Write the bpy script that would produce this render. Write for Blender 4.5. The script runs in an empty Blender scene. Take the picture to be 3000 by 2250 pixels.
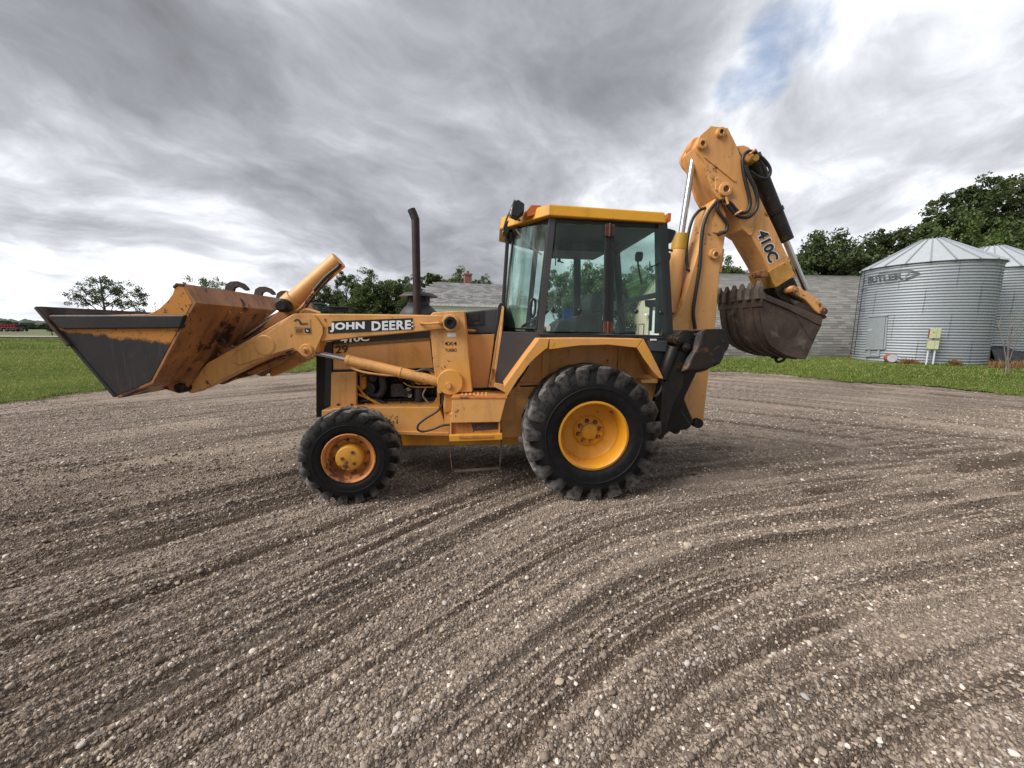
import bpy, bmesh, math, random
import numpy as np
from mathutils import Vector, Matrix

sc = bpy.context.scene
col = sc.collection
R = math.radians

# ------------------------------------------------------------------ camera
F_PX = 1127.0                      # 13 mm (full frame) lens on a 3000 x 2250 frame
CAM_H = 1.53
PITCH = R(7.93)
ROLL = R(0.5)
cp, sp = math.cos(PITCH), math.sin(PITCH)
FWD = Vector((0, cp, -sp))
UP0 = Vector((0, sp, cp))
RT0 = Vector((1, 0, 0))
RT = RT0 * math.cos(ROLL) + UP0 * math.sin(ROLL)
UP = UP0 * math.cos(ROLL) - RT0 * math.sin(ROLL)
CAM = Vector((0, 0, CAM_H))
cam_data = bpy.data.cameras.new('camera')
cam = bpy.data.objects.new('camera', cam_data)
col.objects.link(cam)
cam_data.sensor_width = 36.0
cam_data.lens = 36.0 * F_PX / 3000.0
cam_data.clip_start = 0.05
cam_data.clip_end = 6000
m3 = Matrix((RT, UP, -FWD)).transposed()
cam.matrix_world = Matrix.Translation(CAM) @ m3.to_4x4()
sc.camera = cam


def ray(x, y):
    """direction of the sight line through a pixel of the 3000 x 2250 photograph"""
    return FWD + RT * ((x - 1500) / F_PX) - UP * ((y - 1125) / F_PX)


def ground_at(x, y, z=0.0):
    d = ray(x, y)
    t = (z - CAM_H) / d.z
    return CAM + d * t


def at(x, y, Y):
    """point on the sight line at forward distance Y"""
    d = ray(x, y)
    return CAM + d * (Y / d.y)


# ------------------------------------------------------------------ world
SUN_EL, SUN_AZ = R(42), R(246)      # azimuth clockwise from +Y: behind and to the left of the camera
world = bpy.data.worlds.new('World')
sc.world = world
world.use_nodes = True


class NT:
    """tiny helper for node trees"""
    def __init__(self, tree):
        self.t = tree
        tree.nodes.clear()

    def n(self, typ, ins=None, **props):
        nd = self.t.nodes.new(typ)
        for k, v in props.items():
            setattr(nd, k, v)
        for k, v in (ins or {}).items():
            s = nd.inputs[k]
            if isinstance(v, bpy.types.NodeSocket):
                self.t.links.new(v, s)
            else:
                s.default_value = v
        return nd

    def math(self, op, a, b=0.0, c=None, clamp=False):
        ins = {0: a, 1: b}
        if c is not None:
            ins[2] = c
        return self.n('ShaderNodeMath', ins, operation=op, use_clamp=clamp).outputs[0]

    def vmath(self, op, a, b=(0, 0, 0)):
        nd = self.n('ShaderNodeVectorMath', {0: a, 1: b}, operation=op)
        return nd.outputs['Value'] if op in ('DOT_PRODUCT', 'LENGTH', 'DISTANCE') else nd.outputs[0]

    def noise(self, vec, scale, detail=4.0, rough=0.55, dist=0.0):
        return self.n('ShaderNodeTexNoise', {'Vector': vec, 'Scale': scale, 'Detail': detail,
                                             'Roughness': rough, 'Distortion': dist}).outputs[0]

    def mapping(self, vec, scale=(1, 1, 1), rot=(0, 0, 0), loc=(0, 0, 0)):
        return self.n('ShaderNodeMapping', {'Vector': vec, 'Scale': scale, 'Rotation': rot, 'Location': loc}).outputs[0]

    def ramp(self, fac, stops, interp='LINEAR'):
        nd = self.n('ShaderNodeValToRGB', {'Fac': fac})
        cr = nd.color_ramp
        cr.interpolation = interp
        while len(cr.elements) < len(stops):
            cr.elements.new(0.5)
        for e, (p, c) in zip(cr.elements, stops):
            e.position = p
            e.color = (c, c, c, 1) if isinstance(c, (int, float)) else (*c, 1)
        return nd.outputs[0]

    def smooth(self, v, lo, hi):
        return self.n('ShaderNodeMapRange', {0: v, 1: lo, 2: hi, 3: 0.0, 4: 1.0},
                      interpolation_type='SMOOTHSTEP').outputs[0]

    def mix(self, fac, a, b, blend='MIX'):
        nd = self.n('ShaderNodeMix', None, data_type='RGBA', blend_type=blend)
        for idx, v in ((0, fac), (6, a), (7, b)):
            s = nd.inputs[idx]
            if isinstance(v, bpy.types.NodeSocket):
                self.t.links.new(v, s)
            elif idx == 0:
                s.default_value = v
            else:
                s.default_value = (*v, 1) if len(v) == 3 else v
        return nd.outputs[2]


def build_world():
    W = NT(world.node_tree)
    tc = W.n('ShaderNodeTexCoord').outputs['Generated']
    sep = W.n('ShaderNodeSeparateXYZ', {0: tc})
    x, y, z = sep.outputs
    zz = W.math('ADD', W.math('MAXIMUM', z, 0.0), 0.32)
    px = W.math('DIVIDE', x, zz)
    py = W.math('DIVIDE', y, zz)
    p = W.n('ShaderNodeCombineXYZ', {0: px, 1: py, 2: 0.0}).outputs[0]
    # cloud streets run away to the right: turn and stretch the cloud plane a little
    pr = W.mapping(p, rot=(0, 0, R(36)))
    wv = W.n('ShaderNodeTexNoise', {'Vector': pr, 'Scale': 1.3, 'Detail': 3.0, 'Roughness': 0.5}).outputs['Color']
    wv = W.vmath('SUBTRACT', wv, (0.5, 0.5, 0.5))
    wn = W.n('ShaderNodeVectorMath', {0: wv}, operation='SCALE'); wn.inputs['Scale'].default_value = 0.55
    pr = W.vmath('ADD', pr, wn.outputs[0])
    big = W.noise(W.mapping(pr, scale=(1.15, 0.80, 1), loc=(3.1, 7.4, 0)), 1.0, 2.0, 0.5)
    mid = W.noise(W.mapping(pr, scale=(2.9, 2.0, 1), loc=(11.3, 2.2, 0.5)), 1.0, 9.0, 0.57)
    fine = W.noise(W.mapping(pr, scale=(8.0, 6.0, 1), loc=(1.3, 5.2, 0.5)), 1.0, 6.0, 0.6)
    v = W.math('ADD', W.math('MULTIPLY', big, 0.44), W.math('MULTIPLY', mid, 0.47))
    v = W.math('ADD', v, W.math('MULTIPLY', fine, 0.12))

    def lobe(px_, py_, width):
        d = ray(px_, py_).normalized()
        dt = W.vmath('DOT_PRODUCT', tc, tuple(d))
        return W.smooth(dt, math.cos(width), 1.0)
    # thinner, brighter cloud low on the left and over the right; a heavy bank in the middle
    v = W.math('ADD', v, W.math('MULTIPLY', lobe(150, 740, R(26)), 0.12))
    v = W.math('ADD', v, W.math('MULTIPLY', lobe(900, 720, R(20)), 0.055))
    v = W.math('ADD', v, W.math('MULTIPLY', lobe(2650, 400, R(44)), 0.135))
    v = W.math('SUBTRACT', v, W.math('MULTIPLY', lobe(1300, 200, R(34)), 0.05))
    v = W.math('SUBTRACT', v, W.math('MULTIPLY', lobe(250, 420, R(16)), 0.03))
    # spread the contrast
    v = W.math('ADD', W.math('MULTIPLY', W.math('SUBTRACT', v, 0.5), 1.75), 0.40)
    hz = W.smooth(z, 0.0, 0.10)
    v = W.math('ADD', v, W.math('MULTIPLY', W.math('SUBTRACT', 1.0, hz), 0.08))
    cloud = W.ramp(v, [(0.12, (0.076, 0.079, 0.086)), (0.32, (0.120, 0.125, 0.136)), (0.47, (0.178, 0.185, 0.200)),
                       (0.60, (0.265, 0.274, 0.291)), (0.72, (0.40, 0.408, 0.424)), (0.86, (0.54, 0.545, 0.555))])
    sky = W.n('ShaderNodeTexSky', sky_type='NISHITA', sun_disc=False, sun_elevation=SUN_EL,
              sun_rotation=SUN_AZ, altitude=400.0, air_density=1.0, dust_density=0.6, ozone_density=1.6)
    skyc = W.vmath('SCALE', sky.outputs[0])
    W.t.nodes[-1].inputs['Scale'].default_value = 0.062
    # a torn gap with blue behind it
    def near(px_, py_, w0, w1=1.0):
        return W.smooth(W.vmath('DOT_PRODUCT', tc, tuple(ray(px_, py_).normalized())), math.cos(R(w0)), math.cos(R(w1)))
    hole = W.math('MAXIMUM', W.math('MAXIMUM', near(2310, 110, 5.5), near(2250, 200, 4.5)), near(2160, 260, 3.5))
    tear = W.noise(W.mapping(pr, scale=(5.0, 3.6, 1), loc=(4.0, 1.0, 2)), 1.0, 7.0, 0.60, 0.4)
    gap = W.math('MULTIPLY', W.smooth(W.math('ADD', W.math('MULTIPLY', hole, 0.42), W.math('MULTIPLY', tear, 0.9)), 0.62, 0.98), 0.72)
    gap = W.math('MULTIPLY', gap, W.smooth(hole, 0.0, 0.25))
    c = W.mix(gap, cloud, skyc)
    bg = W.n('ShaderNodeBackground', {'Color': c, 'Strength': 0.92})
    W.n('ShaderNodeOutputWorld', {'Surface': bg.outputs[0]})


build_world()

# ------------------------------------------------------------------ sun (overcast: weak and very soft)
sun_d = bpy.data.lights.new('sun', 'SUN')
sun_d.energy = 1.5
sun_d.angle = R(40)
sun_d.color = (1.0, 0.95, 0.885)
sun = bpy.data.objects.new('sun', sun_d)
col.objects.link(sun)
sdir = Vector((math.sin(SUN_AZ) * math.cos(SUN_EL), math.cos(SUN_AZ) * math.cos(SUN_EL), math.sin(SUN_EL)))
sun.rotation_euler = sdir.to_track_quat('Z', 'Y').to_euler()
sun.location = sdir * 50

vs = sc.view_settings
vs.view_transform = 'Standard'
vs.look = 'None'
vs.exposure = 1.68
vs.gamma = 1.0
vs.use_curve_mapping = False
sc.render.engine = 'CYCLES'
sc.cycles.use_denoising = True
sc.cycles.max_bounces = 8
sc.cycles.transparent_max_bounces = 16


# ------------------------------------------------------------------ mesh helpers
def catmull(pts, sub=6):
    pts = [Vector(p) for p in pts]
    if len(pts) < 3:
        return pts
    out = []
    P = [pts[0] * 2 - pts[1]] + pts + [pts[-1] * 2 - pts[-2]]
    for i in range(1, len(P) - 2):
        p0, p1, p2, p3 = P[i - 1:i + 3]
        for k in range(sub):
            t = k / sub
            out.append(0.5 * ((2 * p1) + (p2 - p0) * t + (2 * p0 - 5 * p1 + 4 * p2 - p3) * t * t
                              + (3 * p1 - p0 - 3 * p2 + p3) * t ** 3))
    out.append(pts[-1])
    return out


class MB:
    def __init__(self):
        self.v, self.f = [], []

    def add(self, vs_, fs_):
        o = len(self.v)
        self.v += [tuple(p) for p in vs_]
        self.f += [tuple(i + o for i in f) for f in fs_]
        return self

    def box(self, x0, x1, y0, y1, z0, z1):
        return self.add([(x0, y0, z0), (x1, y0, z0), (x1, y1, z0), (x0, y1, z0),
                         (x0, y0, z1), (x1, y0, z1), (x1, y1, z1), (x0, y1, z1)],
                        [(0, 3, 2, 1), (4, 5, 6, 7), (0, 1, 5, 4), (1, 2, 6, 5), (2, 3, 7, 6), (3, 0, 4, 7)])

    def prism(self, pts, w0, w1, pts2=None):
        """outline in (u, z), extruded from w0 to w1"""
        n = len(pts)
        p2 = pts2 or pts
        vs_ = [(u, w0, z) for u, z in pts] + [(u, w1, z) for u, z in p2]
        fs_ = [tuple(range(n)), tuple(range(2 * n - 1, n - 1, -1))]
        fs_ += [(i, (i + 1) % n, n + (i + 1) % n, n + i) for i in range(n)]
        return self.add(vs_, fs_)

    def strip(self, pts, th, w0, w1):
        """bent plate: open outline in (u, z) with thickness th, extruded from w0 to w1"""
        P = [Vector((a, b)) for a, b in pts]
        offs = []
        for i in range(len(P)):
            ns = []
            if i > 0:
                d = (P[i] - P[i - 1]).normalized(); ns.append(Vector((-d.y, d.x)))
            if i < len(P) - 1:
                d = (P[i + 1] - P[i]).normalized(); ns.append(Vector((-d.y, d.x)))
            nn = sum(ns, Vector((0, 0))).normalized()
            k = max(0.4, nn.dot(ns[0]))
            offs.append(P[i] + nn * (th / k))
        n = len(P)
        vs_ = []
        for w in (w0, w1):
            vs_ += [(p.x, w, p.y) for p in P] + [(p.x, w, p.y) for p in offs]
        m = 2 * n
        fs_ = []
        for i in range(n - 1):
            fs_.append((i, i + 1, m + i + 1, m + i))
            fs_.append((n + i + 1, n + i, m + n + i, m + n + i + 1))
            fs_.append((i + 1, i, n + i, n + i + 1))
            fs_.append((m + i, m + i + 1, m + n + i + 1, m + n + i))
        fs_.append((0, m, m + n, n))
        fs_.append((n - 1, 2 * n - 1, m + 2 * n - 1, m + n - 1))
        return self.add(vs_, fs_)

    def tube(self, path, r, n=10, sub=6, caps=True, r1=None):
        P = catmull(path, sub) if len(path) > 2 else [Vector(p) for p in path]
        m = len(P)
        ref = None
        vs_ = []
        for i, p in enumerate(P):
            d = (P[min(i + 1, m - 1)] - P[max(i - 1, 0)])
            d = d.normalized() if d.length > 1e-9 else Vector((0, 0, 1))
            if ref is None:
                ref = Vector((0, 0, 1)) if abs(d.z) < 0.9 else Vector((1, 0, 0))
            a = (ref - d * ref.dot(d)).normalized()
            ref = a
            b = d.cross(a)
            rr = r if r1 is None else r + (r1 - r) * i / (m - 1)
            for k in range(n):
                t = 2 * math.pi * k / n
                vs_.append(p + (a * math.cos(t) + b * math.sin(t)) * rr)
        fs_ = []
        for i in range(m - 1):
            for k in range(n):
                k2 = (k + 1) % n
                fs_.append((i * n + k, i * n + k2, (i + 1) * n + k2, (i + 1) * n + k))
        if caps:
            fs_.append(tuple(range(n - 1, -1, -1)))
            fs_.append(tuple((m - 1) * n + k for k in range(n)))
        return self.add(vs_, fs_)

    def cyl(self, p0, p1, r, n=20, r1=None):
        return self.tube([p0, p1], r, n, caps=True, r1=r1)

    def lathe(self, prof, origin=(0, 0, 0), axis='Y', n=48, closed=False):
        """prof: list of (radius, distance along the axis)"""
        vs_ = []
        o = Vector(origin)
        for r, t in prof:
            for k in range(n):
                a = 2 * math.pi * k / n
                c, s = math.cos(a) * r, math.sin(a) * r
                vs_.append(o + Vector({'Y': (c, t, s), 'Z': (c, s, t), 'X': (t, c, s)}[axis]))
        m = len(prof)
        fs_ = []
        for i in range(m if closed else m - 1):
            j = (i + 1) % m
            for k in range(n):
                k2 = (k + 1) % n
                fs_.append((i * n + k, i * n + k2, j * n + k2, j * n + k))
        if not closed:
            if prof[0][0] > 1e-4:
                pass
        return self.add(vs_, fs_)

    def build(self, name, mat, parent=None, bevel=0.0, seg=2, smooth=38, recalc=True):
        me = bpy.data.meshes.new(name)
        me.from_pydata(self.v, [], self.f)
        if recalc:
            bm = bmesh.new(); bm.from_mesh(me)
            bmesh.ops.recalc_face_normals(bm, faces=bm.faces)
            bm.to_mesh(me); bm.free()
        me.update()
        return link_mesh(name, me, mat, parent, bevel, seg, smooth)


def on(prt, name, mb, mat, bevel=0.0, **kw):
    return mb.build(name, mat, prt, bevel, **kw)


def link_mesh(name, me, mat, parent=None, bevel=0.0, seg=2, smooth=38):
    if smooth:
        me.polygons.foreach_set('use_smooth', [True] * len(me.polygons))
        me.set_sharp_from_angle(angle=R(smooth))
    else:
        me.polygons.foreach_set('use_smooth', [False] * len(me.polygons))
    if mat is not None and len(me.materials) == 0:
        for m in (mat if isinstance(mat, (list, tuple)) else [mat]):
            me.materials.append(m)
    o = bpy.data.objects.new(name, me)
    col.objects.link(o)
    o.parent = parent
    if bevel:
        b = o.modifiers.new('bevel', 'BEVEL')
        b.width = bevel; b.segments = seg; b.limit_method = 'ANGLE'; b.angle_limit = R(35)
        b.harden_normals = True
    return o


def np_mesh(name, verts, faces):
    """fast mesh from arrays; faces (n, k)"""
    me = bpy.data.meshes.new(name)
    verts = np.asarray(verts, dtype=np.float32); faces = np.asarray(faces, dtype=np.int32)
    n, k = faces.shape
    me.vertices.add(len(verts)); me.vertices.foreach_set('co', verts.ravel())
    me.loops.add(n * k); me.loops.foreach_set('vertex_index', faces.ravel())
    me.polygons.add(n)
    me.polygons.foreach_set('loop_start', np.arange(0, n * k, k, dtype=np.int32))
    me.polygons.foreach_set('loop_total', np.full(n, k, dtype=np.int32))
    me.update(calc_edges=True)
    return me


def tag(o, label=None, cat=None, group=None, kind=None):
    if label: o['label'] = label
    if cat: o['category'] = cat
    if group: o['group'] = group
    if kind: o['kind'] = kind
    return o


def empty(name, loc, rz=0.0):
    o = bpy.data.objects.new(name, None)
    o.empty_display_size = 0.2
    o.location = loc; o.rotation_euler = (0, 0, rz)
    col.objects.link(o)
    return o


def copy_tree(o, parent=None):
    c = o.copy(); col.objects.link(c); c.parent = parent
    for ch in list(o.children):
        copy_tree(ch, c)
    return c


# ------------------------------------------------------------------ numpy noise
_rs = np.random.RandomState(7)
_TAB = _rs.rand(512, 512).astype(np.float64)


def vnoise(x, y):
    xi = np.floor(x).astype(int); yi = np.floor(y).astype(int)
    fx = x - xi; fy = y - yi
    fx = fx * fx * (3 - 2 * fx); fy = fy * fy * (3 - 2 * fy)
    a = _TAB[xi % 512, yi % 512]; b = _TAB[(xi + 1) % 512, yi % 512]
    c = _TAB[xi % 512, (yi + 1) % 512]; d = _TAB[(xi + 1) % 512, (yi + 1) % 512]
    return (a * (1 - fx) + b * fx) * (1 - fy) + (c * (1 - fx) + d * fx) * fy


def fbm(x, y, o=4, g=0.5):
    s = 0; a = 1; t = 0
    for i in range(o):
        s = s + a * vnoise(x * 2 ** i + 17.3 * i, y * 2 ** i + 5.1 * i); t += a; a *= g
    return s / t


def sstep(v, lo, hi):
    t = np.clip((v - lo) / (hi - lo), 0, 1)
    return t * t * (3 - 2 * t)


# ------------------------------------------------------------------ materials
def new_mat(name):
    m = bpy.data.materials.new(name)
    m.use_nodes = True
    return m, NT(m.node_tree)


def finish(N, color, rough, metal=0.0, bump=None, bstr=0.2, bdist=0.01, spec=0.5, coat=0.0):
    ins = {'Base Color': color if isinstance(color, bpy.types.NodeSocket) else (*color, 1),
           'Roughness': rough, 'Metallic': metal, 'Specular IOR Level': spec}
    b = N.n('ShaderNodeBsdfPrincipled', ins)
    if coat:
        b.inputs['Coat Weight'].default_value = coat
    if bump is not None:
        bn = N.n('ShaderNodeBump', {'Height': bump, 'Strength': bstr, 'Distance': bdist})
        N.t.links.new(bn.outputs[0], b.inputs['Normal'])
    N.n('ShaderNodeOutputMaterial', {'Surface': b.outputs[0]})
    return b


def paint(name, base, alt, chips=0.3, edge=0.5, dirt=0.3, rough=0.48, alt_amt=0.5, rust=(0.075, 0.028, 0.014), scratch=0.3, cs=26.0, ss=60.0):
    """faded machine paint: two tones, dust, chips and worn edges showing rust"""
    m, N = new_mat(name)
    tc = N.n('ShaderNodeTexCoord').outputs['Object']
    big = N.noise(tc, 1.7, 4, 0.55, 0.3)
    t = N.math('MULTIPLY', N.smooth(big, 0.47, 0.66), alt_amt)
    c = N.mix(t, base, alt)
    # slight overall variation
    nv = N.noise(tc, 5.0, 6, 0.6)
    c = N.mix(N.math('MULTIPLY', N.smooth(nv, 0.35, 0.75), 0.35), c, tuple(k * 0.78 for k in base))
    # grime, streaked downwards
    st = N.noise(N.mapping(tc, scale=(9, 9, 1.2)), 1.0, 5, 0.6)
    dm = N.math('MULTIPLY', N.smooth(st, 0.47, 0.76), dirt)
    c = N.mix(dm, c, (0.10, 0.055, 0.028))
    # grease and road film in soft patches
    gf = N.noise(N.mapping(tc, loc=(4, 9, 2)), 2.6, 7, 0.66, 0.8)
    c = N.mix(N.math('MULTIPLY', N.smooth(gf, 0.54, 0.74), min(0.8, dirt * 1.1)), c, (0.17, 0.085, 0.038))
    # chips
    v = N.noise(tc, cs, 6, 0.7, 0.4)
    msk = N.noise(tc, 3.2, 3, 0.5)
    lim = N.math('SUBTRACT', 0.775 - 0.10 * chips, N.math('MULTIPLY', N.smooth(msk, 0.42, 0.74), 0.12 + 0.14 * chips))
    ch = N.math('GREATER_THAN', v, lim)
    # scratches in two directions
    s1 = N.noise(N.mapping(tc, rot=(0, R(35), 0), scale=(ss, ss, ss * .07)), 1.0, 3, 0.55)
    s1 = N.math('GREATER_THAN', s1, 0.80 - 0.12 * scratch)
    s1 = N.math('MULTIPLY', s1, N.smooth(N.noise(tc, 4.0, 2), 0.50, 0.62))
    ch = N.math('MAXIMUM', ch, N.math('MULTIPLY', s1, min(1.0, scratch * 2)))
    # edges rubbed through
    if edge > 0:
        bv = N.n('ShaderNodeBevel', {'Radius': 0.016}, samples=4).outputs[0]
        ng = N.n('ShaderNodeNewGeometry').outputs['Normal']
        e = N.math('SUBTRACT', 1.0, N.vmath('DOT_PRODUCT', bv, ng))
        e = N.math('MULTIPLY', N.smooth(e, 0.03, 0.22), N.smooth(N.noise(tc, 14, 5, 0.65), 0.62 - 0.22 * edge, 0.74 - 0.16 * edge))
        ch = N.math('MAXIMUM', ch, e)
    # rust bleeding round the chips
    halo = N.n('ShaderNodeMapRange', {0: N.math('SUBTRACT', v, lim), 1: -0.07, 2: 0.0, 3: 0.0, 4: 0.55}).outputs[0]
    c = N.mix(N.math('MULTIPLY', halo, min(1.0, .35 + chips)), c, (0.20, 0.075, 0.028))
    rc = N.mix(N.noise(tc, 40, 3), rust, (rust[0] * 2.2, rust[1] * 2.1, rust[2] * 1.8))
    c = N.mix(ch, c, rc)
    rg = N.math('ADD', rough, N.math('MULTIPLY', N.math('MAXIMUM', ch, dm), 0.3))
    h = N.math('SUBTRACT', N.math('MULTIPLY', N.noise(tc, 9, 3), 0.5), N.math('MULTIPLY', ch, 0.25))
    finish(N, c, rg, 0.0, h, 0.25, 0.004)
    return m


def steel(name, base, alt, rough=0.6, metal=0.25, scale=3.0, bstr=0.3, third=None):
    m, N = new_mat(name)
    tc = N.n('ShaderNodeTexCoord').outputs['Object']
    a = N.smooth(N.noise(tc, scale, 6, 0.62, 0.4), 0.38, 0.68)
    c = N.mix(a, base, alt)
    if third:
        b = N.smooth(N.noise(N.mapping(tc, loc=(5, 3, 1)), scale * 1.4, 7, 0.66, 0.6), 0.55, 0.68)
        c = N.mix(b, c, third)
    f = N.noise(tc, 38, 5, 0.65)
    c = N.mix(N.math('MULTIPLY', N.smooth(f, 0.45, 0.75), 0.35), c, tuple(k * 1.6 for k in base))
    # scrape lines
    s = N.noise(N.mapping(tc, rot=(0, R(28), 0), scale=(50, 50, 2)), 1.0, 3)
    c = N.mix(N.math('MULTIPLY', N.smooth(s, 0.64, 0.76), 0.25), c, tuple(min(1, k * 2.4) for k in base))
    finish(N, c, N.math('ADD', rough - 0.1, N.math('MULTIPLY', f, 0.2)), metal, f, bstr, 0.004)
    return m


def plain(name, base, rough=0.5, metal=0.0, var=0.25, scale=8.0, bstr=0.1, spec=0.5):
    m, N = new_mat(name)
    tc = N.n('ShaderNodeTexCoord').outputs['Object']
    f = N.noise(tc, scale, 6, 0.6)
    c = N.mix(N.smooth(f, 0.3, 0.7), tuple(k * (1 - var) for k in base), tuple(min(1, k * (1 + var)) for k in base))
    finish(N, c, rough, metal, f, bstr, 0.004, spec)
    return m


class M: pass


# faded ochre-orange, the fresher yellow of roof and rims
ORANGE, YELLOW = (0.695, 0.350, 0.112), (0.63, 0.300, 0.013)
M.paint = paint('faded_orange_paint', ORANGE, (0.60, 0.285, 0.028), chips=0.26, edge=0.5, dirt=0.40, alt_amt=0.75, scratch=0.35, cs=20.0)
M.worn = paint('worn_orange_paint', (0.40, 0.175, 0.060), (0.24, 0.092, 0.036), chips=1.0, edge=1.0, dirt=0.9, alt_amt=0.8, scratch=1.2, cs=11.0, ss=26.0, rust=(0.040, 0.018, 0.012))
M.arm = paint('scuffed_orange_paint', ORANGE, (0.54, 0.25, 0.04), chips=0.42, edge=0.8, dirt=0.35, alt_amt=0.5, scratch=0.6, cs=18.0)
M.roofp = paint('yellow_roof_paint', YELLOW, (0.56, 0.25, 0.03), chips=0.0, edge=0.0, dirt=0.30, alt_amt=0.4, rough=0.42, scratch=0.05)
M.rimp = paint('yellow_rim_paint', (0.62, 0.275, 0.012), (0.58, 0.23, 0.04), chips=0.12, edge=0.4, dirt=0.35, alt_amt=0.6, scratch=0.1)
M.rimold = paint('rusty_rim_paint', (0.60, 0.235, 0.055), (0.36, 0.10, 0.025), chips=0.75, edge=0.9, dirt=0.8, alt_amt=0.8, scratch=0.3)
M.rustpaint = paint('rusted_step_paint', (0.52, 0.20, 0.05), (0.16, 0.045, 0.018), chips=0.9, edge=0.9, dirt=0.8, alt_amt=0.95, scratch=0.5)
M.dark = steel('bare_dark_steel', (0.020, 0.0185, 0.021), (0.034, 0.028, 0.028), rough=0.52, metal=0.35, scale=2.2)
M.brown = steel('rust_brown_steel', (0.040, 0.024, 0.018), (0.085, 0.060, 0.046), rough=0.72, metal=0.1, scale=3.5, bstr=0.5, third=(0.13, 0.105, 0.088))
M.black = plain('black_greasy_steel', (0.007, 0.0065, 0.006), 0.45, 0.2, 0.5, 9, 0.4)
M.blackrust = steel('black_rusted_steel', (0.009, 0.008, 0.0075), (0.024, 0.014, 0.010), rough=0.5, metal=0.2, scale=6, third=(0.11, 0.05, 0.012))
M.grey = plain('slate_grey_panel', (0.045, 0.046, 0.053), 0.55, 0.0, 0.12, 4)
M.trim = plain('black_plastic_trim', (0.012, 0.0125, 0.0145), 0.5, 0.0, 0.25, 7)
M.chrome = plain('polished_chrome_rod', (0.60, 0.60, 0.61), 0.24, 1.0, 0.06, 14, 0.02)
M.bolt = plain('rusty_bolt', (0.16, 0.075, 0.040), 0.6, 0.4, 0.4, 30, 0.2)
M.hose = plain('rubber_hose', (0.014, 0.014, 0.015), 0.5, 0.0, 0.3, 20)
M.white = plain('white_vinyl', (0.72, 0.74, 0.78), 0.45, 0.0, 0.06, 6, 0.0)
M.decal = plain('black_vinyl', (0.010, 0.010, 0.012), 0.4, 0.0, 0.2, 6, 0.0)
M.amber = plain('amber_lens', (0.50, 0.13, 0.012), 0.3, 0.0, 0.1, 9)
M.hinge = plain('rusty_hinge', (0.085, 0.030, 0.022), 0.6, 0.1, 0.3, 20)
M.lamp = plain('lamp_glass', (0.55, 0.57, 0.58), 0.12, 0.3, 0.1, 30)
M.seat = plain('black_seat_vinyl', (0.022, 0.022, 0.024), 0.55, 0.0, 0.3, 9)
M.blue = plain('blue_cloth', (0.020, 0.090, 0.32), 0.8, 0.0, 0.2, 12)
M.cast = plain('greasy_cast_metal', (0.060, 0.055, 0.052), 0.55, 0.5, 0.4, 18, 0.4)
M.fusel = plain('pale_sticker', (0.52, 0.27, 0.09), 0.5, 0.0, 0.1, 9, 0.0)


def mat_glass(name, tint, gloss=0.06, smear=0.0):
    m, N = new_mat(name)
    tc = N.n('ShaderNodeTexCoord').outputs['Object']
    tr = N.n('ShaderNodeBsdfTransparent', {'Color': (*tint, 1)})
    gl = N.n('ShaderNodeBsdfGlossy', {'Color': (0.9, 1.0, 0.97, 1), 'Roughness': 0.03})
    lw = N.n('ShaderNodeFresnel', {'IOR': 1.5}).outputs[0]
    mx = N.n('ShaderNodeMixShader', {0: N.math('MULTIPLY', lw, 0.5), 1: tr.outputs[0], 2: gl.outputs[0]})
    # dust and smears dried on the pane
    st = N.noise(N.mapping(tc, scale=(6, 6, 0.8)), 1.5, 6, 0.65, 0.8)
    du = N.math('ADD', 0.008, N.math('MULTIPLY', N.smooth(st, 0.46, 0.75), smear))
    df = N.n('ShaderNodeBsdfDiffuse', {'Color': (0.50, 0.56, 0.54, 1)})
    mx2 = N.n('ShaderNodeMixShader', {0: du, 1: mx.outputs[0], 2: df.outputs[0]})
    N.n('ShaderNodeOutputMaterial', {'Surface': mx2.outputs[0]})
    return m


M.glass = mat_glass('green_tinted_glass', (0.905, 0.99, 0.965), smear=0.02)
M.glass2 = mat_glass('smeared_corner_glass', (0.885, 0.975, 0.95), smear=0.22)


def mat_rubber():
    m, N = new_mat('tyre_rubber')
    tc = N.n('ShaderNodeTexCoord').outputs['Object']
    f = N.noise(tc, 12, 6, 0.65)
    c = N.mix(N.smooth(f, 0.35, 0.72), (0.0042, 0.0042, 0.0048), (0.010, 0.0096, 0.0096))
    # grey dust rubbed into the tread
    at_ = N.n('ShaderNodeAttribute', attribute_name='tread').outputs['Fac']
    d = N.math('MULTIPLY', at_, N.smooth(N.noise(tc, 22, 5, 0.6), 0.25, 0.65))
    c = N.mix(d, c, (0.17, 0.158, 0.148))
    finish(N, c, 0.66, 0.0, N.noise(tc, 55, 5, 0.6), 0.25, 0.004, 0.22)
    return m


M.rubber = mat_rubber()


def text_mesh(s, bold=0.0, shear=0.0, spacing=1.0):
    cu = bpy.data.curves.new('txt', 'FONT')
    cu.body = s
    cu.offset = bold
    cu.shear = shear
    cu.space_character = spacing
    cu.resolution_u = 3
    o = bpy.data.objects.new('txt', cu)
    col.objects.link(o)
    dg = bpy.context.evaluated_depsgraph_get()
    me = bpy.data.meshes.new_from_object(o.evaluated_get(dg))
    bpy.data.objects.remove(o)
    bpy.data.curves.remove(cu)
    co = np.array([v.co[:2] for v in me.vertices])
    polys = [tuple(p.vertices) for p in me.polygons]
    bpy.data.meshes.remove(me)
    lo, hi = co.min(0), co.max(0)
    return (co - lo) / (hi - lo), polys, (hi - lo)

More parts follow.
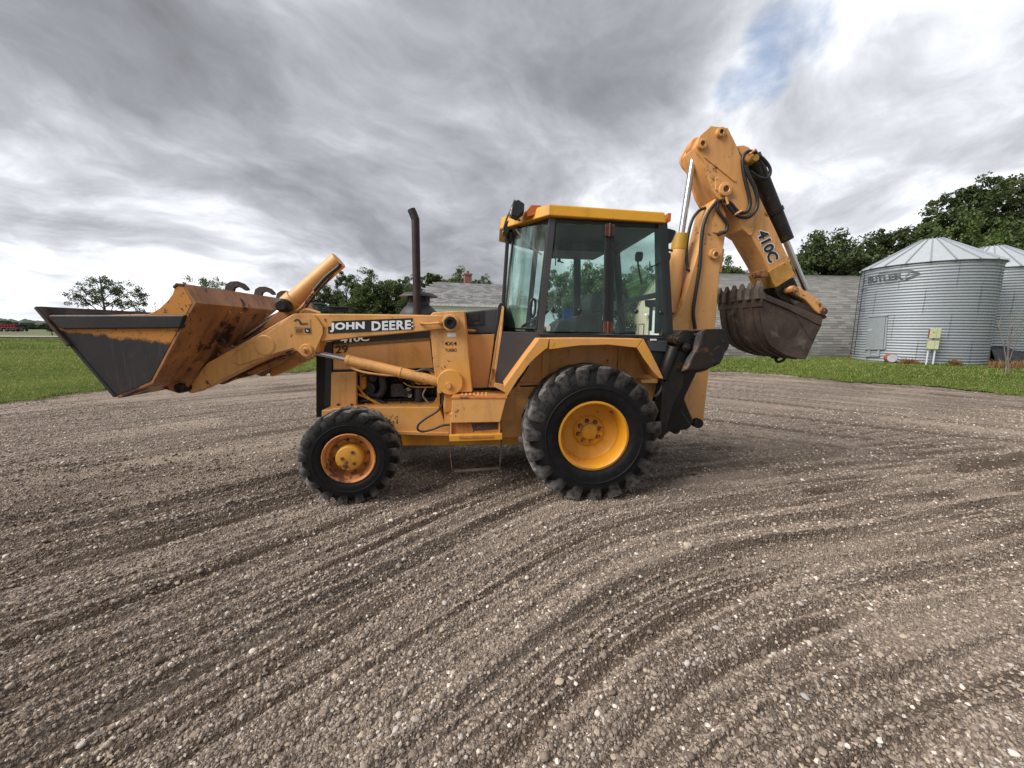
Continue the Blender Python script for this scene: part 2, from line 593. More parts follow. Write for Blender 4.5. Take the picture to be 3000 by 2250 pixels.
# =================================================================== GROUND
def mat_gravel():
    m, N = new_mat('gravel')
    tc = N.n('ShaderNodeTexCoord').outputs['Object']
    st = N.n('ShaderNodeAttribute', attribute_name='dust').outputs['Fac']
    v1 = N.n('ShaderNodeTexVoronoi', {'Vector': tc, 'Scale': 62.0, 'Randomness': 1.0})
    v2 = N.n('ShaderNodeTexVoronoi', {'Vector': N.mapping(tc, loc=(3.3, 1.7, 0)), 'Scale': 150.0, 'Randomness': 1.0})
    rnd_ = N.n('ShaderNodeSeparateColor', {0: v1.outputs['Color']}).outputs[0]
    rnd2 = N.n('ShaderNodeSeparateColor', {0: v2.outputs['Color']}).outputs[1]
    dmp_shade = N.n('ShaderNodeAttribute', attribute_name='damp_shade').outputs['Fac']
    stone = N.ramp(rnd_, [(0.0, (0.130, 0.102, 0.083)), (0.5, (0.246, 0.198, 0.162)), (0.82, (0.371, 0.307, 0.256)), (0.95, (0.553, 0.474, 0.403)), (1.0, (0.702, 0.632, 0.553))])
    sand = N.ramp(rnd2, [(0.0, (0.105, 0.080, 0.062)), (0.6, (0.206, 0.161, 0.127)), (1.0, (0.361, 0.293, 0.239))])
    isst = N.smooth(N.noise(tc, 30, 3), 0.42, 0.58)
    c = N.mix(isst, sand, stone)
    pale = N.mix(N.noise(tc, 90, 4), (0.331, 0.266, 0.212), (0.461, 0.378, 0.305))
    c = N.mix(N.math('MULTIPLY', st, 0.8), c, pale)
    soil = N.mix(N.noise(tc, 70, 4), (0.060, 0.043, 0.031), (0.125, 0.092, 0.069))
    c = N.mix(N.math('MULTIPLY', dmp_shade, 0.95), c, soil)  # dark stripes: turned soil that also paints in the furrow shading
    big = N.noise(tc, 0.55, 4, 0.6)
    c = N.mix(N.math('MULTIPLY', N.smooth(big, 0.45, 0.72), 0.28), c, (0.125, 0.092, 0.069))
    h1 = N.math('MULTIPLY', v1.outputs['Distance'], -1.0)
    h2 = N.math('MULTIPLY', v2.outputs['Distance'], -0.5)
    far = N.noise(tc, 14, 5, 0.65)
    h = N.math('ADD', N.math('ADD', h1, h2), N.math('MULTIPLY', far, 1.3))
    finish(N, c, 0.92, 0.0, h, 0.9, 0.016, 0.2)
    return m


M.gravel = mat_gravel()


def rgt_(x):
    return sstep(x, -.2, 1.2)


def ridge_height(x, y):
    """raked windrows: they swing round from the lower left, then follow the drive further off.
    Returns height, pale dust and dark stripes of turned soil and furrow shading."""
    S_ = .26 * x - .34 * np.log1p(np.exp(np.clip(-(x - .45) / .40, -40, 40)))
    wob = .16 * (fbm(x * .5 + 3, y * .5 + 9, 2) - .5)
    pn = y - S_ + wob
    al = x + .8 * y * (1 - rgt_(x))
    rgt = rgt_(x)
    r1 = fbm(pn * 8.0, al * .30 + 40, 2, .5)
    r2 = fbm(pn * 14.0 + 9, al * .30 + 4, 3, .5)
    fine = fbm(pn * 2.2 + 30, al * .25, 2)
    rid1 = (1.0 - np.abs(2 * r1 - 1)) ** 2.2
    hn = rid1 * .11 * (.40 + .60 * rgt) + (r2 - .5) * .060 + (fine - .5) * .05
    pf = y + np.where(x < 0, 1.2, .9) * (np.sqrt(x * x + 9) - 3) + .5 * (fbm(x * .3, y * .3 + 60, 2) - .5)
    f1 = fbm(pf * 2.4 + 5, x * .08 + y * .05 + 11, 3, .55)
    f2 = fbm(pf * 9 + 2, x * .2 + 7, 3, .55)
    hf = (f1 - .5) * .050 + (f2 - .5) * .034 + .02
    # short cross ripples left by a drag near the rear of the machine
    rp = (y - .16 * x) * 30 + 9 * (fbm(x * .6, y * .6, 3) - .5)
    rip = np.sin(rp)
    rm = sstep(x, 1.0, 2.0) * (1 - sstep(x, 6.5, 9.0)) * sstep(y, 2.6, 3.3) * (1 - sstep(y, 6.0, 8.5)) * sstep(fbm(x * .7 + 8, y * .7, 2), .30, .55)
    t = sstep(y - .10 * np.abs(x), 3.2, 5.6)
    amp = .70 + .6 * fbm(x * .35 + 77, y * .35, 2)
    h = (hn * (1 - t) + hf * t) * amp + rip * rm * .015
    lump = (fbm(x * 9, y * 9, 3) - .5) * .018 + (fbm(x * 30, y * 30, 3) - .5) * .014
    # pale dry fines lie in streaks along the rake marks
    dn = fbm(pn * 3.1 + 60, al * .45 + 8, 3, .55)
    df_ = fbm(pf * 1.7 + 3, x * .12 + 70, 3, .6)
    dust = np.clip(((dn * (1 - t) + df_ * t) - .44) * 4.2, 0, 1) * sstep(fbm(x * .7 + 20, y * .7, 3), .34, .56)
    dust = np.clip(dust + .30 * sstep(rip, .1, .8) * rm, 0, 1)
    # moist soil turned up by the rake, with furrow shading put into its colour
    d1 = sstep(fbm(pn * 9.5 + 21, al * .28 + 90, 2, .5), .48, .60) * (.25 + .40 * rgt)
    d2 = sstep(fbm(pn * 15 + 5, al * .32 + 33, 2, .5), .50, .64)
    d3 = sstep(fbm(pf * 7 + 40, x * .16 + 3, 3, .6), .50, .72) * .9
    damp_shade = np.maximum(d1, d2 * .9) * (1 - t) + d3 * t
    damp_shade = np.clip(np.maximum(damp_shade, sstep(-rip, .2, .9) * rm * .9), 0, 1) * (1 - .6 * dust)
    return h + lump, dust, damp_shade


H_OFF = .055


def soft_h(x, y):
    h, d, m_ = ridge_height(x, y)
    h = h - H_OFF
    for (wx, wy) in WHEEL_SPOTS:
        k = np.exp(-(((x - wx) / .35) ** 2 + ((y - wy) / .32) ** 2))
        h = h * (1 - k) + (-.004) * k
    return h, d, m_


def _loc(u, w):
    ca, sa = math.cos(R(3)), math.sin(R(3))
    return .732 + u * ca - w * sa, 3.30 + u * sa + w * ca


WHEEL_SPOTS = [_loc(0, .22), _loc(0, 1.93), _loc(-2.05, .18), _loc(-2.05, 1.95)]


def axis_nodes(dense0, dense1, step, lo, hi, grow=1.12, mx=1.0):
    a = list(np.arange(dense0, dense1, step))
    s = step
    while a[-1] < hi:
        s = min(s * grow, mx); a.append(a[-1] + s)
    s = step
    while a[0] > lo:
        s = min(s * grow, mx); a.insert(0, a[0] - s)
    return np.array(a)


def build_gravel():
    xs = axis_nodes(-3.4, 3.6, .017, -34, 34, 1.012, .5)
    ys = axis_nodes(.75, 3.2, .014, -6, 40, 1.014, .5)
    X, Y = np.meshgrid(xs, ys)
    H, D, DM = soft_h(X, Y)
    v = np.stack([X.ravel(), Y.ravel(), H.ravel()], 1)
    nx, ny = len(xs), len(ys)
    i = np.arange(ny - 1)[:, None] * nx + np.arange(nx - 1)[None]
    f = np.stack([i, i + 1, i + nx + 1, i + nx], -1).reshape(-1, 4)
    me = np_mesh('gravel_yard', v, f)
    a = me.attributes.new('dust', 'FLOAT', 'POINT')
    a.data.foreach_set('value', D.ravel().astype(np.float32))
    a = me.attributes.new('damp_shade', 'FLOAT', 'POINT')
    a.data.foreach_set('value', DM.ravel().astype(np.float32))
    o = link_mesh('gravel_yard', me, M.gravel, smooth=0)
    me.polygons.foreach_set('use_smooth', [True] * len(me.polygons))
    tag(o, kind='structure')
    print('gravel quads', len(f))
    return o


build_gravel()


# far ground to the horizon
def mat_field():
    m, N = new_mat('field')
    tc = N.n('ShaderNodeTexCoord').outputs['Object']
    n1 = N.noise(N.mapping(tc, scale=(.01, .05, 1)), 1.0, 5)
    c = N.mix(N.smooth(n1, .35, .65), (0.075, 0.105, 0.028), (0.16, 0.145, 0.060))
    c = N.mix(N.math('MULTIPLY', N.noise(tc, 2.0, 5), .5), c, (0.05, 0.085, 0.018))
    finish(N, c, 0.9)
    return m


gx = np.array([-3000, -400, -60, 0, 60, 400, 3000.]); gy = np.array([-60., 20, 60, 120, 400, 1200, 4000])
X, Y = np.meshgrid(gx, gy)
v = np.stack([X.ravel(), Y.ravel(), np.full(X.size, -.16)], 1)
i = np.arange(6)[:, None] * 7 + np.arange(6)[None]
o = link_mesh('ground', np_mesh('ground', v, np.stack([i, i + 1, i + 8, i + 7], -1).reshape(-1, 4)), mat_field(), smooth=0)
tag(o, kind='structure')


# ------------------------------------------------------------------ lawn and grass
def grass_amount(x, y):
    """signed distance like value: > 0 on the lawn"""
    wob = 1.6 * (fbm(x * .35 + 50, y * .35, 4) - .5) + 1.7 * (fbm(x * 1.3, y * 1.3 + 31, 4, .6) - .5)
    xl = -10.4 + (y - 7.7) * .45
    xr = 8.3 + (15.4 - y) * .79
    return np.maximum(xl - x, x - xr) * .8 + wob


def mat_lawn():
    m, N = new_mat('lawn_soil')
    tc = N.n('ShaderNodeTexCoord').outputs['Object']
    c = N.mix(N.smooth(N.noise(tc, .5, 5), .35, .65), (0.102, 0.138, 0.031), (0.156, 0.180, 0.050))
    c = N.mix(N.math('MULTIPLY', N.smooth(N.noise(tc, 9, 5), .4, .7), .5), c, (0.114, 0.094, 0.048))
    finish(N, c, .95, 0, N.noise(tc, 20, 5), .6, .03)
    return m


def mat_grass(name, a, b, dry):
    m, N = new_mat(name)
    tone = N.n('ShaderNodeAttribute', attribute_name='tone', attribute_type='INSTANCER').outputs['Fac']
    c = N.mix(tone, a, b)
    r = N.n('ShaderNodeNewGeometry').outputs['Random Per Island']
    c = N.mix(N.math('MULTIPLY', N.smooth(r, .82, .95), .8), c, dry)
    p = N.n('ShaderNodeBsdfPrincipled', {'Base Color': c, 'Roughness': .6, 'Specular IOR Level': .25})
    t = N.n('ShaderNodeBsdfTranslucent', {'Color': c})
    mx = N.n('ShaderNodeMixShader', {0: .35, 1: p.outputs[0], 2: t.outputs[0]})
    N.n('ShaderNodeOutputMaterial', {'Surface': mx.outputs[0]})
    return m


def build_lawn():
    st = .22
    xs = np.arange(-44, 36, st); ys = np.arange(3.5, 46, st)
    X, Y = np.meshgrid(xs, ys)
    G = grass_amount(X, Y)
    Zz = -.012 + .028 * sstep(G, -.1, .8) + .03 * (fbm(X * .8, Y * .8, 3) - .5) * sstep(G, .2, 1.5)
    nx = len(xs)
    i = (np.arange(len(ys) - 1)[:, None] * nx + np.arange(nx - 1)[None])
    keep = (G[:-1, :-1] > .12) & (G[1:, 1:] > .12) & (G[1:, :-1] > .12) & (G[:-1, 1:] > .12)
    i = i[keep]
    f = np.stack([i, i + 1, i + nx + 1, i + nx], -1)
    v = np.stack([X.ravel(), Y.ravel(), Zz.ravel()], 1)
    used = np.unique(f); remap = np.full(len(v), -1); remap[used] = np.arange(len(used))
    o = link_mesh('lawn', np_mesh('lawn', v[used], remap[f]), mat_lawn(), smooth=60)
    tag(o, kind='structure')


build_lawn()


def scatter(name, pts, scale, rotz, tone, kinds, sources, tilt=None):
    """one object of many small pieces: points carrying size, turn and tone, pieces put on them by geometry nodes"""
    n = len(pts)
    me = bpy.data.meshes.new(name)
    me.vertices.add(n)
    me.vertices.foreach_set('co', np.asarray(pts, np.float32).ravel())
    def at_(nm, typ, data, key='value'):
        a = me.attributes.new(nm, typ, 'POINT'); a.data.foreach_set(key, data)
    at_('tone', 'FLOAT', np.asarray(tone, np.float32))
    at_('kind_id', 'INT', np.asarray(kinds, np.int32))
    sc3 = np.asarray(scale, np.float32)
    if sc3.ndim == 1: sc3 = np.stack([sc3] * 3, 1)
    at_('size3', 'FLOAT_VECTOR', sc3.ravel(), 'vector')
    rot = np.zeros((n, 3), np.float32); rot[:, 2] = rotz
    if tilt is not None: rot[:, :2] = tilt
    at_('rot3', 'FLOAT_VECTOR', rot.ravel(), 'vector')
    me.update()
    o = bpy.data.objects.new(name, me); col.objects.link(o)
    ng = bpy.data.node_groups.new(name, 'GeometryNodeTree')
    ng.interface.new_socket('Geometry', in_out='INPUT', socket_type='NodeSocketGeometry')
    ng.interface.new_socket('Geometry', in_out='OUTPUT', socket_type='NodeSocketGeometry')
    T = NT(ng)
    gi = T.n('NodeGroupInput'); go = T.n('NodeGroupOutput'); jn = T.n('GeometryNodeJoinGeometry')
    def named(nm, dt):
        nd = T.n('GeometryNodeInputNamedAttribute', data_type=dt); nd.inputs['Name'].default_value = nm
        return nd.outputs[0]
    for k, src in enumerate(sources):
        oi = T.n('GeometryNodeObjectInfo'); oi.inputs['Object'].default_value = src
        eq = T.n('FunctionNodeCompare', data_type='INT', operation='EQUAL')
        ng.links.new(named('kind_id', 'INT'), eq.inputs[2]); eq.inputs[3].default_value = k
        ip = T.n('GeometryNodeInstanceOnPoints')
        ng.links.new(gi.outputs[0], ip.inputs['Points'])
        ng.links.new(eq.outputs[0], ip.inputs['Selection'])
        ng.links.new(oi.outputs['Geometry'], ip.inputs['Instance'])
        ng.links.new(named('rot3', 'FLOAT_VECTOR'), ip.inputs['Rotation'])
        ng.links.new(named('size3', 'FLOAT_VECTOR'), ip.inputs['Scale'])
        ng.links.new(ip.outputs[0], jn.inputs[0])
    ng.links.new(jn.outputs[0], go.inputs[0])
    md = o.modifiers.new('pieces', 'NODES'); md.node_group = ng
    tag(o, kind='stuff')
    return o


def src_obj(name, verts, faces, mat):
    me = np_mesh(name, verts, faces)
    me.materials.append(mat)
    return bpy.data.objects.new(name, me)       # never linked: only a source for the scatter


def blade_clump(seed, n, h, spread, mat, wide=.006):
    r = random.Random(seed)
    v, f = [], []
    for i in range(n):
        a = r.random() * 6.283; d = spread * math.sqrt(r.random())
        x, y = d * math.cos(a), d * math.sin(a)
        b = r.random() * 6.283
        hh = h * (.5 + .7 * r.random()); ln = hh * (.2 + .6 * r.random())
        wx, wy = wide * math.cos(b + 1.57), wide * math.sin(b + 1.57)
        o_ = len(v)
        v += [(x - wx, y - wy, -.01), (x + wx, y + wy, -.01),
              (x + ln * .35 * math.cos(b) + wx * .8, y + ln * .35 * math.sin(b) + wy * .8, hh * .6), (x + ln * .35 * math.cos(b) - wx * .8, y + ln * .35 * math.sin(b) - wy * .8, hh * .6),
              (x + ln * math.cos(b) + wx * .15, y + ln * math.sin(b) + wy * .15, hh), (x + ln * math.cos(b) - wx * .15, y + ln * math.sin(b) - wy * .15, hh)]
        f += [(o_, o_ + 1, o_ + 2, o_ + 3), (o_ + 3, o_ + 2, o_ + 4, o_ + 5)]
    return src_obj('grass_clump', v, f, mat)


M.grassm = mat_grass('grass_blades', (0.102, 0.180, 0.026), (0.222, 0.288, 0.060), (0.408, 0.348, 0.144))


def build_grass():
    rs = np.random.RandomState(3)
    P, S_ = [], []
    # nearer grass in finer clumps
    for (n, y0, y1, sc_) in ((52000, 4, 15, 1.0), (42000, 13, 28, 1.6), (22000, 25, 46, 2.8)):
        y = y0 + (y1 - y0) * rs.rand(n * 3); x = -1.36 * (y + 1.5) + 2.72 * (y + 1.5) * rs.rand(n * 3)
        g = grass_amount(x, y) + 1.1 * (rs.rand(len(x)) - .42) * (rs.rand(len(x)) ** .5)
        k = g > .25
        x, y, g = x[k][:n], y[k][:n], g[k][:n]
        P.append(np.stack([x, y, np.full(len(x), .0)], 1))
        S_.append(sc_ * (.6 + .7 * rs.rand(len(x))) * (.55 + .45 * sstep(g, .2, 1.5)))
    P = np.concatenate(P); S_ = np.concatenate(S_)
    patch = fbm(P[:, 0] * .25, P[:, 1] * .25, 4)
    tone = np.clip((patch - .3) * 1.9 + .5 * (rs.rand(len(P)) - .5), 0, 1)
    scatter('grass', P, S_, rs.rand(len(P)) * 6.28, tone, rs.randint(0, 3, len(P)),
            [blade_clump(s, 16, .055, .075, M.grassm, .0065) for s in (1, 2, 3)])
    print('grass clumps', len(P))


build_grass()


# ------------------------------------------------------------------ loose stones on the gravel
def mat_pebble():
    m, N = new_mat('pebble')
    tone = N.n('ShaderNodeAttribute', attribute_name='tone', attribute_type='INSTANCER').outputs['Fac']
    tc = N.n('ShaderNodeTexCoord').outputs['Object']
    c = N.ramp(tone, [(0, (0.105, 0.080, 0.063)), (.34, (0.226, 0.178, 0.143)), (.62, (0.357, 0.291, 0.239)), (.80, (0.502, 0.408, 0.305)),
                      (.86, (0.402, 0.389, 0.384)), (.93, (0.662, 0.585, 0.497)), (1, (0.803, 0.738, 0.657))])
    n = N.noise(tc, 3.0, 4)
    c = N.mix(N.math('MULTIPLY', n, .30), c, (0.212, 0.166, 0.134))
    finish(N, c, .85, 0, n, .3, .05, .3)
    return m


def stone(seed):
    r = random.Random(seed)
    bm = bmesh.new()
    bmesh.ops.create_icosphere(bm, subdivisions=1 if seed < 3 else 2, radius=1)
    sx, sy, sz = 1, .75 + .25 * r.random(), .55 + .25 * r.random()
    ph = [r.random() * 6 for _ in range(3)]
    for v_ in bm.verts:
        k = 1 + .18 * math.sin(2.1 * v_.co.x + ph[0]) + .16 * math.sin(2.7 * v_.co.y + ph[1]) + .14 * math.sin(3.1 * v_.co.z + ph[2]) + .26 * (r.random() - .5)
        v_.co = Vector((v_.co.x * sx, v_.co.y * sy, v_.co.z * sz)) * k
    me = bpy.data.meshes.new('stone'); bm.to_mesh(me); bm.free()
    me.polygons.foreach_set('use_smooth', [seed >= 3] * len(me.polygons))
    me.materials.append(M.pebble)
    return bpy.data.objects.new('stone', me)


M.pebble = mat_pebble()


def build_stones():
    rs = np.random.RandomState(11)
    P, S_ = [], []
    for (n, y0, y1, smin, smax, pw) in ((160000, .6, 2.2, .0028, .0105, 2.6), (175000, 2.0, 4.2, .0035, .011, 2.6), (80000, 4.0, 8.0, .0055, .015, 2.6), (22000, 7.5, 16, .006, .015, 2.6),
                                        (4200, .9, 3.2, .007, .019, 2.2), (5200, 2.8, 6.5, .008, .020, 2.4), (500, 6, 13, .010, .020, 2.0)):
        y = y0 + (y1 - y0) * rs.rand(n); x = (2 * rs.rand(n) - 1) * 1.45 * (y + .75)
        k = (grass_amount(x, y) < .35)
        # stones gather in the furrows and thin out on the packed streaks
        h, d, dm = soft_h(x, y)
        k &= rs.rand(n) > np.maximum(d * .5, dm * .78)
        x, y, h = x[k], y[k], h[k]
        s = smin + (smax - smin) * rs.rand(len(x)) ** pw
        P.append(np.stack([x, y, h + s * .12], 1)); S_.append(s)
    P = np.concatenate(P); S_ = np.concatenate(S_)
    n = len(P)
    tone = np.clip(rs.beta(1.7, 2.3, n) + .16 * (S_ > .010) * rs.rand(n) + .35 * (rs.rand(n) < .05), 0, 1)
    sc3 = np.stack([S_ * (.8 + .5 * rs.rand(n)), S_ * (.8 + .4 * rs.rand(n)), S_ * (.6 + .5 * rs.rand(n))], 1)
    kinds = np.where(S_ > .011, rs.randint(3, 6, n), rs.randint(0, 3, n))
    scatter('gravel', P, sc3, rs.rand(n) * 6.28, tone, kinds, [stone(s) for s in range(6)], (rs.rand(n, 2) - .5) * .9)
    print('stones', n)


build_stones()

# a few single stones that stand out
def big_stone(seed, x, y, r_, label, colr):
    p = ground_at(x, y)
    rr = random.Random(seed)
    bm = bmesh.new(); bmesh.ops.create_icosphere(bm, subdivisions=3, radius=1)
    ph = [rr.random() * 6 for _ in range(3)]
    for v_ in bm.verts:
        k = 1 + .15 * math.sin(2.3 * v_.co.x + ph[0]) + .12 * math.sin(3.1 * v_.co.y + ph[1]) + .08 * math.sin(6 * v_.co.z + ph[2]) + .05 * math.sin(9 * v_.co.x + 7 * v_.co.y)
        v_.co = Vector((v_.co.x, v_.co.y * .8, v_.co.z * .75)) * (k * r_)
    me = bpy.data.meshes.new('stone'); bm.to_mesh(me); bm.free()
    o = link_mesh('stone', me, plain('stone_%d' % seed, colr, .8, 0, .2, 40, .4), None, smooth=60)
    h, _, _ = soft_h(np.array([p.x]), np.array([p.y]))
    o.location = (p.x, p.y, float(h[0]) + r_ * .5)
    o.rotation_euler = (0, 0, rr.random() * 6)
    tag(o, label, 'stone')


big_stone(1, 2014, 1622, .030, 'fist-sized cream stone lying alone on the raked gravel right of centre', (0.42, 0.36, 0.27))
big_stone(2, 672, 1474, .022, 'grey stone on the gravel left of the small front wheel', (0.22, 0.20, 0.18))


# =================================================================== TREES
def mat_leaf(name, a, b, c_):
    m, N = new_mat(name)
    r = N.n('ShaderNodeNewGeometry').outputs['Random Per Island']
    tc = N.n('ShaderNodeTexCoord').outputs['Object']
    c = N.mix(N.smooth(N.noise(tc, .9, 3), .38, .62), a, b)
    c = N.mix(N.math('MULTIPLY', N.smooth(r, .5, 1.0), .55), c, c_)
    p = N.n('ShaderNodeBsdfPrincipled', {'Base Color': c, 'Roughness': .55, 'Specular IOR Level': .3})
    t = N.n('ShaderNodeBsdfTranslucent', {'Color': c})
    mx = N.n('ShaderNodeMixShader', {0: .30, 1: p.outputs[0], 2: t.outputs[0]})
    N.n('ShaderNodeOutputMaterial', {'Surface': mx.outputs[0]})
    return m


M.leaf_dark = mat_leaf('dark_leaves', (0.048, 0.073, 0.027), (0.075, 0.105, 0.035), (0.131, 0.163, 0.060))
M.leaf_mid = mat_leaf('mid_leaves', (0.057, 0.092, 0.028), (0.094, 0.136, 0.039), (0.161, 0.196, 0.063))
M.leaf_pale = mat_leaf('pale_leaves', (0.052, 0.085, 0.026), (0.080, 0.115, 0.034), (0.12, 0.14, 0.05))
M.leaf_blue = mat_leaf('bluish_leaves', (0.044, 0.072, 0.034), (0.065, 0.094, 0.042), (0.111, 0.130, 0.058))
M.bark = plain('bark', (0.075, 0.060, 0.048), .9, 0, .4, 12, .6)


def tree_meshes(seed, h, wd, base, clumps, leaves, lsize, limbs=9, loose=1.0, upright=0.0):
    """trunk with limbs, and a crown of leaf faces gathered on the limbs' ends"""
    r = random.Random(seed); rs = np.random.RandomState(seed)
    tr = MB()
    lean = (r.random() - .5) * .06 * h
    t1 = Vector((lean, 0, h * .62))
    tr.tube([(0, 0, -.3), (lean * .2, 0, h * .15), (lean * .6, .03 * h * (r.random() - .5), h * .38), t1], .028 * h, 8, sub=3, r1=.010 * h)
    ends = []
    for i in range(limbs):
        a = i * 2.4 + r.random() * .9
        zz = h * (base + (.62 - base) * (i / limbs)) * .9
        out = wd * .5 * (.55 + .45 * r.random()) * (1 - .35 * i / limbs)
        top = zz + h * (.10 + .26 * r.random()) + upright * h * .15
        e = Vector((math.cos(a) * out, math.sin(a) * out, min(top, h * .95)))
        s = Vector((lean * zz / h, 0, zz))
        mid = s.lerp(e, .5) + Vector((0, 0, -.02 * h + .05 * h * r.random()))
        tr.tube([s, mid, e], .010 * h, 6, sub=3, r1=.003 * h)
        ends.append(e)
        for k in range(2):
            e2 = mid.lerp(e, .3 + .3 * r.random()) + Vector(((r.random() - .5) * wd * .3, (r.random() - .5) * wd * .3, h * .10 * r.random()))
            tr.tube([mid, e2], .005 * h, 5, r1=.002 * h); ends.append(e2)
    for k in range(4):
        e = t1 + Vector(((r.random() - .5) * wd * .3, (r.random() - .5) * wd * .3, h * (.10 + .16 * r.random())))
        tr.tube([t1, e], .006 * h, 5, r1=.002 * h); ends.append(e)
    # clump centres: around limb ends plus the crown's volume
    cs = []
    zc = h * (base + 1) / 2; hz = h * (1 - base) / 2
    while len(cs) < clumps:
        if r.random() < .55:
            e = r.choice(ends)
            c = e + Vector((r.gauss(0, .07), r.gauss(0, .07), r.gauss(0, .05))) * wd * loose
        else:
            a = r.random() * 6.283; b = r.uniform(-1, 1); q = r.uniform(.45, 1) ** .6
            s = math.sqrt(1 - b * b)
            c = Vector((s * math.cos(a) * wd * .47 * q, s * math.sin(a) * wd * .47 * q, zc + b * hz * q * .95))
            if b < -.2 and r.random() < .4: continue
        if c.z < h * base * .8 or c.z > h * 1.02: continue
        cs.append((c.x, c.y, c.z))
    cs = np.array(cs)
    dm_ = np.linalg.norm(cs[:, None] - cs[None], axis=2)
    cs = cs[(dm_ < .13 * wd).sum(1) > (2 if loose < 1 and clumps < 200 else 3)]
    clumps = len(cs)
    per = leaves // clumps
    rad = wd * (.035 + .060 * rs.rand(clumps)) * loose
    d = rs.normal(size=(clumps, per, 3)); d /= np.linalg.norm(d, axis=2, keepdims=True)
    d *= (rs.rand(clumps, per, 1) ** .45) * rad[:, None, None]
    d[..., 2] *= .72
    c = (cs[:, None, :] + d).reshape(-1, 3)
    n = len(c)
    # leaf faces: random tilt, mostly facing up and out
    nr = rs.normal(size=(n, 3)) * .9 + np.array([0, 0, .9]) + (d.reshape(-1, 3) / (rad.repeat(per)[:, None] + 1e-6)) * .6
    nr /= np.linalg.norm(nr, axis=1, keepdims=True)
    t = np.cross(nr, rs.normal(size=(n, 3))); t /= np.linalg.norm(t, axis=1, keepdims=True) + 1e-9
    b = np.cross(nr, t)
    sz = lsize * (.6 + .8 * rs.rand(n))[:, None]
    t = t * sz; b = b * sz * .62
    v = np.stack([c - t, c - b * .9 + t * .1, c + t, c + b * .9 - t * .1], 1).reshape(-1, 3)
    f = np.arange(n * 4).reshape(-1, 4)
    return tr, np_mesh('crown', v, f)


TREE_CACHE = {}


def tree(kind, loc, h, label, group=None, rz=0.0, wide=1.0, name='tree', leafm=None):
    """kinds share their meshes; each tree is its own thing with its own size"""
    specs = {'round': (3, 8, 6.6, .14, 240, 19000, .095), 'tall': (8, 10, 6.6, .10, 260, 20000, .11), 'loose': (21, 7, 8.2, .14, 170, 9000, .085),
             'dense': (14, 8, 8.0, .02, 300, 24000, .11), 'feather': (31, 11, 7.4, .12, 330, 26000, .10), 'poplar': (40, 9, 4.6, .15, 200, 14000, .10), 'bush': (50, 3, 4.4, .0, 90, 7000, .08)}
    sd, h0, wd, base, cl, lv, ls = specs[kind]
    if kind not in TREE_CACHE:
        TREE_CACHE[kind] = tree_meshes(sd, h0, wd, base, cl, lv, ls, loose=.85 if kind in ('loose', 'feather') else 1.05)
        trk, crown = TREE_CACHE[kind]
        o_t = trk.build('trunk', M.bark, None, smooth=60)
        TREE_CACHE[kind] = (o_t.data, crown)
        bpy.data.objects.remove(o_t)
    tm, cm = TREE_CACHE[kind]
    key = (kind, leafm.name)
    if key not in TREE_CACHE:
        c2 = cm.copy(); c2.materials.clear(); c2.materials.append(leafm)
        TREE_CACHE[key] = c2
    e = empty(name, loc, rz)
    s = h / h0
    for nm, me in (('trunk', tm), ('crown', TREE_CACHE[key])):
        o = bpy.data.objects.new(nm, me); col.objects.link(o); o.parent = e
        o.scale = (s * wide, s * wide, s)
    tag(e, label, 'tree' if kind != 'bush' else 'bush', group)
    return e


def tree_at(kind, px, top, Y, label, group=None, rz=0.0, wide=1.0, leafm=None, name='tree'):
    p = at(px, 962, Y)
    z1 = at(px, top, Y).z * {'feather': 1.12, 'tall': 1.10, 'dense': 1.06}.get(kind, 1.08)
    return tree(kind, (p.x, Y, -.05), z1, label, group, rz, wide, name, leafm)


GB = 'trees behind the parked machine'
tree_at('loose', 318, 818, 46, 'lone airy tree on the left seen above the loader bucket', None, .4, .95, M.leaf_blue)
tree_at('loose', 612, 818, 52, 'small tree top showing behind the chain hooks of the bucket', None, 1.4, .8, M.leaf_mid)
tree_at('dense', 965, 838, 44, 'low dark tree just right of the bucket cylinder', GB, .1, .75, M.leaf_dark)
tree_at('tall', 1020, 800, 47, 'pale topped tree in the row left of the exhaust pipe', GB, 2.0, .62, M.leaf_pale)
tree_at('round', 1118, 794, 45, 'tallest rounded tree in the row left of the exhaust pipe', GB, .7, 1.0, M.leaf_mid)
tree_at('dense', 1062, 850, 42, 'low bushy tree in the row above the loader arm lettering', GB, 3.0, .95, M.leaf_mid)
tree_at('round', 1180, 806, 46, 'broad tree directly left of the exhaust pipe', GB, 4.0, .9, M.leaf_mid)
tree_at('dense', 1215, 850, 43, 'low tree directly behind the exhaust pipe', GB, 2.2, .7, M.leaf_dark)
tree_at('poplar', 1255, 792, 52, 'narrow tree just right of the exhaust pipe behind the grey roof', GB, 1.0, 1.0, M.leaf_mid)
tree_at('round', 1318, 788, 54, 'round tree crown above the ridge of the grey roof', GB, 2.8, .9, M.leaf_mid)
tree_at('round', 1402, 806, 56, 'small tree crown right of the chimney on the grey roof', GB, 3.7, .62, M.leaf_mid)
tree_at('round', 1446, 822, 58, 'small tree top at the right end of the grey roof', GB, .2, .55, M.leaf_dark)
tree_at('tall', 1640, 795, 33, 'tree seen through the front pane of the cab door', GB, 1.1, .8, M.leaf_mid)
tree_at('dense', 1705, 782, 35, 'tallest tree seen through the cab left of the door post', GB, 2.1, .75, M.leaf_mid)
tree_at('dense', 1770, 792, 36, 'tree seen through the cab behind the door post', GB, 5.1, .75, M.leaf_dark)
tree_at('dense', 1850, 792, 44, 'wide tree seen through the rear cab pane', GB, 3.4, 1.0, M.leaf_mid)
tree_at('dense', 1925, 800, 46, 'tree seen through the rear cab pane beside the arched barn', GB, .9, .9, M.leaf_dark)
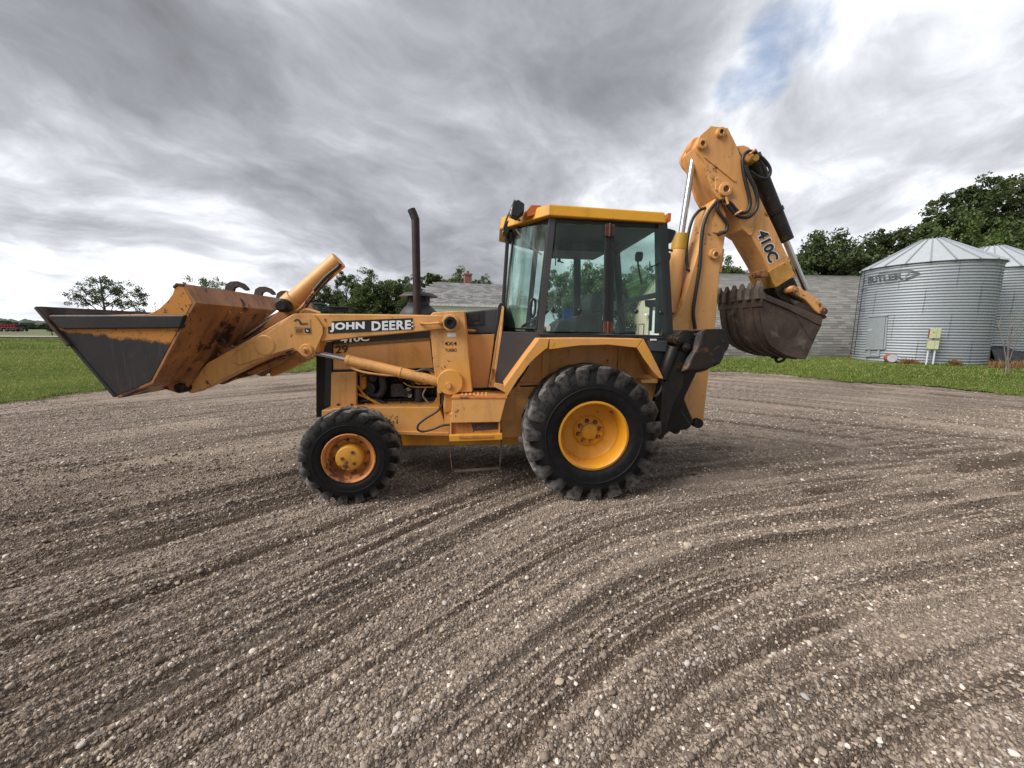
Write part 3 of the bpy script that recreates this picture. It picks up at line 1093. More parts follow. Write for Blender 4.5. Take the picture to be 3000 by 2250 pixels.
GR = 'trees behind the grain bins and the barn'
tree_at('round', 2130, 752, 52, 'small tree top over the barn roof right of the boom', GR, .3, .7, M.leaf_mid)
tree_at('round', 2205, 760, 50, 'bright green tree top over the barn roof under the dipper stick', GR, 1.9, .9, M.leaf_pale)
tree_at('dense', 2345, 702, 44, 'dark tree over the barn roof right of the dipper rod', GR, 2.5, .85, M.leaf_dark)
tree_at('dense', 2445, 690, 43, 'dark broad tree over the middle of the barn roof', GR, 4.4, .85, M.leaf_dark)
tree_at('feather', 2545, 690, 42, 'tree left of the first grain bin rising above the barn', GR, 1.2, .85, M.leaf_dark)
tree_at('feather', 2635, 678, 40, 'tree behind the left slope of the first bin roof', GR, 3.3, .85, M.leaf_dark)
tree_at('feather', 2810, 545, 36, 'tall dark tree behind the peak of the first bin roof', GR, 5.0, .85, M.leaf_dark)
tree_at('feather', 2925, 520, 35, 'tallest dark tree at the right edge of the picture', GR, 2.2, .9, M.leaf_dark)
tree_at('dense', 2775, 650, 34, 'low dense tree directly behind the first bin roof', GR, .4, .8, M.leaf_mid)
tree_at('dense', 3010, 600, 36, 'dense tree behind the second bin at the picture edge', GR, 1.4, .9, M.leaf_dark)
tree_at('feather', 3120, 540, 38, 'tall tree beyond the second bin past the picture edge', GR, 4.1, .9, M.leaf_dark)
tree_at('bush', 150, 940, 75, 'low green bush beside the red machinery far on the left', None, .5, 1.2, M.leaf_pale, 'bush')


# bare shrub behind the bucket
def twigs(loc, h, n, seed, mat, spread=.35):
    r = random.Random(seed); mb = MB()
    for i in range(n):
        a = r.random() * 6.28; d = h * spread * r.random()
        p0 = Vector((.1 * h * (r.random() - .5), .1 * h * (r.random() - .5), -.05))
        p2 = Vector((d * math.cos(a), d * math.sin(a), h * (.6 + .4 * r.random())))
        p1 = p0.lerp(p2, .5) + Vector((r.random() - .5, r.random() - .5, .2)) * .1 * h
        mb.tube([p0, p1, p2], .006 * h, 5, sub=3, r1=.002 * h)
        for k in range(4):
            s = p1.lerp(p2, r.random()); e = s + Vector((r.random() - .5, r.random() - .5, r.random())) * .28 * h
            mb.tube([s, e], .003 * h, 4, r1=.0012 * h)
    return mb


p = at(468, 962, 40)
o = twigs(None, at(468, 868, 40).z, 9, 4, M.bark).build('bare_shrub', M.bark, None, smooth=60)
o.location = (p.x, 40, 0)
tag(o, 'bare twiggy shrub poking up behind the loader bucket', 'shrub')


# far tree line and hedge on the horizon
def mat_far():
    m, N = new_mat('far_wood')
    tc = N.n('ShaderNodeTexCoord').outputs['Object']
    c = N.mix(N.noise(tc, .08, 4), (0.055, 0.075, 0.050), (0.085, 0.105, 0.075))
    finish(N, c, .9, 0, N.noise(tc, .5, 5), .8, 1.0)
    return m


rs = np.random.RandomState(9)
n = 5200
bear = -1.02 + 2.1 * rs.rand(n)
dist = 330 + 160 * rs.rand(n)
x = dist * np.sin(bear); y = dist * np.cos(bear)
hh = 4.5 * (.45 + 1.1 * fbm(bear * 26 + 9, dist * 0, 4)) * (.7 + .5 * rs.rand(n))
vv, ff = [], []
ico = bmesh.new(); bmesh.ops.create_icosphere(ico, subdivisions=1, radius=1)
iv = np.array([v_.co[:] for v_ in ico.verts]); if_ = np.array([[v_.index for v_ in f_.verts] for f_ in ico.faces]); ico.free()
for i in range(n):
    k = hh[i] * np.array([.75 + .5 * rs.rand(), .75, .55])
    vv.append(iv * k * (1 + .25 * (rs.rand(len(iv), 1) - .5)) + np.array([x[i], y[i], hh[i] * .42])); ff.append(if_ + len(iv) * i)
o = link_mesh('far_tree_line', np_mesh('far_tree_line', np.concatenate(vv), np.concatenate(ff)), mat_far(), smooth=0)
tag(o, 'low hazy line of far trees along the horizon', 'trees', kind='stuff')
# gravel road beyond the lawn
p0, p1 = ground_at(-400, 992), ground_at(260, 984)
rd = MB().add([(-110, 52, -.03), (-40, 60, -.03), (30, 70, -.03), (30, 78, -.03), (-40, 68, -.03), (-110, 62, -.03)], [(0, 1, 4, 5), (1, 2, 3, 4)])
o = rd.build('road', plain('pale_road_gravel', (0.26, 0.235, 0.21), .9, 0, .15, .7), None, smooth=0)
tag(o, kind='structure')

# =================================================================== BUILDINGS
def mat_shingle(name, a, b, c_, sc_=1.0):
    m, N = new_mat(name)
    oi = N.n('ShaderNodeObjectInfo').outputs['Random']
    r = N.n('ShaderNodeNewGeometry').outputs['Random Per Island']
    tc = N.n('ShaderNodeTexCoord').outputs['Object']
    geo = N.n('ShaderNodeNewGeometry').outputs['Position']
    k = N.math('FRACT', N.math('ADD', oi, r))
    c = N.ramp(k, [(0, a), (.45, b), (.8, c_), (1, tuple(q * 1.06 for q in c_))])
    big = N.noise(geo, .35, 4)
    c = N.mix(N.math('MULTIPLY', N.smooth(big, .4, .7), .22), c, a)
    n = N.noise(geo, 60, 4)
    c = N.mix(N.math('MULTIPLY', n, .3), c, tuple(q * .6 for q in a))
    finish(N, c, .92, 0, n, .4, .01, .2)
    return m


def shingle_mesh(w, e, mat, name='shingle'):
    """one tab: width w along x, exposed length e up along y, thick butt edge at y=0, lies in xy"""
    t0, t1 = .028, .004
    mb = MB().add([(-w / 2, 0, 0), (w / 2, 0, 0), (w / 2, e * 1.25, -.012), (-w / 2, e * 1.25, -.012), (-w / 2, 0, t0), (w / 2, 0, t0), (w / 2, e * 1.25, t1), (-w / 2, e * 1.25, t1)],
                  [(0, 3, 2, 1), (4, 5, 6, 7), (0, 1, 5, 4), (1, 2, 6, 5), (2, 3, 7, 6), (3, 0, 4, 7)])
    o = mb.build(name, mat, None, smooth=0)
    me = o.data
    bpy.data.objects.remove(o)
    return me


def lay_shingles(parent, me, mats, frames, limit=300):
    """frames: list of (matrix, priority); the nearest become single parts, the others one joined part"""
    fr = sorted(frames, key=lambda t: t[1])
    for mtx, _ in fr[:limit]:
        o = bpy.data.objects.new('shingle', me); col.objects.link(o)
        o.parent = parent; o.matrix_local = mtx
    if len(fr) > limit:
        bv = np.array([v_.co[:] for v_ in me.vertices]); bf = np.array([p_.vertices[:] for p_ in me.polygons])
        V, F_ = [], []
        for i, (mtx, _) in enumerate(fr[limit:]):
            A = np.array(mtx)
            V.append(bv @ A[:3, :3].T + A[:3, 3]); F_.append(bf + i * len(bv))
        o = link_mesh('shingles', np_mesh('shingles', np.concatenate(V), np.concatenate(F_)), mats, parent, smooth=0)
        tag(o, kind='stuff')


# ------------------------------------------------------------------ arched barn with a shingled side
def arched_barn():
    Wd, Ht, Ln = 13.0, 5.9, 34.0
    near = at(2078, 1041, 23.0); near.z = 0
    e = empty('arched_barn', (near.x, near.y, 0), R(4.0))
    tag(e, 'arched barn with grey shingled side and cream end wall left of the grain bins', 'barn')
    # arch profile across the barn: y = 0 near foot .. Wd far foot
    n = 40
    prof = []
    for i in range(n + 1):
        t = i / n
        y = Wd / 2 * (1 - math.cos(math.pi * t / 1.0))if False else None
    def arc_pt(t):            # t 0..1 from near foot to ridge: a pointed gothic curve
        a = t * R(72)
        rr = Wd * .62
        cx = rr
        y = cx - rr * math.cos(a)
        z = rr * math.sin(a)
        y1 = cx - rr * math.cos(R(72)); z1 = rr * math.sin(R(72))
        return y / y1 * Wd / 2, z / z1 * Ht
    pts = [arc_pt(i / n) for i in range(n + 1)]
    full = pts + [(Wd - y, z) for y, z in pts[-2::-1]]
    # under-roof
    mb = MB()
    m_ = len(full)
    mb.add([(.05, y, z) for y, z in full] + [(Ln, y, z) for y, z in full], [(i, i + 1, m_ + i + 1, m_ + i) for i in range(m_ - 1)] + [tuple(m_ + i for i in range(m_))])
    msh = mat_shingle('barn_shingle', (0.185, 0.182, 0.172), (0.245, 0.241, 0.228), (0.30, 0.295, 0.28))
    mdk = plain('roof_felt', (0.06, 0.058, 0.052), .95)
    on(e, 'roof_deck', mb, mdk, 0)
    # shingles
    w, ex = .52, .17
    me = shingle_mesh(w - .012, ex, msh)
    arcl = 0; samp = [(0, 0, 0)]
    fine = [arc_pt(i / 600) for i in range(601)]
    cum = [0]
    for i in range(600):
        cum.append(cum[-1] + math.dist(fine[i], fine[i + 1]))
    rnd2 = random.Random(2)
    frames = []
    rows = int(cum[-1] / ex)
    j = 0
    for r_ in range(rows):
        s = r_ * ex
        while cum[j] < s: j += 1
        j2 = min(600, j + 3)
        y, z = fine[j]
        ty, tz = fine[j2][0] - y, fine[j2][1] - z
        l = math.hypot(ty, tz); ty /= l; tz /= l
        jj = j
        off = rnd2.random() * w - .1
        for k in range(int(16.5 / w)):
            x = off + w * (k + .5)
            ax = Vector((1, 0, 0)); ay = Vector((0, ty, tz)); az = ax.cross(ay)
            # outward is towards the near side / up
            mt = Matrix((ax, ay, az)).transposed().to_4x4()
            tw_ = Matrix.Rotation((rnd2.random() - .5) * .006, 4, 'Z')
            mt = Matrix.Translation((x, y - tz * .004, z + ty * .004)) @ mt @ tw_
            # shown largest: low rows left of the bin
            frames.append((mt, abs(x - 4.5) * .6 + abs(r_ - 16) * .12))
    lay_shingles(e, me, msh, frames, 300)
    # end wall: boards between foot and arch
    mc = plain('cream_metal_siding', (0.52, 0.46, 0.35), .6, 0, .06, 2, .05)
    board = .22
    yy = .0
    bi = 0
    def zat(y):
        y = min(y, Wd - y)
        for i in range(600):
            if fine[i + 1][0] >= y:
                t = (y - fine[i][0]) / max(1e-6, fine[i + 1][0] - fine[i][0])
                return fine[i][1] + t * (fine[i + 1][1] - fine[i][1])
        return Ht
    while yy < Wd - .05:
        y1 = min(yy + board, Wd)
        za, zb = max(.02, zat(yy) - .02), max(.02, zat(y1) - .02)
        dx = .0 if bi % 2 else .02
        on(e, 'siding_board', MB().add([(-.03 - dx, yy + .004, 0), (-.03 - dx, y1 - .004, 0), (-.03 - dx, y1 - .004, zb), (-.03 - dx, yy + .004, za), (.04, yy + .004, 0), (.04, y1 - .004, 0), (.04, y1 - .004, zb), (.04, yy + .004, za)],
                                       [(0, 1, 2, 3), (7, 6, 5, 4), (0, 4, 5, 1), (1, 5, 6, 2), (2, 6, 7, 3), (3, 7, 4, 0)]), mc)
        yy = y1; bi += 1
    # trim along the arch edge
    tpath = [(-.06, y, z + .02) for y, z in full[::2]]
    on(e, 'edge_trim', MB().tube(tpath, .06, 6, sub=1), mc)
    # big white sectional door and a small door
    md = plain('white_door', (0.66, 0.68, 0.68), .5, 0, .05, 3, .02)
    dr = on(e, 'sectional_door', MB().box(-.075, -.055, 4.3, 8.4, 0.02, 3.2), md)
    for k in range(9):
        z = .03 + k * .352
        on(dr, 'door_panel', MB().box(-.10, -.076, 4.32, 8.38, z, z + .335), md, .008)
    on(e, 'door_frame', MB().box(-.12, -.05, 4.1, 4.3, 0, 3.4).box(-.12, -.05, 8.4, 8.6, 0, 3.4).box(-.12, -.05, 4.3, 8.4, 3.2, 3.4), plain('grey_trim', (0.12, 0.12, 0.12), .6))
    d2 = on(e, 'walk_door', MB().box(-.10, -.06, 9.7, 10.6, .05, 2.1), mc, .01)
    on(d2, 'door_frame', MB().box(-.12, -.07, 9.6, 9.7, 0, 2.2).box(-.12, -.07, 10.6, 10.7, 0, 2.2).box(-.12, -.07, 9.7, 10.6, 2.1, 2.2), plain('brown_trim', (0.22, 0.17, 0.12), .6))
    on(e, 'yard_lamp', MB().lathe([(0, .1), (.12, .06), (.16, -.05), (.14, -.1), (0, -.1)], (-.25, 8.9, 2.9), 'Z', 16), md)
    return e


arched_barn()


# ------------------------------------------------------------------ house with grey roof
def house():
    Y0 = 27.0
    a = at(1250, 888, Y0); b = at(1478, 899, Y0 + 1.6)
    ang = math.atan2(1.6, b.x - a.x)
    e = empty('house', (a.x, a.y, 0), ang)
    tag(e, 'small house with grey shingled hip roof, pale green siding and brick chimney', 'house')
    Ln, Dp = 7.6, 7.0
    ze = a.z
    zr = at(1290, 824, Y0 + 3.3).z
    msh = mat_shingle('house_shingle', (0.165, 0.162, 0.165), (0.235, 0.232, 0.235), (0.32, 0.318, 0.32))
    mw = plain('pale_green_siding', (0.66, 0.71, 0.60), .7, 0, .04, 2, .02)
    on(e, 'wall', MB().box(.12, Ln - .12, .122, Dp - .12, 0, ze - .01), mw)
    for k in range(int(ze / .2)):
        on(e, 'clapboard', MB().add([(.1, .08, k * .2), (Ln - .1, .08, k * .2), (Ln - .1, .12, k * .2), (.1, .12, k * .2), (.1, .105, k * .2 + .198), (Ln - .1, .105, k * .2 + .198), (Ln - .1, .12, k * .2 + .198), (.1, .12, k * .2 + .198)],
                                    [(0, 3, 2, 1), (4, 5, 6, 7), (0, 1, 5, 4), (1, 2, 6, 5), (2, 3, 7, 6), (3, 0, 4, 7)]), mw)
    # jerkinhead: gable with its top hipped
    hx = 1.1; hzr = .62
    zc = ze + (zr - ze) * hzr
    yc = Dp / 2 * hzr
    deck = MB().add([(0, 0, ze), (Ln, 0, ze), (Ln, yc, zc), (Ln - hx, Dp / 2, zr), (hx, Dp / 2, zr), (0, yc, zc), (0, Dp, ze), (Ln, Dp, ze), (Ln, Dp - yc, zc), (0, Dp - yc, zc)],
                    [(0, 1, 2, 3, 4, 5), (7, 6, 9, 4, 3, 8), (5, 4, 9), (2, 8, 3), (0, 5, 9, 6), (1, 7, 8, 2), (0, 6, 7, 1)])
    on(e, 'roof_deck', deck, plain('felt', (0.10, 0.10, 0.10), .9), smooth=0)
    sl = math.hypot(Dp / 2, zr - ze); ty, tz = Dp / 2 / sl, (zr - ze) / sl
    w, ex = .42, .20
    me = shingle_mesh(w - .012, ex, msh)
    fr = []
    r2 = random.Random(4)
    for r_ in range(int(sl / ex)):
        s = r_ * ex
        f = s / sl
        x0 = 0 if f < hzr else (f - hzr) / (1 - hzr) * hx
        x = x0 + (r_ % 2) * w / 2 + r2.random() * .05 - w * .4
        while x < Ln - x0 - w * .3:
            x = max(x, x0 - w * .3)
            mt = Matrix((Vector((1, 0, 0)), Vector((0, ty, tz)), Vector((0, -tz, ty)))).transposed().to_4x4()
            fr.append((Matrix.Translation((x + w / 2, s * ty - tz * .004, ze + s * tz + ty * .004)) @ mt, 0))
            x += w
    lay_shingles(e, me, msh, fr, 300)
    on(e, 'fascia', MB().box(-.02, Ln + .02, -.05, -.012, ze - .16, ze + .01), plain('white_fascia', (0.68, 0.69, 0.66), .6))
    mbk_ = plain('chimney_brick', (0.26, 0.12, 0.09), .9, 0, .3, 9, .3)
    c = at(1373, 800, Y0 + 4.3)
    lx = (c.x - a.x) * math.cos(ang) + (c.y - a.y) * math.sin(ang)
    ch = on(e, 'chimney', MB().box(lx - .28, lx + .28, Dp / 2 + .1, Dp / 2 + .62, zr - .6, c.z - .12), mbk_)
    on(ch, 'chimney_cap', MB().box(lx - .34, lx + .34, Dp / 2 + .04, Dp / 2 + .68, c.z - .12, c.z), mbk_, .02)
    on(ch, 'flue', MB().cyl((lx, Dp / 2 + .36, c.z), (lx, Dp / 2 + .36, c.z + .22), .12, 12), mbk_)
    return e


house()


# ------------------------------------------------------------------ grain bins
def mat_galv(name, base, spangle=1.0):
    m, N = new_mat(name)
    tc = N.n('ShaderNodeTexCoord').outputs['Object']
    v = N.n('ShaderNodeTexVoronoi', {'Vector': tc, 'Scale': 14.0}).outputs['Color']
    g = N.n('ShaderNodeSeparateColor', {0: v}).outputs[0]
    st = N.noise(N.mapping(tc, scale=(2.5, 2.5, .35)), 1.0, 6, .6)
    c = N.mix(N.math('MULTIPLY', g, .25 * spangle), base, tuple(k * .75 for k in base))
    c = N.mix(N.math('MULTIPLY', N.smooth(st, .5, .78), .35), c, (0.26, 0.25, 0.24))
    finish(N, c, .58, .35, st, .08, .01)
    return m


M.galv = mat_galv('galvanised_sheet', (0.30, 0.33, 0.36))
M.galvr = mat_galv('galvanised_roof', (0.47, 0.505, 0.535))
M.galvd = mat_galv('galvanised_door', (0.29, 0.325, 0.345), 2.0)
RAD, WALL, PEAK = 2.52, 4.98, 6.54
NS, NTIER, PITCHC = 8, 4, .1383


def bin_sheet():
    """one curved corrugated wall sheet"""
    hh = WALL / NTIER
    na, nz = 9, int(round(hh / PITCHC)) * 8
    v, f = [], []
    for i in range(nz + 1):
        z = hh * i / nz
        r_ = RAD + .017 * math.cos(2 * math.pi * z / (hh / round(hh / PITCHC)))
        for k in range(na + 1):
            a = 2 * math.pi / NS * (k / na) * 1.02
            v.append((r_ * math.cos(a), r_ * math.sin(a), z))
    for i in range(nz):
        for k in range(na):
            q = i * (na + 1) + k
            f.append((q, q + 1, q + na + 2, q + na + 1))
    return np_mesh('wall_sheet', v, f)


def roof_panel(n):
    a0, a1 = -math.pi / n, math.pi / n
    ro, ri = RAD + .12, .42
    zo, zi = WALL - .02, PEAK - .20
    mb = MB()
    def P(a, r_, dz=0): return (r_ * math.cos(a), r_ * math.sin(a), zo + (zi - zo) * (ro - r_) / (ro - ri) + dz)
    mb.add([P(a0, ro), P(a1, ro), P(a1, ri), P(a0, ri), P(a0, ro, -.02), P(a1, ro, -.02), P(a1, ri, -.02), P(a0, ri, -.02)], [(0, 1, 2, 3), (7, 6, 5, 4), (0, 4, 5, 1)])
    # standing rib along one edge
    d = .028
    rb = MB()
    for s in (a0,):
        c0 = [P(s - d / ro, ro + .03, .0), P(s + d / ro, ro + .03, .0), P(s + d / ro, ro + .03, .06), P(s - d / ro, ro + .03, .06)]
        c1 = [P(s - d / ri * .6, ri, .0), P(s + d / ri * .6, ri, .0), P(s + d / ri * .6, ri, .05), P(s - d / ri * .6, ri, .05)]
        rb.add(c0 + c1, [(0, 1, 2, 3), (7, 6, 5, 4), (0, 4, 5, 1), (1, 5, 6, 2), (2, 6, 7, 3), (3, 7, 4, 0)])
    return mb, rb


def grain_bin(cx, cy, label, group, rz):
    e = empty('grain_bin', (cx, cy, 0), rz)
    tag(e, label, 'grain bin', group)
    return e


def dress_bin(e, sheet, rp, rib, n):
    for t in range(NTIER):
        for k in range(NS):
            o = bpy.data.objects.new('wall_sheet', sheet); col.objects.link(o); o.parent = e
            o.rotation_euler = (0, 0, 2 * math.pi * (k + .5 * (t % 2)) / NS)
            o.location = (0, 0, WALL / NTIER * t)
            o.scale = (1 + .0012 * (t % 2), 1 + .0012 * (t % 2), 1)
    for t in range(NTIER):
        for k in range(NS):
            o = bpy.data.objects.new('seam_strip', seam); col.objects.link(o); o.parent = e
            o.rotation_euler = (0, 0, 2 * math.pi * (k + .5 * (t % 2)) / NS)
            o.location = (0, 0, WALL / NTIER * t)
    for k in range(n):
        o = bpy.data.objects.new('roof_panel', rp); col.objects.link(o); o.parent = e
        o.rotation_euler = (0, 0, 2 * math.pi * k / n)
        q = bpy.data.objects.new('roof_rib', rib); col.objects.link(q); q.parent = o
    on(e, 'eave_ring', MB().lathe([(RAD + .02, WALL - .10), (RAD + .05, WALL - .10), (RAD + .05, WALL - .03), (RAD + .02, WALL - .03)], n=64, closed=True), M.galv)
    cp_ = on(e, 'roof_cap', MB().lathe([(.48, PEAK - .24), (.48, PEAK - .08), (.44, PEAK - .07), (.44, PEAK - .02), (.50, PEAK - .02), (.50, PEAK + .02), (.0, PEAK + .06)], n=32), M.galv)
    on(e, 'base_ring', MB().lathe([(RAD + .03, 0), (RAD + .06, 0), (RAD + .06, .06), (RAD + .03, .06)], n=64, closed=True), M.galv)


def bin_center(x_left, x_right, d):
    """axis of an upright cylinder between two tangents, at distance d"""
    b0 = math.atan2(ray(x_left, 962).x, ray(x_left, 962).y); b1 = math.atan2(ray(x_right, 962).x, ray(x_right, 962).y)
    b = (b0 + b1) / 2
    return d * math.sin(b), d * math.cos(b), (b1 - b0) / 2, b


cx, cy, half, brg = bin_center(2506, 2912, 26.0)
dist1 = RAD / math.sin(half)
cx, cy = dist1 * math.sin(brg), dist1 * math.cos(brg)
NP = 20
sheet = bin_sheet()
link_tmp = link_mesh('wall_sheet', sheet, M.galv, smooth=80); bpy.data.objects.remove(link_tmp)
rpm, rbm = roof_panel(NP)
t_ = rpm.build('roof_panel', M.galvr, None, smooth=0); rp = t_.data; bpy.data.objects.remove(t_)
t_ = rbm.build('roof_rib', M.galv, None, smooth=0); rib = t_.data; bpy.data.objects.remove(t_)
sm_ = MB()
for i in range(36):
    z0, z1 = WALL / NTIER * i / 36, WALL / NTIER * (i + 1) / 36
    q0, q1 = [RAD + .004 + .017 * math.cos(2 * math.pi * z_ / (WALL / NTIER / round(WALL / NTIER / PITCHC))) for z_ in (z0, z1)]
    sm_.add([(q0, -.02, z0), (q0, .02, z0), (q1, .02, z1), (q1, -.02, z1)], [(0, 1, 2, 3)])
    if i % 4 == 0:
        sm_.box(q0 - .004, q0 + .010, -.008, .008, z0 - .008, z0 + .008)
t_ = sm_.build('seam_strip', plain('dull_seam', (0.19, 0.20, 0.215), .6, .3, .3, 9), None, smooth=60); seam = t_.data; bpy.data.objects.remove(t_)
bin1 = grain_bin(cx, cy, 'corrugated steel grain bin with a hatch door, ladder and faded lettering', 'grain bins', 0)
dress_bin(bin1, sheet, rp, rib, NP)
cx2, cy2 = cx + 5.0, cy + 1.5
bin2 = grain_bin(cx2, cy2, 'corrugated steel grain bin cut off by the right edge of the picture', 'grain bins', .3)
dress_bin(bin2, sheet, rp, rib, NP)


# things fixed on the first bin: found by where the sight line meets its wall
def bin_hit(x, y, r_=RAD):
    d = ray(x, y); ox, oy = -cx, -cy
    A = d.x ** 2 + d.y ** 2; B = 2 * (ox * d.x + oy * d.y); C_ = ox * ox + oy * oy - r_ * r_
    disc = max(0, B * B - 4 * A * C_)
    t = (-B - math.sqrt(disc)) / (2 * A)
    p = CAM + d * t
    return math.atan2(p.y - cy, p.x - cx) % (2 * math.pi), p.z


def bin_pt(a, z, r_):
    return (r_ * math.cos(a), r_ * math.sin(a), z)


def bin_patch(prt, name, corners, r0, r1, mat, n=6, bevel=.004):
    """plate curved with the wall; corners in photo pixels (bl, br, tr, tl)"""
    q = [bin_hit(*c) for c in corners]
    mb = MB(); vs_ = []
    for i in range(n + 1):
        t = i / n
        ab, zb = q[0][0] + (q[1][0] - q[0][0]) * t, q[0][1] + (q[1][1] - q[0][1]) * t
        at2, zt = q[3][0] + (q[2][0] - q[3][0]) * t, q[3][1] + (q[2][1] - q[3][1]) * t
        vs_ += [bin_pt(ab, zb, r1), bin_pt(at2, zt, r1), bin_pt(at2, zt, r0), bin_pt(ab, zb, r0)]
    fs_ = []
    for i in range(n):
        for j in range(4):
            fs_.append((4 * i + j, 4 * i + (j + 1) % 4, 4 * i + 4 + (j + 1) % 4, 4 * i + 4 + j))
    fs_ += [(3, 2, 1, 0), tuple(4 * n + j for j in range(4))]
    mb.add(vs_, fs_)
    return on(prt, name, mb, mat, bevel)


def zg(a, b):
    return 2480 + a * .2351, 850 + b * .2351


dr = bin_patch(bin1, 'hatch_door', [zg(250, 738), zg(462, 738), zg(500, 330), zg(288, 348)], RAD - .02, RAD + .07, M.galvd)
bin_patch(dr, 'door_hood', [zg(285, 340), zg(522, 326), zg(526, 308), zg(285, 320)], RAD - .02, RAD + .10, M.galv)
bin_patch(dr, 'door_edge', [zg(466, 738), zg(492, 735), zg(522, 330), zg(503, 330)], RAD - .02, RAD + .05, M.galv)
bin_patch(dr, 'door_sill', [zg(240, 742), zg(478, 740), zg(480, 730), zg(244, 732)], RAD - .02, RAD + .10, M.galv)
hb = bin_patch(dr, 'latch', [zg(286, 508), zg(334, 506), zg(334, 488), zg(286, 490)], RAD + .071, RAD + .09, M.galvr, 2)
for a0 in (280, 395):
    bin_patch(dr, 'door_leg', [zg(a0 - 30, 822), zg(a0 + 22, 822), zg(a0 + 30, 745), zg(a0 + 2, 745)], RAD - .02, RAD + .06, M.galv, 2)
bin_patch(dr, 'door_foot', [zg(250, 830), zg(420, 828), zg(420, 818), zg(250, 820)], RAD - .02, RAD + .10, M.galv, 3)
# lettering
def bin_text(prt, name, s, corners, mat, bold):
    co, polys, _ = text_mesh(s, bold)
    q = [bin_hit(*c) for c in corners]
    vs_ = []
    for a, b in co:
        ang = (q[0][0] * (1 - a) + q[1][0] * a) * (1 - b) + (q[3][0] * (1 - a) + q[2][0] * a) * b
        z = (q[0][1] * (1 - a) + q[1][1] * a) * (1 - b) + (q[3][1] * (1 - a) + q[2][1] * a) * b
        vs_.append(bin_pt(ang, z, RAD + .024))
    return MB().add(vs_, polys).build(name, mat, prt, 0, smooth=0)


def mat_faded():
    m, N = new_mat('faded_stencil')
    tc = N.n('ShaderNodeTexCoord').outputs['Object']
    k = N.smooth(N.noise(tc, 6, 6, .7), .40, .60)
    c = N.mix(N.math('MULTIPLY', k, .6), (0.05, 0.055, 0.06), (0.17, 0.185, 0.195))
    finish(N, c, .6, .2)
    return m


def z6(a, b):
    return 2050 + a * .4295, 500 + b * .4295


M.faded = mat_faded()
bin_text(bin1, 'maker_lettering', 'BUTLER', [z6(1152, 772), z6(1392, 742), z6(1388, 694), z6(1150, 722)], M.faded, .05)
# arrow shaped surround of the lettering, tip to the right
def bin_line(prt, name, pts, mat, wd=.045):
    q = [bin_hit(*z6(*p_)) for p_ in pts]
    mb = MB()
    for i in range(len(q) - 1):
        (a0, z0), (a1, z1) = q[i], q[i + 1]
        for s in range(3):
            b0, b1 = a0 + (a1 - a0) * s / 3, a0 + (a1 - a0) * (s + 1) / 3
            y0, y1 = z0 + (z1 - z0) * s / 3, z0 + (z1 - z0) * (s + 1) / 3
            mb.add([bin_pt(b0, y0 - wd, RAD + .022), bin_pt(b1, y1 - wd, RAD + .022), bin_pt(b1, y1 + wd, RAD + .022), bin_pt(b0, y0 + wd, RAD + .022)], [(0, 1, 2, 3)])
    return mb.build(name, mat, prt, 0, smooth=0)


bin_line(bin1, 'emblem_line', [(1222, 700), (1400, 682), (1450, 682), (1502, 702)], M.faded, .03)
bin_line(bin1, 'emblem_line', [(1130, 782), (1300, 764), (1420, 744), (1502, 706)], M.faded, .03)
bin_line(bin1, 'emblem_wedge', [(1405, 722), (1440, 690), (1500, 704), (1440, 726), (1405, 738)], M.faded, .045)
bin_line(bin1, 'emblem_wedge', [(1128, 760), (1120, 735), (1128, 712)], M.faded, .07)
# ladder up the left side
lad = MB()
(al, zl0) = bin_hit(2518, 985, RAD + .02)
la0 = bin_hit(2512, 1020, RAD + .0)[0]
ang = la0 + .02
tdir = (-math.sin(ang), math.cos(ang))
ladd = empty('ladder', (0, 0, 0)); ladd.parent = bin1
def lp(s, z, r_=RAD + .22): return (r_ * math.cos(ang) + tdir[0] * s, r_ * math.sin(ang) + tdir[1] * s, z)
bpy.data.objects.remove(ladd)
mld = plain('dark_ladder_steel', (0.035, 0.034, 0.034), .6, .3)
ladd = on(bin1, 'ladder', MB().tube([lp(-.19, .35), lp(-.19, WALL - .05)], .018, 6).tube([lp(.19, .35), lp(.19, WALL - .05)], .018, 6), mld)
for k in range(12):
    on(ladd, 'rung', MB().tube([lp(-.19, .42 + k * .31), lp(.19, .42 + k * .31)], .011, 6), mld)
for z in (.4, 1.6, 2.8, 3.9):
    on(ladd, 'standoff', MB().tube([lp(.19, z), lp(.19, z, RAD)], .012, 6).tube([lp(-.19, z), lp(-.19, z, RAD - .05)], .012, 6), mld)

# ------------------------------------------------------------------ small things by the bins
def before_bin(x, gap):
    """spot on the ground in front of the first bin, gap metres off its wall along the sight line"""
    a_, _ = bin_hit(x, 968)
    w_ = Vector((cx + RAD * math.cos(a_), cy + RAD * math.sin(a_), 0))
    d_ = Vector((w_.x, w_.y, 0)).normalized()
    return w_ - d_ * gap


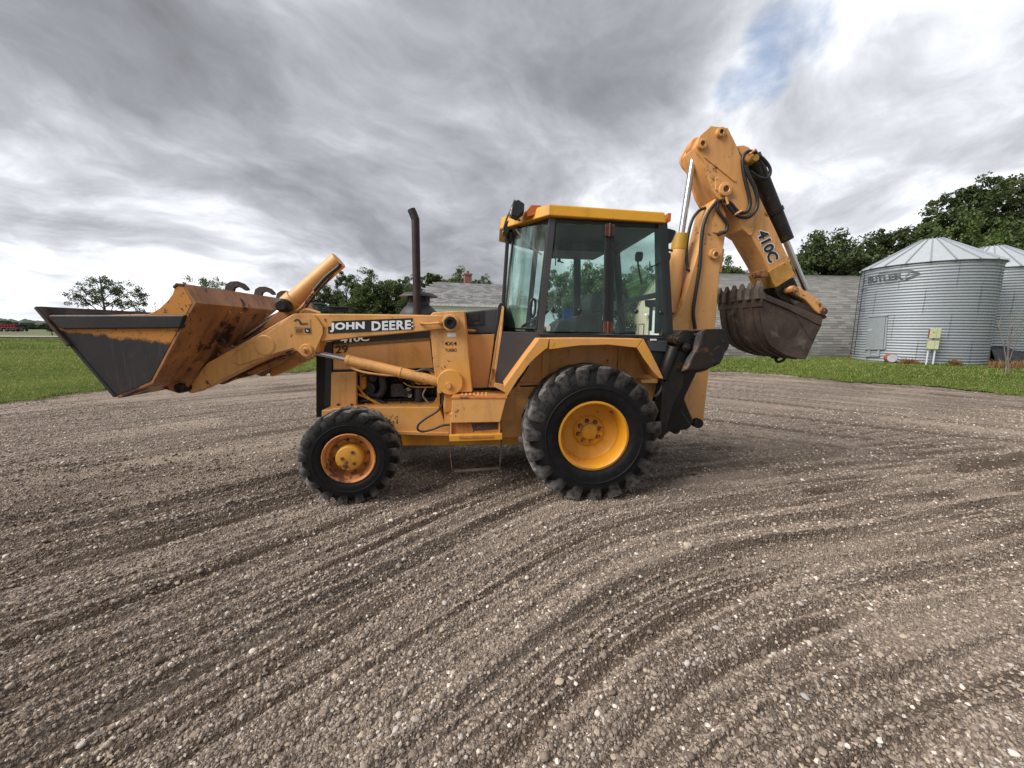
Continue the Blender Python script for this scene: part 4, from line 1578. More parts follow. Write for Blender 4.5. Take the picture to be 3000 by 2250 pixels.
# electrical boxes on two posts
p = before_bin(zg(1100, 930)[0], .45)
eb = empty('electrical_box_stand', (p.x, p.y, 0), R(-38))
tag(eb, 'pale green electrical boxes on two white posts in front of the grain bin', 'electrical box')
mpale = plain('pale_green_box', (0.40, 0.42, 0.25), .55, 0, .08, 6, .05)
mpost = plain('white_post', (0.55, 0.58, 0.62), .5, .1, .08, 6)
sc_ = (p - CAM).length / F_PX * math.cos(math.atan2(p.x, p.y)) / .98
def bh(b): # height of row b at that distance
    d = ray(*zg(1100, b)); t = p.y / d.y
    return CAM_H + d.z * t
on(eb, 'post', MB().cyl((-.11, 0, -.1), (-.11, 0, bh(745)), .035, 12), mpost)
on(eb, 'post', MB().cyl((.11, 0, -.1), (.11, 0, bh(745)), .035, 12), mpost)
on(eb, 'conduit', MB().cyl((0.02, .08, -.1), (0.02, .08, bh(470)), .025, 10), plain('grey_conduit', (0.16, 0.19, 0.24), .5))
for (z0, z1, x0, x1) in ((bh(738), bh(628), -.19, .20), (bh(602), bh(478), -.16, .20)):
    bx_ = on(eb, 'box', MB().box(x0, x1, -.09, .10, z0, z1), mpale, .01)
    on(bx_, 'cover', MB().box(x0 + .01, (x0 + x1) / 2 + .04, -.11, -.091, z0 + .01, z1 - .01), mpale, .006)
    on(bx_, 'cover', MB().box((x0 + x1) / 2 + .06, x1 - .01, -.105, -.091, z0 + .01, z1 - .01), mpale, .006)
on(eb, 'warning_strip', MB().box(-.185, -.162, -.08, .09, bh(598), bh(490)), plain('red_strip', (0.26, 0.05, 0.035), .6))
on(eb, 'label', MB().box(-.06, .0, -.114, -.1105, bh(535), bh(520)), plain('red_label', (0.4, 0.12, 0.06), .6))

# lying drum
p = before_bin(zg(600, 885)[0], .40)
zc_ = CAM_H + ray(*zg(585, 825)).z * (p.y / ray(*zg(585, 825)).y)
dr_ = empty('drum', (p.x, p.y, 0), R(-28))
rr = .22
drm = MB().lathe([(0, -.22), (rr - .02, -.22), (rr - .02, -.20), (rr, -.20), (rr, -.16), (rr - .008, -.14), (rr - .008, .12), (rr, .14), (rr, .20), (rr - .02, .20), (rr - .02, .18), (0, .18)], (0, 0, rr + .10), 'Y', 32)
on(dr_, 'shell', drm, plain('rust_red_drum', (0.30, 0.10, 0.07), .6, 0, .3, 9))
on(dr_, 'lid', MB().lathe([(0, -.235), (rr - .03, -.235), (rr - .025, -.221), (0, -.221)], (0, 0, rr + .10), 'Y', 32), plain('pale_drum_lid', (0.50, 0.54, 0.58), .5, .3, .1, 7))
on(dr_, 'cradle', MB().box(-.2, .2, -.15, -.1, 0, .16).box(-.2, .2, .1, .15, 0, .16), M.bark)
tag(dr_, 'short drum with pale lid and red rim lying beside the bin door', 'drum')
# pad of dry wood / concrete in front of the door
p = before_bin(zg(250, 885)[0], .55)
sl_ = MB().box(-1.0, .9, -.16, .16, -.02, .05).build('concrete_slab', plain('tan_concrete', (0.40, 0.33, 0.22), .9, 0, .15, 5, .2), None, .02)
sl_.location = (p.x, p.y, 0); sl_.rotation_euler = (0, 0, R(-22))
tag(sl_, 'tan slab lying in the grass below the bin hatch door', 'slab')
# blue barrel
p = ground_at(2168, 1040)
bb_ = MB().lathe([(0, 0), (.26, 0), (.29, .03), (.30, .14), (.285, .16), (.30, .18), (.29, .36), (.24, .40), (0, .40)], n=28).build('tub', plain('blue_plastic', (0.025, 0.045, 0.20), .45), None)
bb_.location = (p.x, p.y, 0)
tag(bb_, 'small blue plastic tub in the grass below the backhoe bucket', 'tub')
# black sheet pile with a leaning post between the bins
p = at(2960, 1060, 14.4)
base = ground_at(2945, 1078)
vs_, fs_ = [], []
nn = 26
for i in range(nn + 1):
    for j in range(13):
        a, b = i / nn, j / 12
        hh_ = .95 * math.sin(math.pi * min(1, b * 1.0)) ** .7 * (1 - .45 * a) * (1 + .25 * math.sin(7 * a + 3 * b) * math.sin(5 * b + 1)) + .06 * math.sin(23 * a + 9 * b)
        vs_.append((a * 3.2 - .1, b * 1.5 - .75 + .1 * math.sin(6 * a), max(-.03, hh_)))
for i in range(nn):
    for j in range(12):
        q = i * 13 + j
        fs_.append((q, q + 13, q + 14, q + 1))
ts = MB().add(vs_, fs_).build('tarp_heap', plain('black_tarp', (0.013, 0.014, 0.017), .4, 0, .4, 9, .6), None, smooth=60)
ts.location = (cx + RAD * .95, cy - 1.0, 0); ts.rotation_euler = (0, 0, R(-2))
tag(ts, 'black tarp covered heap between the two grain bins', 'tarp')
pst = MB().tube([(0, 0, -.1), (-.06, .0, .6), (-.14, 0, 1.15)], .035, 8, sub=2).build('wooden_post', plain('grey_wood', (0.16, 0.12, 0.09), .9), None)
pst.location = (cx + RAD * .80, cy - 1.65, 0)
tag(pst, 'short leaning wooden post beside the black tarp heap', 'post')
# sapling before the second bin
sap = empty('bare_sapling', (0, 0, 0))
pz = at(2962, 960, 15.0)
mb = twigs(None, 3.4, 5, 12, M.bark, .22)
sp0 = mb.build('branches', plain('grey_twig', (0.17, 0.15, 0.13), .9), sap, smooth=60)
sap.location = (pz.x, 15.0, 0)
tag(sap, 'thin bare sapling in front of the second grain bin', 'sapling')
# dry weeds: clumps
mdry = mat_grass('dry_weeds', (0.26, 0.13, 0.055), (0.30, 0.20, 0.09), (0.34, 0.24, 0.12))
def weeds(x0, x1, yrow, n, h, label, mat, seed):
    rs_ = np.random.RandomState(seed)
    P_ = []
    for i in range(n):
        xx = x0 + (x1 - x0) * rs_.rand()
        q = before_bin(xx, .15 + .5 * rs_.rand()) if yrow is None else ground_at(xx, yrow + 8 * (rs_.rand() - .5))
        P_.append((q.x, q.y, 0))
    src = blade_clump(seed, 26, h, h * .35, mat, .012)
    o_ = scatter('weeds', P_, .6 + .7 * rs_.rand(n), rs_.rand(n) * 6.28, rs_.rand(n), np.zeros(n, int), [src])
    tag(o_, label, 'weeds', kind='stuff')


weeds(2900, 3050, 1080, 90, .32, 'rust brown dry weeds in front of the black tarp heap', mdry, 61)
weeds(2655, 2698, None, 26, .26, 'rust brown dry weed clump between the drum and the electrical boxes', mdry, 62)
weeds(2800, 2830, None, 10, .30, 'dry weed stalks against the foot of the first bin', mdry, 63)
weeds(2705, 2800, None, 50, .16, 'dark green weeds round the posts of the electrical boxes', M.grassm, 64)
weeds(2485, 2510, 1050, 16, .20, 'pale dry weeds at the corner of barn and bin', mdry, 65)
# yellow hose in the grass
hp_ = [ground_at(*zg(a, b)) for a, b in ((1540, 1018), (1700, 1034), (1850, 1058), (2000, 1078), (2212, 1108), (2400, 1140))]
o = MB().tube([(q.x, q.y, .045) for q in hp_], .022, 8).build('garden_hose', plain('yellow_hose', (0.36, 0.37, 0.08), .6), None)
tag(o, 'yellow hose lying in the grass at the right edge', 'hose')

# ------------------------------------------------------------------ far things behind the loader
def far_tractor():
    p_ = at(918, 962, 25.0)
    e = empty('parked_tractor', (p_.x, 25.0, 0), R(12))
    tag(e, 'tractor with a glazed cab parked far behind the loader arm', 'tractor')
    zt = at(918, 888, 25).z
    mg = plain('dark_green_body', (0.02, 0.06, 0.02), .5)
    on(e, 'cab_roof', MB().box(-.85, .75, -.75, .75, zt - .16, zt), M.trim, .06)
    for (x, y) in ((-.75, -.68), (.65, -.68), (-.75, .68), (.65, .68)):
        on(e, 'cab_post', MB().box(x - .05, x + .05, y - .05, y + .05, 1.5, zt - .15), M.trim)
    gl = mat_glass('pale_cab_glass', (.62, .80, .80), smear=.25)
    on(e, 'cab_glass', MB().box(-.70, .60, -.70, .70, 1.62, zt - .17), gl)
    on(e, 'body', MB().box(-1.9, .9, -.45, .45, .7, 1.6), mg, .05)
    for (x, y, r_) in ((.5, -.95, .85), (.5, .55, .85), (-1.5, -.85, .6), (-1.5, .5, .6)):
        w_ = on(e, 'wheel', MB().lathe([(0, .08), (r_ * .5, .08), (r_ * .55, 0), (r_ * .9, 0), (r_, .08), (r_, .32), (r_ * .9, .4), (r_ * .55, .4), (r_ * .5, .3), (0, .3)], (x, y, r_), 'Y', 28), M.trim)
        on(w_, 'rim', MB().lathe([(0, .04), (r_ * .5, .04), (r_ * .5, .09)], (x, y, r_), 'Y', 20), M.rimp)
    on(e, 'rear_implement', MB().box(.9, 2.3, -.7, .7, zt - .55, zt - .25).box(1.2, 2.6, -.9, .9, zt - .30, zt - .22).box(1.0, 1.1, -.6, -.5, .4, zt - .3).box(2.0, 2.1, -.6, -.5, .4, zt - .3), M.trim, .02)


far_tractor()
p = at(1066, 962, 25.0)
zt = at(1066, 895, 25).z
e = empty('poly_tank', (p.x, 25.0, 0))
tag(e, 'black ribbed plastic tank behind the hood, left of the exhaust', 'tank')
on(e, 'shell', MB().lathe([(0, .05), (.66, .05), (.70, .2), (.67, .6), (.70, 1.0), (.67, 1.4), (.70, 1.8), (.67, 2.2), (.70, zt - .30), (.60, zt - .10), (.2, zt - .03), (0, zt - .03)], n=36), M.trim)
on(e, 'lid', MB().lathe([(.22, zt - .05), (.22, zt + .02), (0, zt + .02)], n=20), M.trim)
on(e, 'strap', MB().lathe([(.705, zt - .34), (.715, zt - .34), (.715, zt - .24), (.68, zt - .20)], n=36), M.grey)
p = at(1372, 962, 17.0)
zt = at(1372, 903, 17).z
e = empty('poly_tank', (p.x, 17.0, 0))
tag(e, 'teal plastic tank showing just above the loader tower before the house', 'tank')
on(e, 'shell', MB().lathe([(0, .05), (.45, .05), (.48, .3), (.48, zt - .25), (.40, zt - .08), (.15, zt), (0, zt)], n=28), plain('teal_plastic', (0.08, 0.42, 0.33), .5))
on(e, 'lid', MB().lathe([(.12, zt - .03), (.12, zt + .03), (0, zt + .03)], n=16), M.trim)
# light pole in front of the lone tree
p = at(313, 962, 44)
zt = at(313, 812, 44).z
lp_ = empty('light_pole', (p.x, 44, 0))
on(lp_, 'pole', MB().cyl((0, 0, -.2), (0, 0, zt), .09, 10, r1=.06), M.bark)
on(lp_, 'lamp_arm', MB().tube([(0, 0, zt - .1), (.3, 0, zt + .05), (.6, 0, zt + .05)], .03, 6), M.cast)
on(lp_, 'lamp_head', MB().lathe([(0, .1), (.12, .05), (.16, -.08), (0, -.1)], (.62, 0, zt), 'Z', 12), M.cast)
tag(lp_, 'thin pole with a lamp standing in front of the lone tree', 'pole')


# red farm implements far left
def implement(x, Y, label, mat, seed, wd):
    p_ = at(x, 962, Y)
    e = empty('farm_implement', (p_.x, Y, 0), R(8))
    tag(e, label, 'implement', 'far implements')
    r = random.Random(seed)
    on(e, 'frame', MB().box(-wd / 2, wd / 2, -.1, .1, 1.0, 1.2).box(-wd / 2, wd / 2, 1.2, 1.4, 1.0, 1.2).box(-wd / 2 + .2, -wd / 2 + .4, -.1, 1.4, .9, 1.15).box(wd / 2 - .4, wd / 2 - .2, -.1, 1.4, .9, 1.15), mat)
    for k in range(int(wd / .7)):
        x_ = -wd / 2 + .35 + k * .7
        hh_ = 1.5 + .9 * r.random()
        on(e, 'upright', MB().box(x_ - .05, x_ + .05, -.06, .06, 1.1, hh_).box(x_ - .3, x_ + .3, -.05, .05, hh_ - .12, hh_), mat)
        on(e, 'wheel', MB().lathe([(0, -.1), (.3, -.1), (.42, -.06), (.42, .06), (.3, .1), (0, .1)], (x_, 1.6 if k % 2 else -.3, .42), 'Y', 18), M.trim)
    on(e, 'hopper', MB().add([(-wd / 4, .2, 1.2), (wd / 4, .2, 1.2), (wd / 4, 1.1, 1.2), (-wd / 4, 1.1, 1.2), (-wd / 3, 0, 1.95), (wd / 3, 0, 1.95), (wd / 3, 1.3, 1.95), (-wd / 3, 1.3, 1.95)], [(0, 3, 2, 1), (4, 5, 6, 7), (0, 1, 5, 4), (1, 2, 6, 5), (2, 3, 7, 6), (3, 0, 4, 7)]), mat)


implement(16, 105, 'red farm implement at the far left beyond the lawn', plain('implement_red', (0.30, 0.03, 0.04), .5), 1, 5.0)
implement(54, 112, 'dark skeletal farm implement right of the red one far left', M.trim, 2, 4.0)

# =================================================================== THE BACKHOE LOADER
# local axes: x = along the machine towards its rear, y = across it away from the camera, z = up
YAW = R(3.0)
root = empty('backhoe_loader', (0.732, 3.30, 0.0), YAW)
tag(root, 'faded orange backhoe loader with black striped lettering standing on the gravel yard', 'backhoe loader')
UA = Vector((math.cos(YAW), math.sin(YAW), 0))
WA = Vector((-math.sin(YAW), math.cos(YAW), 0))
RO = Vector((0.732, 3.30, 0.0))
ZM = {'1': (0, 600, .45208), '2': (800, 800, .42194), '3': (1400, 550, .3617), '4': (1400, 950, .3316),
      '5': (1850, 340, .5725), 'a': (900, 1000, .2110), 'b': (880, 1200, .1808), 'c': (850, 780, .2939),
      'e': (1440, 560, .2532), 'f': (1900, 900, .2351), 'h': (1980, 350, .2411), 'i': (1700, 600, .2411)}


def L(x, y, w):
    """measured point of the photograph on the lengthwise plane at distance w across the machine"""
    d = ray(x, y)
    t = (w - (CAM - RO).dot(WA)) / d.dot(WA)
    p = CAM + d * t - RO
    return p.dot(UA), p.z


def Q(k, w, *pts):
    x0, y0, s = ZM[k]
    return [L(x0 + a * s, y0 + b * s, w) for a, b in pts]


def Q1(k, w, a, b):
    return Q(k, w, (a, b))[0]


def Q3(k, w, *pts):
    return [(u, w, z) for u, z in Q(k, w, *pts)]


def text_on(prt, name, s, quad, w, mat, bold=0.0, shear=0.0, spacing=1.0):
    """lettering fitted to four corners (bottom-left, bottom-right, top-right, top-left) in (u, z)"""
    co, polys, _ = text_mesh(s, bold, shear, spacing)
    bl, br, tr, tl = [Vector(p) for p in quad]
    vs_ = []
    for a, b in co:
        p = (bl * (1 - a) + br * a) * (1 - b) + (tl * (1 - a) + tr * a) * b
        vs_.append((p.x, w, p.y))
    mb = MB(); mb.add(vs_, polys)
    return mb.build(name, mat, prt, 0, smooth=0, recalc=False)


def pin(prt, name, u, z, w0, w1, r, mat, n=24, bevel=0.004):
    mb = MB().cyl((u, w0, z), (u, w1, z), r, n)
    return on(prt, name, mb, mat, bevel)


def hexbolt(prt, u, w, z, r, mat=None, h=0.014):
    mb = MB().cyl((u, w, z), (u, w - h, z), r, 6)
    mb.cyl((u, w - h * .6, z), (u, w - h * 1.7, z), r * .55, 10)
    return on(prt, 'bolt', mb, mat or M.bolt)


def arc(cu, cz, r, a0, a1, n=8):
    return [(cu + r * math.cos(R(a0 + (a1 - a0) * i / n)), cz + r * math.sin(R(a0 + (a1 - a0) * i / n))) for i in range(n + 1)]


def ring_plate(prt, name, u, z, w0, w1, r0, r1, mat, n=28):
    mb = MB().lathe([(r0, w0), (r1, w0), (r1, w1), (r0, w1)], (u, 0, z), 'Y', n, closed=True)
    return on(prt, name, mb, mat, 0.003)


# ------------------------------------------------------------------ wheels
def tyre_mesh(Rt, W, rr, nlug, lugh, lugw, lean, side_r, phase=0.0):
    """tyre round the y axis, outer face at y = 0 towards the camera (-y)"""
    rc = Rt - lugh
    prof = [(rr, W * .16), (rr + .012, W * .06), (rr + .16 * (rc - rr), W * .022), (rr + .18 * (rc - rr), W * .012), (rr + .3 * (rc - rr), W * .006), (rr + .44 * (rc - rr), W * .002), (rr + .455 * (rc - rr), -W * .010), (rr + .475 * (rc - rr), -W * .010), (rr + .49 * (rc - rr), W * .001), (rr + .58 * (rc - rr), 0.0),
            (rc * .865, W * .022), (rc * .872, W * .040), (rc * .93, W * .065), (rc * .975, W * .13),
            (rc, W * .30), (rc * 1.005, W * .5)]
    prof = prof + [(r, W - t) for r, t in prof[-2::-1]]
    mb = MB().lathe(prof, n=96)
    nbase = len(mb.v)
    fl = len(mb.f)
    tread = [0.0] * nbase
    for s in (0, 1):
        for k in range(nlug):
            th = 2 * math.pi * (k + .5 * s + phase) / nlug
            jit = ((k * 7919 + s * 31) % 13 - 6) / 6.0
            # stations from the centre of the tread over the shoulder and down the side wall
            st = [(.56, rc * .99, Rt, -lean * 1.0, 1.0), (.36, rc * .99, Rt, -lean * .30, 1.0),
                  (.10, rc * .95, Rt * .992, lean * .22, 1.08), (.035, rc * .90, Rt * .965, lean * .36, 1.15),
                  (.012, side_r * Rt - .02, side_r * Rt + .006, lean * .44, 1.0)]
            vs_ = []
            for (t, rb, rt_, da, kw) in st:
                y = t * W
                if s: y = W - y
                a = th + da
                hw = lugw * kw / Rt / 2
                for (r_, sg) in ((rb, -1.25), (rb, 1.25), (rt_, 1), (rt_, -1)):
                    aa = a + hw * sg
                    vs_.append((math.cos(aa) * r_, y - (.004 if (t < .05 and not s) else 0), math.sin(aa) * r_))
            fs_ = []
            for i in range(len(st) - 1):
                b = i * 4
                for j in range(4):
                    fs_.append((b + j, b + (j + 1) % 4, b + 4 + (j + 1) % 4, b + 4 + j))
            fs_ += [(3, 2, 1, 0), tuple(len(st) * 4 - 4 + j for j in range(4))]
            mb.add(vs_, fs_)
            for i in range(len(st)):
                tt = (1.0, 1.0, 1.0, .6, 0.1)[i]
                tread += [tt * .15, tt * .15, tt, tt]
    return mb, tread


def make_wheel(kind, u, w, z, rz, phase):
    """wheel with its outer face at y=0 of the wheel's own frame"""
    if kind == 'big':
        Rt, W, rr = .628, .445, .303
        mb, tread = tyre_mesh(Rt, W, rr, 19, .044, .088, .30, .74, phase)
        rim = M.rimp
        disc_y, disc_r = .205, .262
        prof = [(rr + .012, .034), (rr + .014, .020), (rr - .004, .016), (rr - .020, .034), (rr - .024, .075),
                (disc_r + .004, .12), (disc_r, disc_y - .02), (disc_r - .022, disc_y), (.150, disc_y + .012), (.135, disc_y - .006),
                (.122, disc_y - .012), (.0, disc_y - .012)]
    else:
        Rt, W, rr = .424, .305, .212
        mb, tread = tyre_mesh(Rt, W, rr, 17, .026, .062, .26, .83, phase)
        rim = M.rimold
        disc_y, disc_r = .115, .165
        prof = [(rr + .010, .028), (rr + .013, .012), (rr + .004, .006), (rr - .010, .020), (rr - .018, .050),
                (disc_r + .010, .060), (disc_r, disc_y - .012), (disc_r - .012, disc_y), (.0, disc_y)]
    me = MB()
    me.lathe(prof, n=64)
    wh = on(root, 'wheel', me, rim, 0)
    wh.location = (u, w, z)
    wh.rotation_euler = (0, 0, rz)
    ty = on(wh, 'tyre', mb, M.rubber, 0, smooth=42)
    a_ = ty.data.attributes.new('tread', 'FLOAT', 'POINT')
    a_.data.foreach_set('value', tread)
    if kind == 'big':
        hb = MB().lathe([(.074, disc_y - .01), (.074, disc_y - .030), (.066, disc_y - .036), (.0, disc_y - .036)], n=32)
        on(wh, 'hub_cap', hb, M.rimp, 0)
        for k in range(8):
            a = 2 * math.pi * (k + .3) / 8
            b = MB().cyl((math.cos(a) * .103, disc_y - .008, math.sin(a) * .103), (math.cos(a) * .103, disc_y - .034, math.sin(a) * .103), .0165, 6)
            b.cyl((math.cos(a) * .103, disc_y - .03, math.sin(a) * .103), (math.cos(a) * .103, disc_y - .052, math.sin(a) * .103), .009, 10)
            b.cyl((math.cos(a) * .103, disc_y - .010, math.sin(a) * .103), (math.cos(a) * .103, disc_y - .015, math.sin(a) * .103), .022, 16)
            on(wh, 'bolt', b, M.worn)
        v = MB().tube([(.17, .12, .20), (.175, .09, .205), (.18, .075, .19)], .006, 8)
        on(wh, 'valve_stem', v, M.bolt)
    else:
        hb = MB().lathe([(.122, disc_y + .0), (.118, disc_y - .05), (.112, .022), (.104, .012), (.100, .010), (.0, .010)], n=40)
        on(wh, 'hub_cap', hb, M.rimp2, 0)
        for (x, zz) in ((.035, .055), (-.052, .004), (.045, -.045), (-.04, -.062)):
            b = MB().cyl((x, .012, zz), (x, .004, zz), .016, 6)
            on(wh, 'bolt', b, M.bolt)
        for k in range(8):
            a = 2 * math.pi * (k + .2) / 8
            b = MB().cyl((math.cos(a) * .146, disc_y + .005, math.sin(a) * .146), (math.cos(a) * .146, disc_y - .022, math.sin(a) * .146), .014, 6)
            on(wh, 'bolt', b, M.bolt)
        b = MB().cyl((-.125, .10, .135), (-.125, .05, .135), .016, 12)
        on(wh, 'valve_stem', b, M.rimold)
    return wh


M.tooth = steel('muddy_tooth_steel', (0.075,0.062,0.052), (0.15,0.125,0.105), rough=0.75, metal=0.1, scale=9)
M.white2 = plain('pale_wire', (0.35, 0.34, 0.30), .5)
M.rimp2 = paint('chipped_hub_paint', (0.60, 0.28, 0.03), (0.55, 0.23, 0.05), chips=0.6, edge=0.5, dirt=0.4, alt_amt=0.6, scratch=0.6)

FU, FZ = Q1('b', .03, 790, 870)
make_wheel('big', 0.0, 0.0, .606, 0.0, .12)
make_wheel('big', 0.0, 2.16, .606, math.pi, .37)
make_wheel('small', FU, .02, .413, R(8), .05)
make_wheel('small', FU + .05, 2.13, .413, math.pi + R(8), .3)

# axles and belly of the machine
mb = MB().cyl((0, .3, .606), (0, 1.9, .606), .14, 24)
mb.prism(arc(0, .606, .23, 0, 360, 23)[:-1], .8, 1.35)
on(root, 'rear_axle', mb, M.black, .004)
mb = MB().cyl((FU, .28, .41), (FU, 1.9, .41), .085, 20)
mb.prism(arc(FU, .41, .15, 0, 360, 19)[:-1], .85, 1.25)
mb.box(FU - .09, FU + .09, .75, 1.4, .40, .60)
on(root, 'front_axle', mb, M.black, .004)

# ------------------------------------------------------------------ chassis
WF = .50
fr = Q('2', WF, (402, 938), (1150, 930), (1222, 1112), (868, 1108), (800, 1052), (470, 1052), (402, 1040))
on(root, 'chassis_frame', MB().prism(fr, WF, 1.65), M.paint, .006)
fb = Q('2', .44, (336, 952), (486, 952), (486, 1012), (452, 1036), (336, 1046))
on(root, 'front_frame_block', MB().prism(fb, .44, 1.71), M.paint, .008)
bl = Q('2', .58, (880, 1106), (1700, 1106), (1700, 1190), (900, 1200))
on(root, 'belly_tank', MB().prism(bl, .58, 1.57), M.rimp, .006)
fl = Q('2', .47, (865, 1100), (1232, 1112), (1232, 1132), (868, 1122))
on(root, 'frame_flange', MB().prism(fl, .47, .62), M.paint, .003)
# rear frame and gearbox hidden behind the big wheel
on(root, 'rear_frame', MB().prism(Q('4', .62, (190, 640), (1700, 420), (1640, 700), (1560, 960), (190, 990)), .62, 1.53), M.black, .01)
p_ = Q1('2', WF - .002, 940, 1000)
# dried grease spatter patch on the rail
g = MB()
rnd = random.Random(5)
for i in range(26):
    a, b = 780 + rnd.random() * 85, 985 + rnd.random() * 62
    u0, z0 = Q1('2', WF, a, b)
    s = .003 + rnd.random() * .006
    g.add([(u0 - s, WF - .003, z0 - s * .4), (u0 + s * .6, WF - .003, z0 - s), (u0 + s, WF - .003, z0 + s * .9), (u0 - s * .4, WF - .003, z0 + s)], [(0, 1, 2, 3)])
on(root, 'paint_chips', g, M.bolt, 0, smooth=0)

# ------------------------------------------------------------------ engine hood
WH = .64
WH2 = 2.15 - WH
hs = Q('2', WH, (413, 500), (413, 330), (1115, 300), (1116, 664), (413, 674))
on(root, 'hood', MB().prism(hs, WH, WH2), M.paint, .012)
stp = Q('2', WH - .004, (416, 495), (416, 420), (1092, 380), (1090, 447))
hst = on(root, 'hood_stripe', MB().prism(stp, WH - .004, WH + .01), M.decal, 0)
text_on(hst, 'model_lettering', '410C', Q('2', WH - .008, (468, 486), (668, 470), (668, 425), (468, 440)), WH - .008, M.white, .03, 0, .95)
for dy in (0, 8, 16):
    ln = Q('2', WH - .003, (416, 499 + dy), (1088, 449 + dy), (1088, 452 + dy), (416, 502 + dy))
    on(hst, 'pinstripe', MB().prism(ln, WH - .003, WH + .01), M.decal, 0)
text_on(root, 'unit_number', '29', Q('2', WH - .003, (432, 560), (520, 553), (518, 500), (432, 508)), WH - .003, M.decal, .018, 0, 1.0)
gr = Q('2', WH - .01, (365, 476), (412, 470), (400, 926), (352, 928))
on(root, 'grille_surround', MB().prism(gr, WH - .01, WH2 + .01), M.trim, .01)
lp = Q('2', WH - .015, (403, 690), (576, 686), (578, 934), (398, 934))
sp_ = on(root, 'side_panel', MB().prism(lp, WH - .015, WH + .03), M.paint, .006)
for a, b in ((453, 912), (547, 913)):
    u, z = Q1('2', WH - .015, a, b)
    hexbolt(sp_, u, WH - .015, z, .013)
# lip under the hood with rounded rear end of the engine opening
on(root, 'panel_seam', MB().prism(Q('2', WH - .004, (1086, 452), (1092, 452), (1118, 664), (1112, 664)), WH - .004, WH + .01), M.decal)
on(root, 'hood_lip', MB().prism(Q('2', WH - .006, (400, 676), (1118, 664), (1118, 676), (400, 690)), WH - .006, WH + .02), M.black, .002)
cr = Q('2', WH, (1060, 664), (1160, 664), (1160, 935), (1040, 935), (1110, 905), (1138, 860), (1138, 790), (1120, 720))
on(root, 'engine_bay_corner', MB().prism(cr, WH, WH + .02), M.paint, .003)
sl = Q('2', WH - .01, (398, 934), (1146, 916), (1146, 936), (398, 944))
on(root, 'engine_bay_sill', MB().prism(sl, WH - .01, WH + .05), M.paint, .002)
for a, b in ((646, 912), (948, 910)):
    u, z = Q1('2', WH, a, b)
    ring_plate(root, 'sill_bracket', u, z, WH - .004, WH + .004, .007, .0145, M.paint, 4)

# engine behind the opening
en = on(root, 'engine', MB().prism(Q('2', .95, (590, 660), (1180, 660), (1180, 960), (590, 960)), .95, 1.2), M.black, .02)
on(en, 'engine_bay_wall', MB().prism(Q('2', 1.45, (300, 500), (1250, 500), (1250, 1000), (300, 1000)), 1.45, 1.48), M.black)
on(en, 'radiator_hose', MB().tube(Q3('2', .80, (735, 650), (755, 720), (765, 790), (740, 845), (700, 850), (650, 830)), .042, 14), M.cast)
pu = Q('2', .78, (815, 775), (905, 775), (905, 860), (820, 862))
on(en, 'injection_pump', MB().prism(pu, .78, .96).prism(Q('2', .77, (822, 768), (900, 768), (900, 785), (822, 785)), .77, .95), M.cast, .008)
u, z = Q1('2', .8, 925, 830)
on(en, 'pump_flange', MB().lathe([(0, .77), (.045, .77), (.052, .80), (.052, .86), (0, .86)], (u, 0, z), 'Y', 20), M.cast)
for i, pth in enumerate((((905, 760), (950, 785), (1010, 792), (1120, 792)), ((965, 740), (968, 790), (945, 850), (905, 842)),
                         ((955, 745), (955, 790), (925, 815)), ((1010, 700), (985, 740), (975, 790)))):
    on(en, 'fuel_line', MB().tube(Q3('2', .74, *pth), .0055, 6), M.paint if i == 0 else M.cast)
for pth in (((585, 780), (620, 830), (680, 880), (760, 925)), ((585, 840), (640, 860), (720, 900), (780, 930))):
    on(en, 'engine_hose', MB().tube(Q3('2', .70, *pth), .013, 8), M.rimp2)
on(en, 'engine_hose', MB().tube(Q3('2', .72, (600, 890), (700, 880), (780, 905), (830, 930)), .017, 8), M.cast)
on(en, 'fan_shroud', MB().prism(Q('2', .72, (600, 700), (640, 700), (640, 800), (600, 830)), .72, 1.4), M.rimp2, .004)
for i in range(7):
    u, z = Q1('2', .84, 690 + 4 * i, 715 + 12 * i)
    on(en, 'fan_blade', MB().box(u - .02, u + .02, .84, .85, z - .006, z + .006), M.cast)
u, z = Q1('2', .70, 605, 705)
ring_plate(en, 'tow_eye', u, z, .69, .70, .014, .020, M.paint, 4)
on(en, 'oil_pan', MB().prism(Q('2', .82, (600, 880), (1130, 860), (1130, 940), (600, 940)), .82, 1.3), M.black, .01)

# filter, pulleys, belt, block ribs and loose wiring
u, z = Q1('2', .78, 1010, 850)
on(en, 'oil_filter', MB().lathe([(0, -.09), (.045, -.09), (.048, -.08), (.048, .08), (.040, .09), (0, .09)], (u, .80, z), 'Z', 20), M.grey)
for a, b, r_ in ((668, 800, .06), (690, 730, .045), (770, 700, .05)):
    u, z = Q1('2', .76, a, b)
    on(en, 'pulley', MB().lathe([(0, .76), (r_ * .4, .76), (r_ * .45, .775), (r_ * .9, .775), (r_, .765), (r_, .79), (r_ * .9, .80), (0, .80)], (u, 0, z), 'Y', 24), M.cast)
for k in range(7):
    a = 850 + k * 42
    on(en, 'block_rib', MB().prism(Q('2', .92, (a, 690), (a + 10, 690), (a + 10, 860), (a, 860)), .92, .96), M.cast, .003)
for i, pth in enumerate((((620, 720), (680, 700), (760, 715), (840, 700)), ((860, 720), (940, 715), (1040, 735), (1120, 730)), ((1060, 800), (1040, 850), (1075, 900), (1060, 930)),
                         ((880, 870), (885, 900), (860, 930)), ((960, 690), (990, 760), (1050, 770), (1110, 760)), ((600, 860), (650, 905), (760, 915), (900, 905), (1050, 912)))):
    on(en, 'wire', MB().tube(Q3('2', .70 + .01 * i, *pth), .006 if i % 2 else .009, 6), (M.cast, M.hose, M.white2, M.hose, M.rimp2, M.cast)[i])
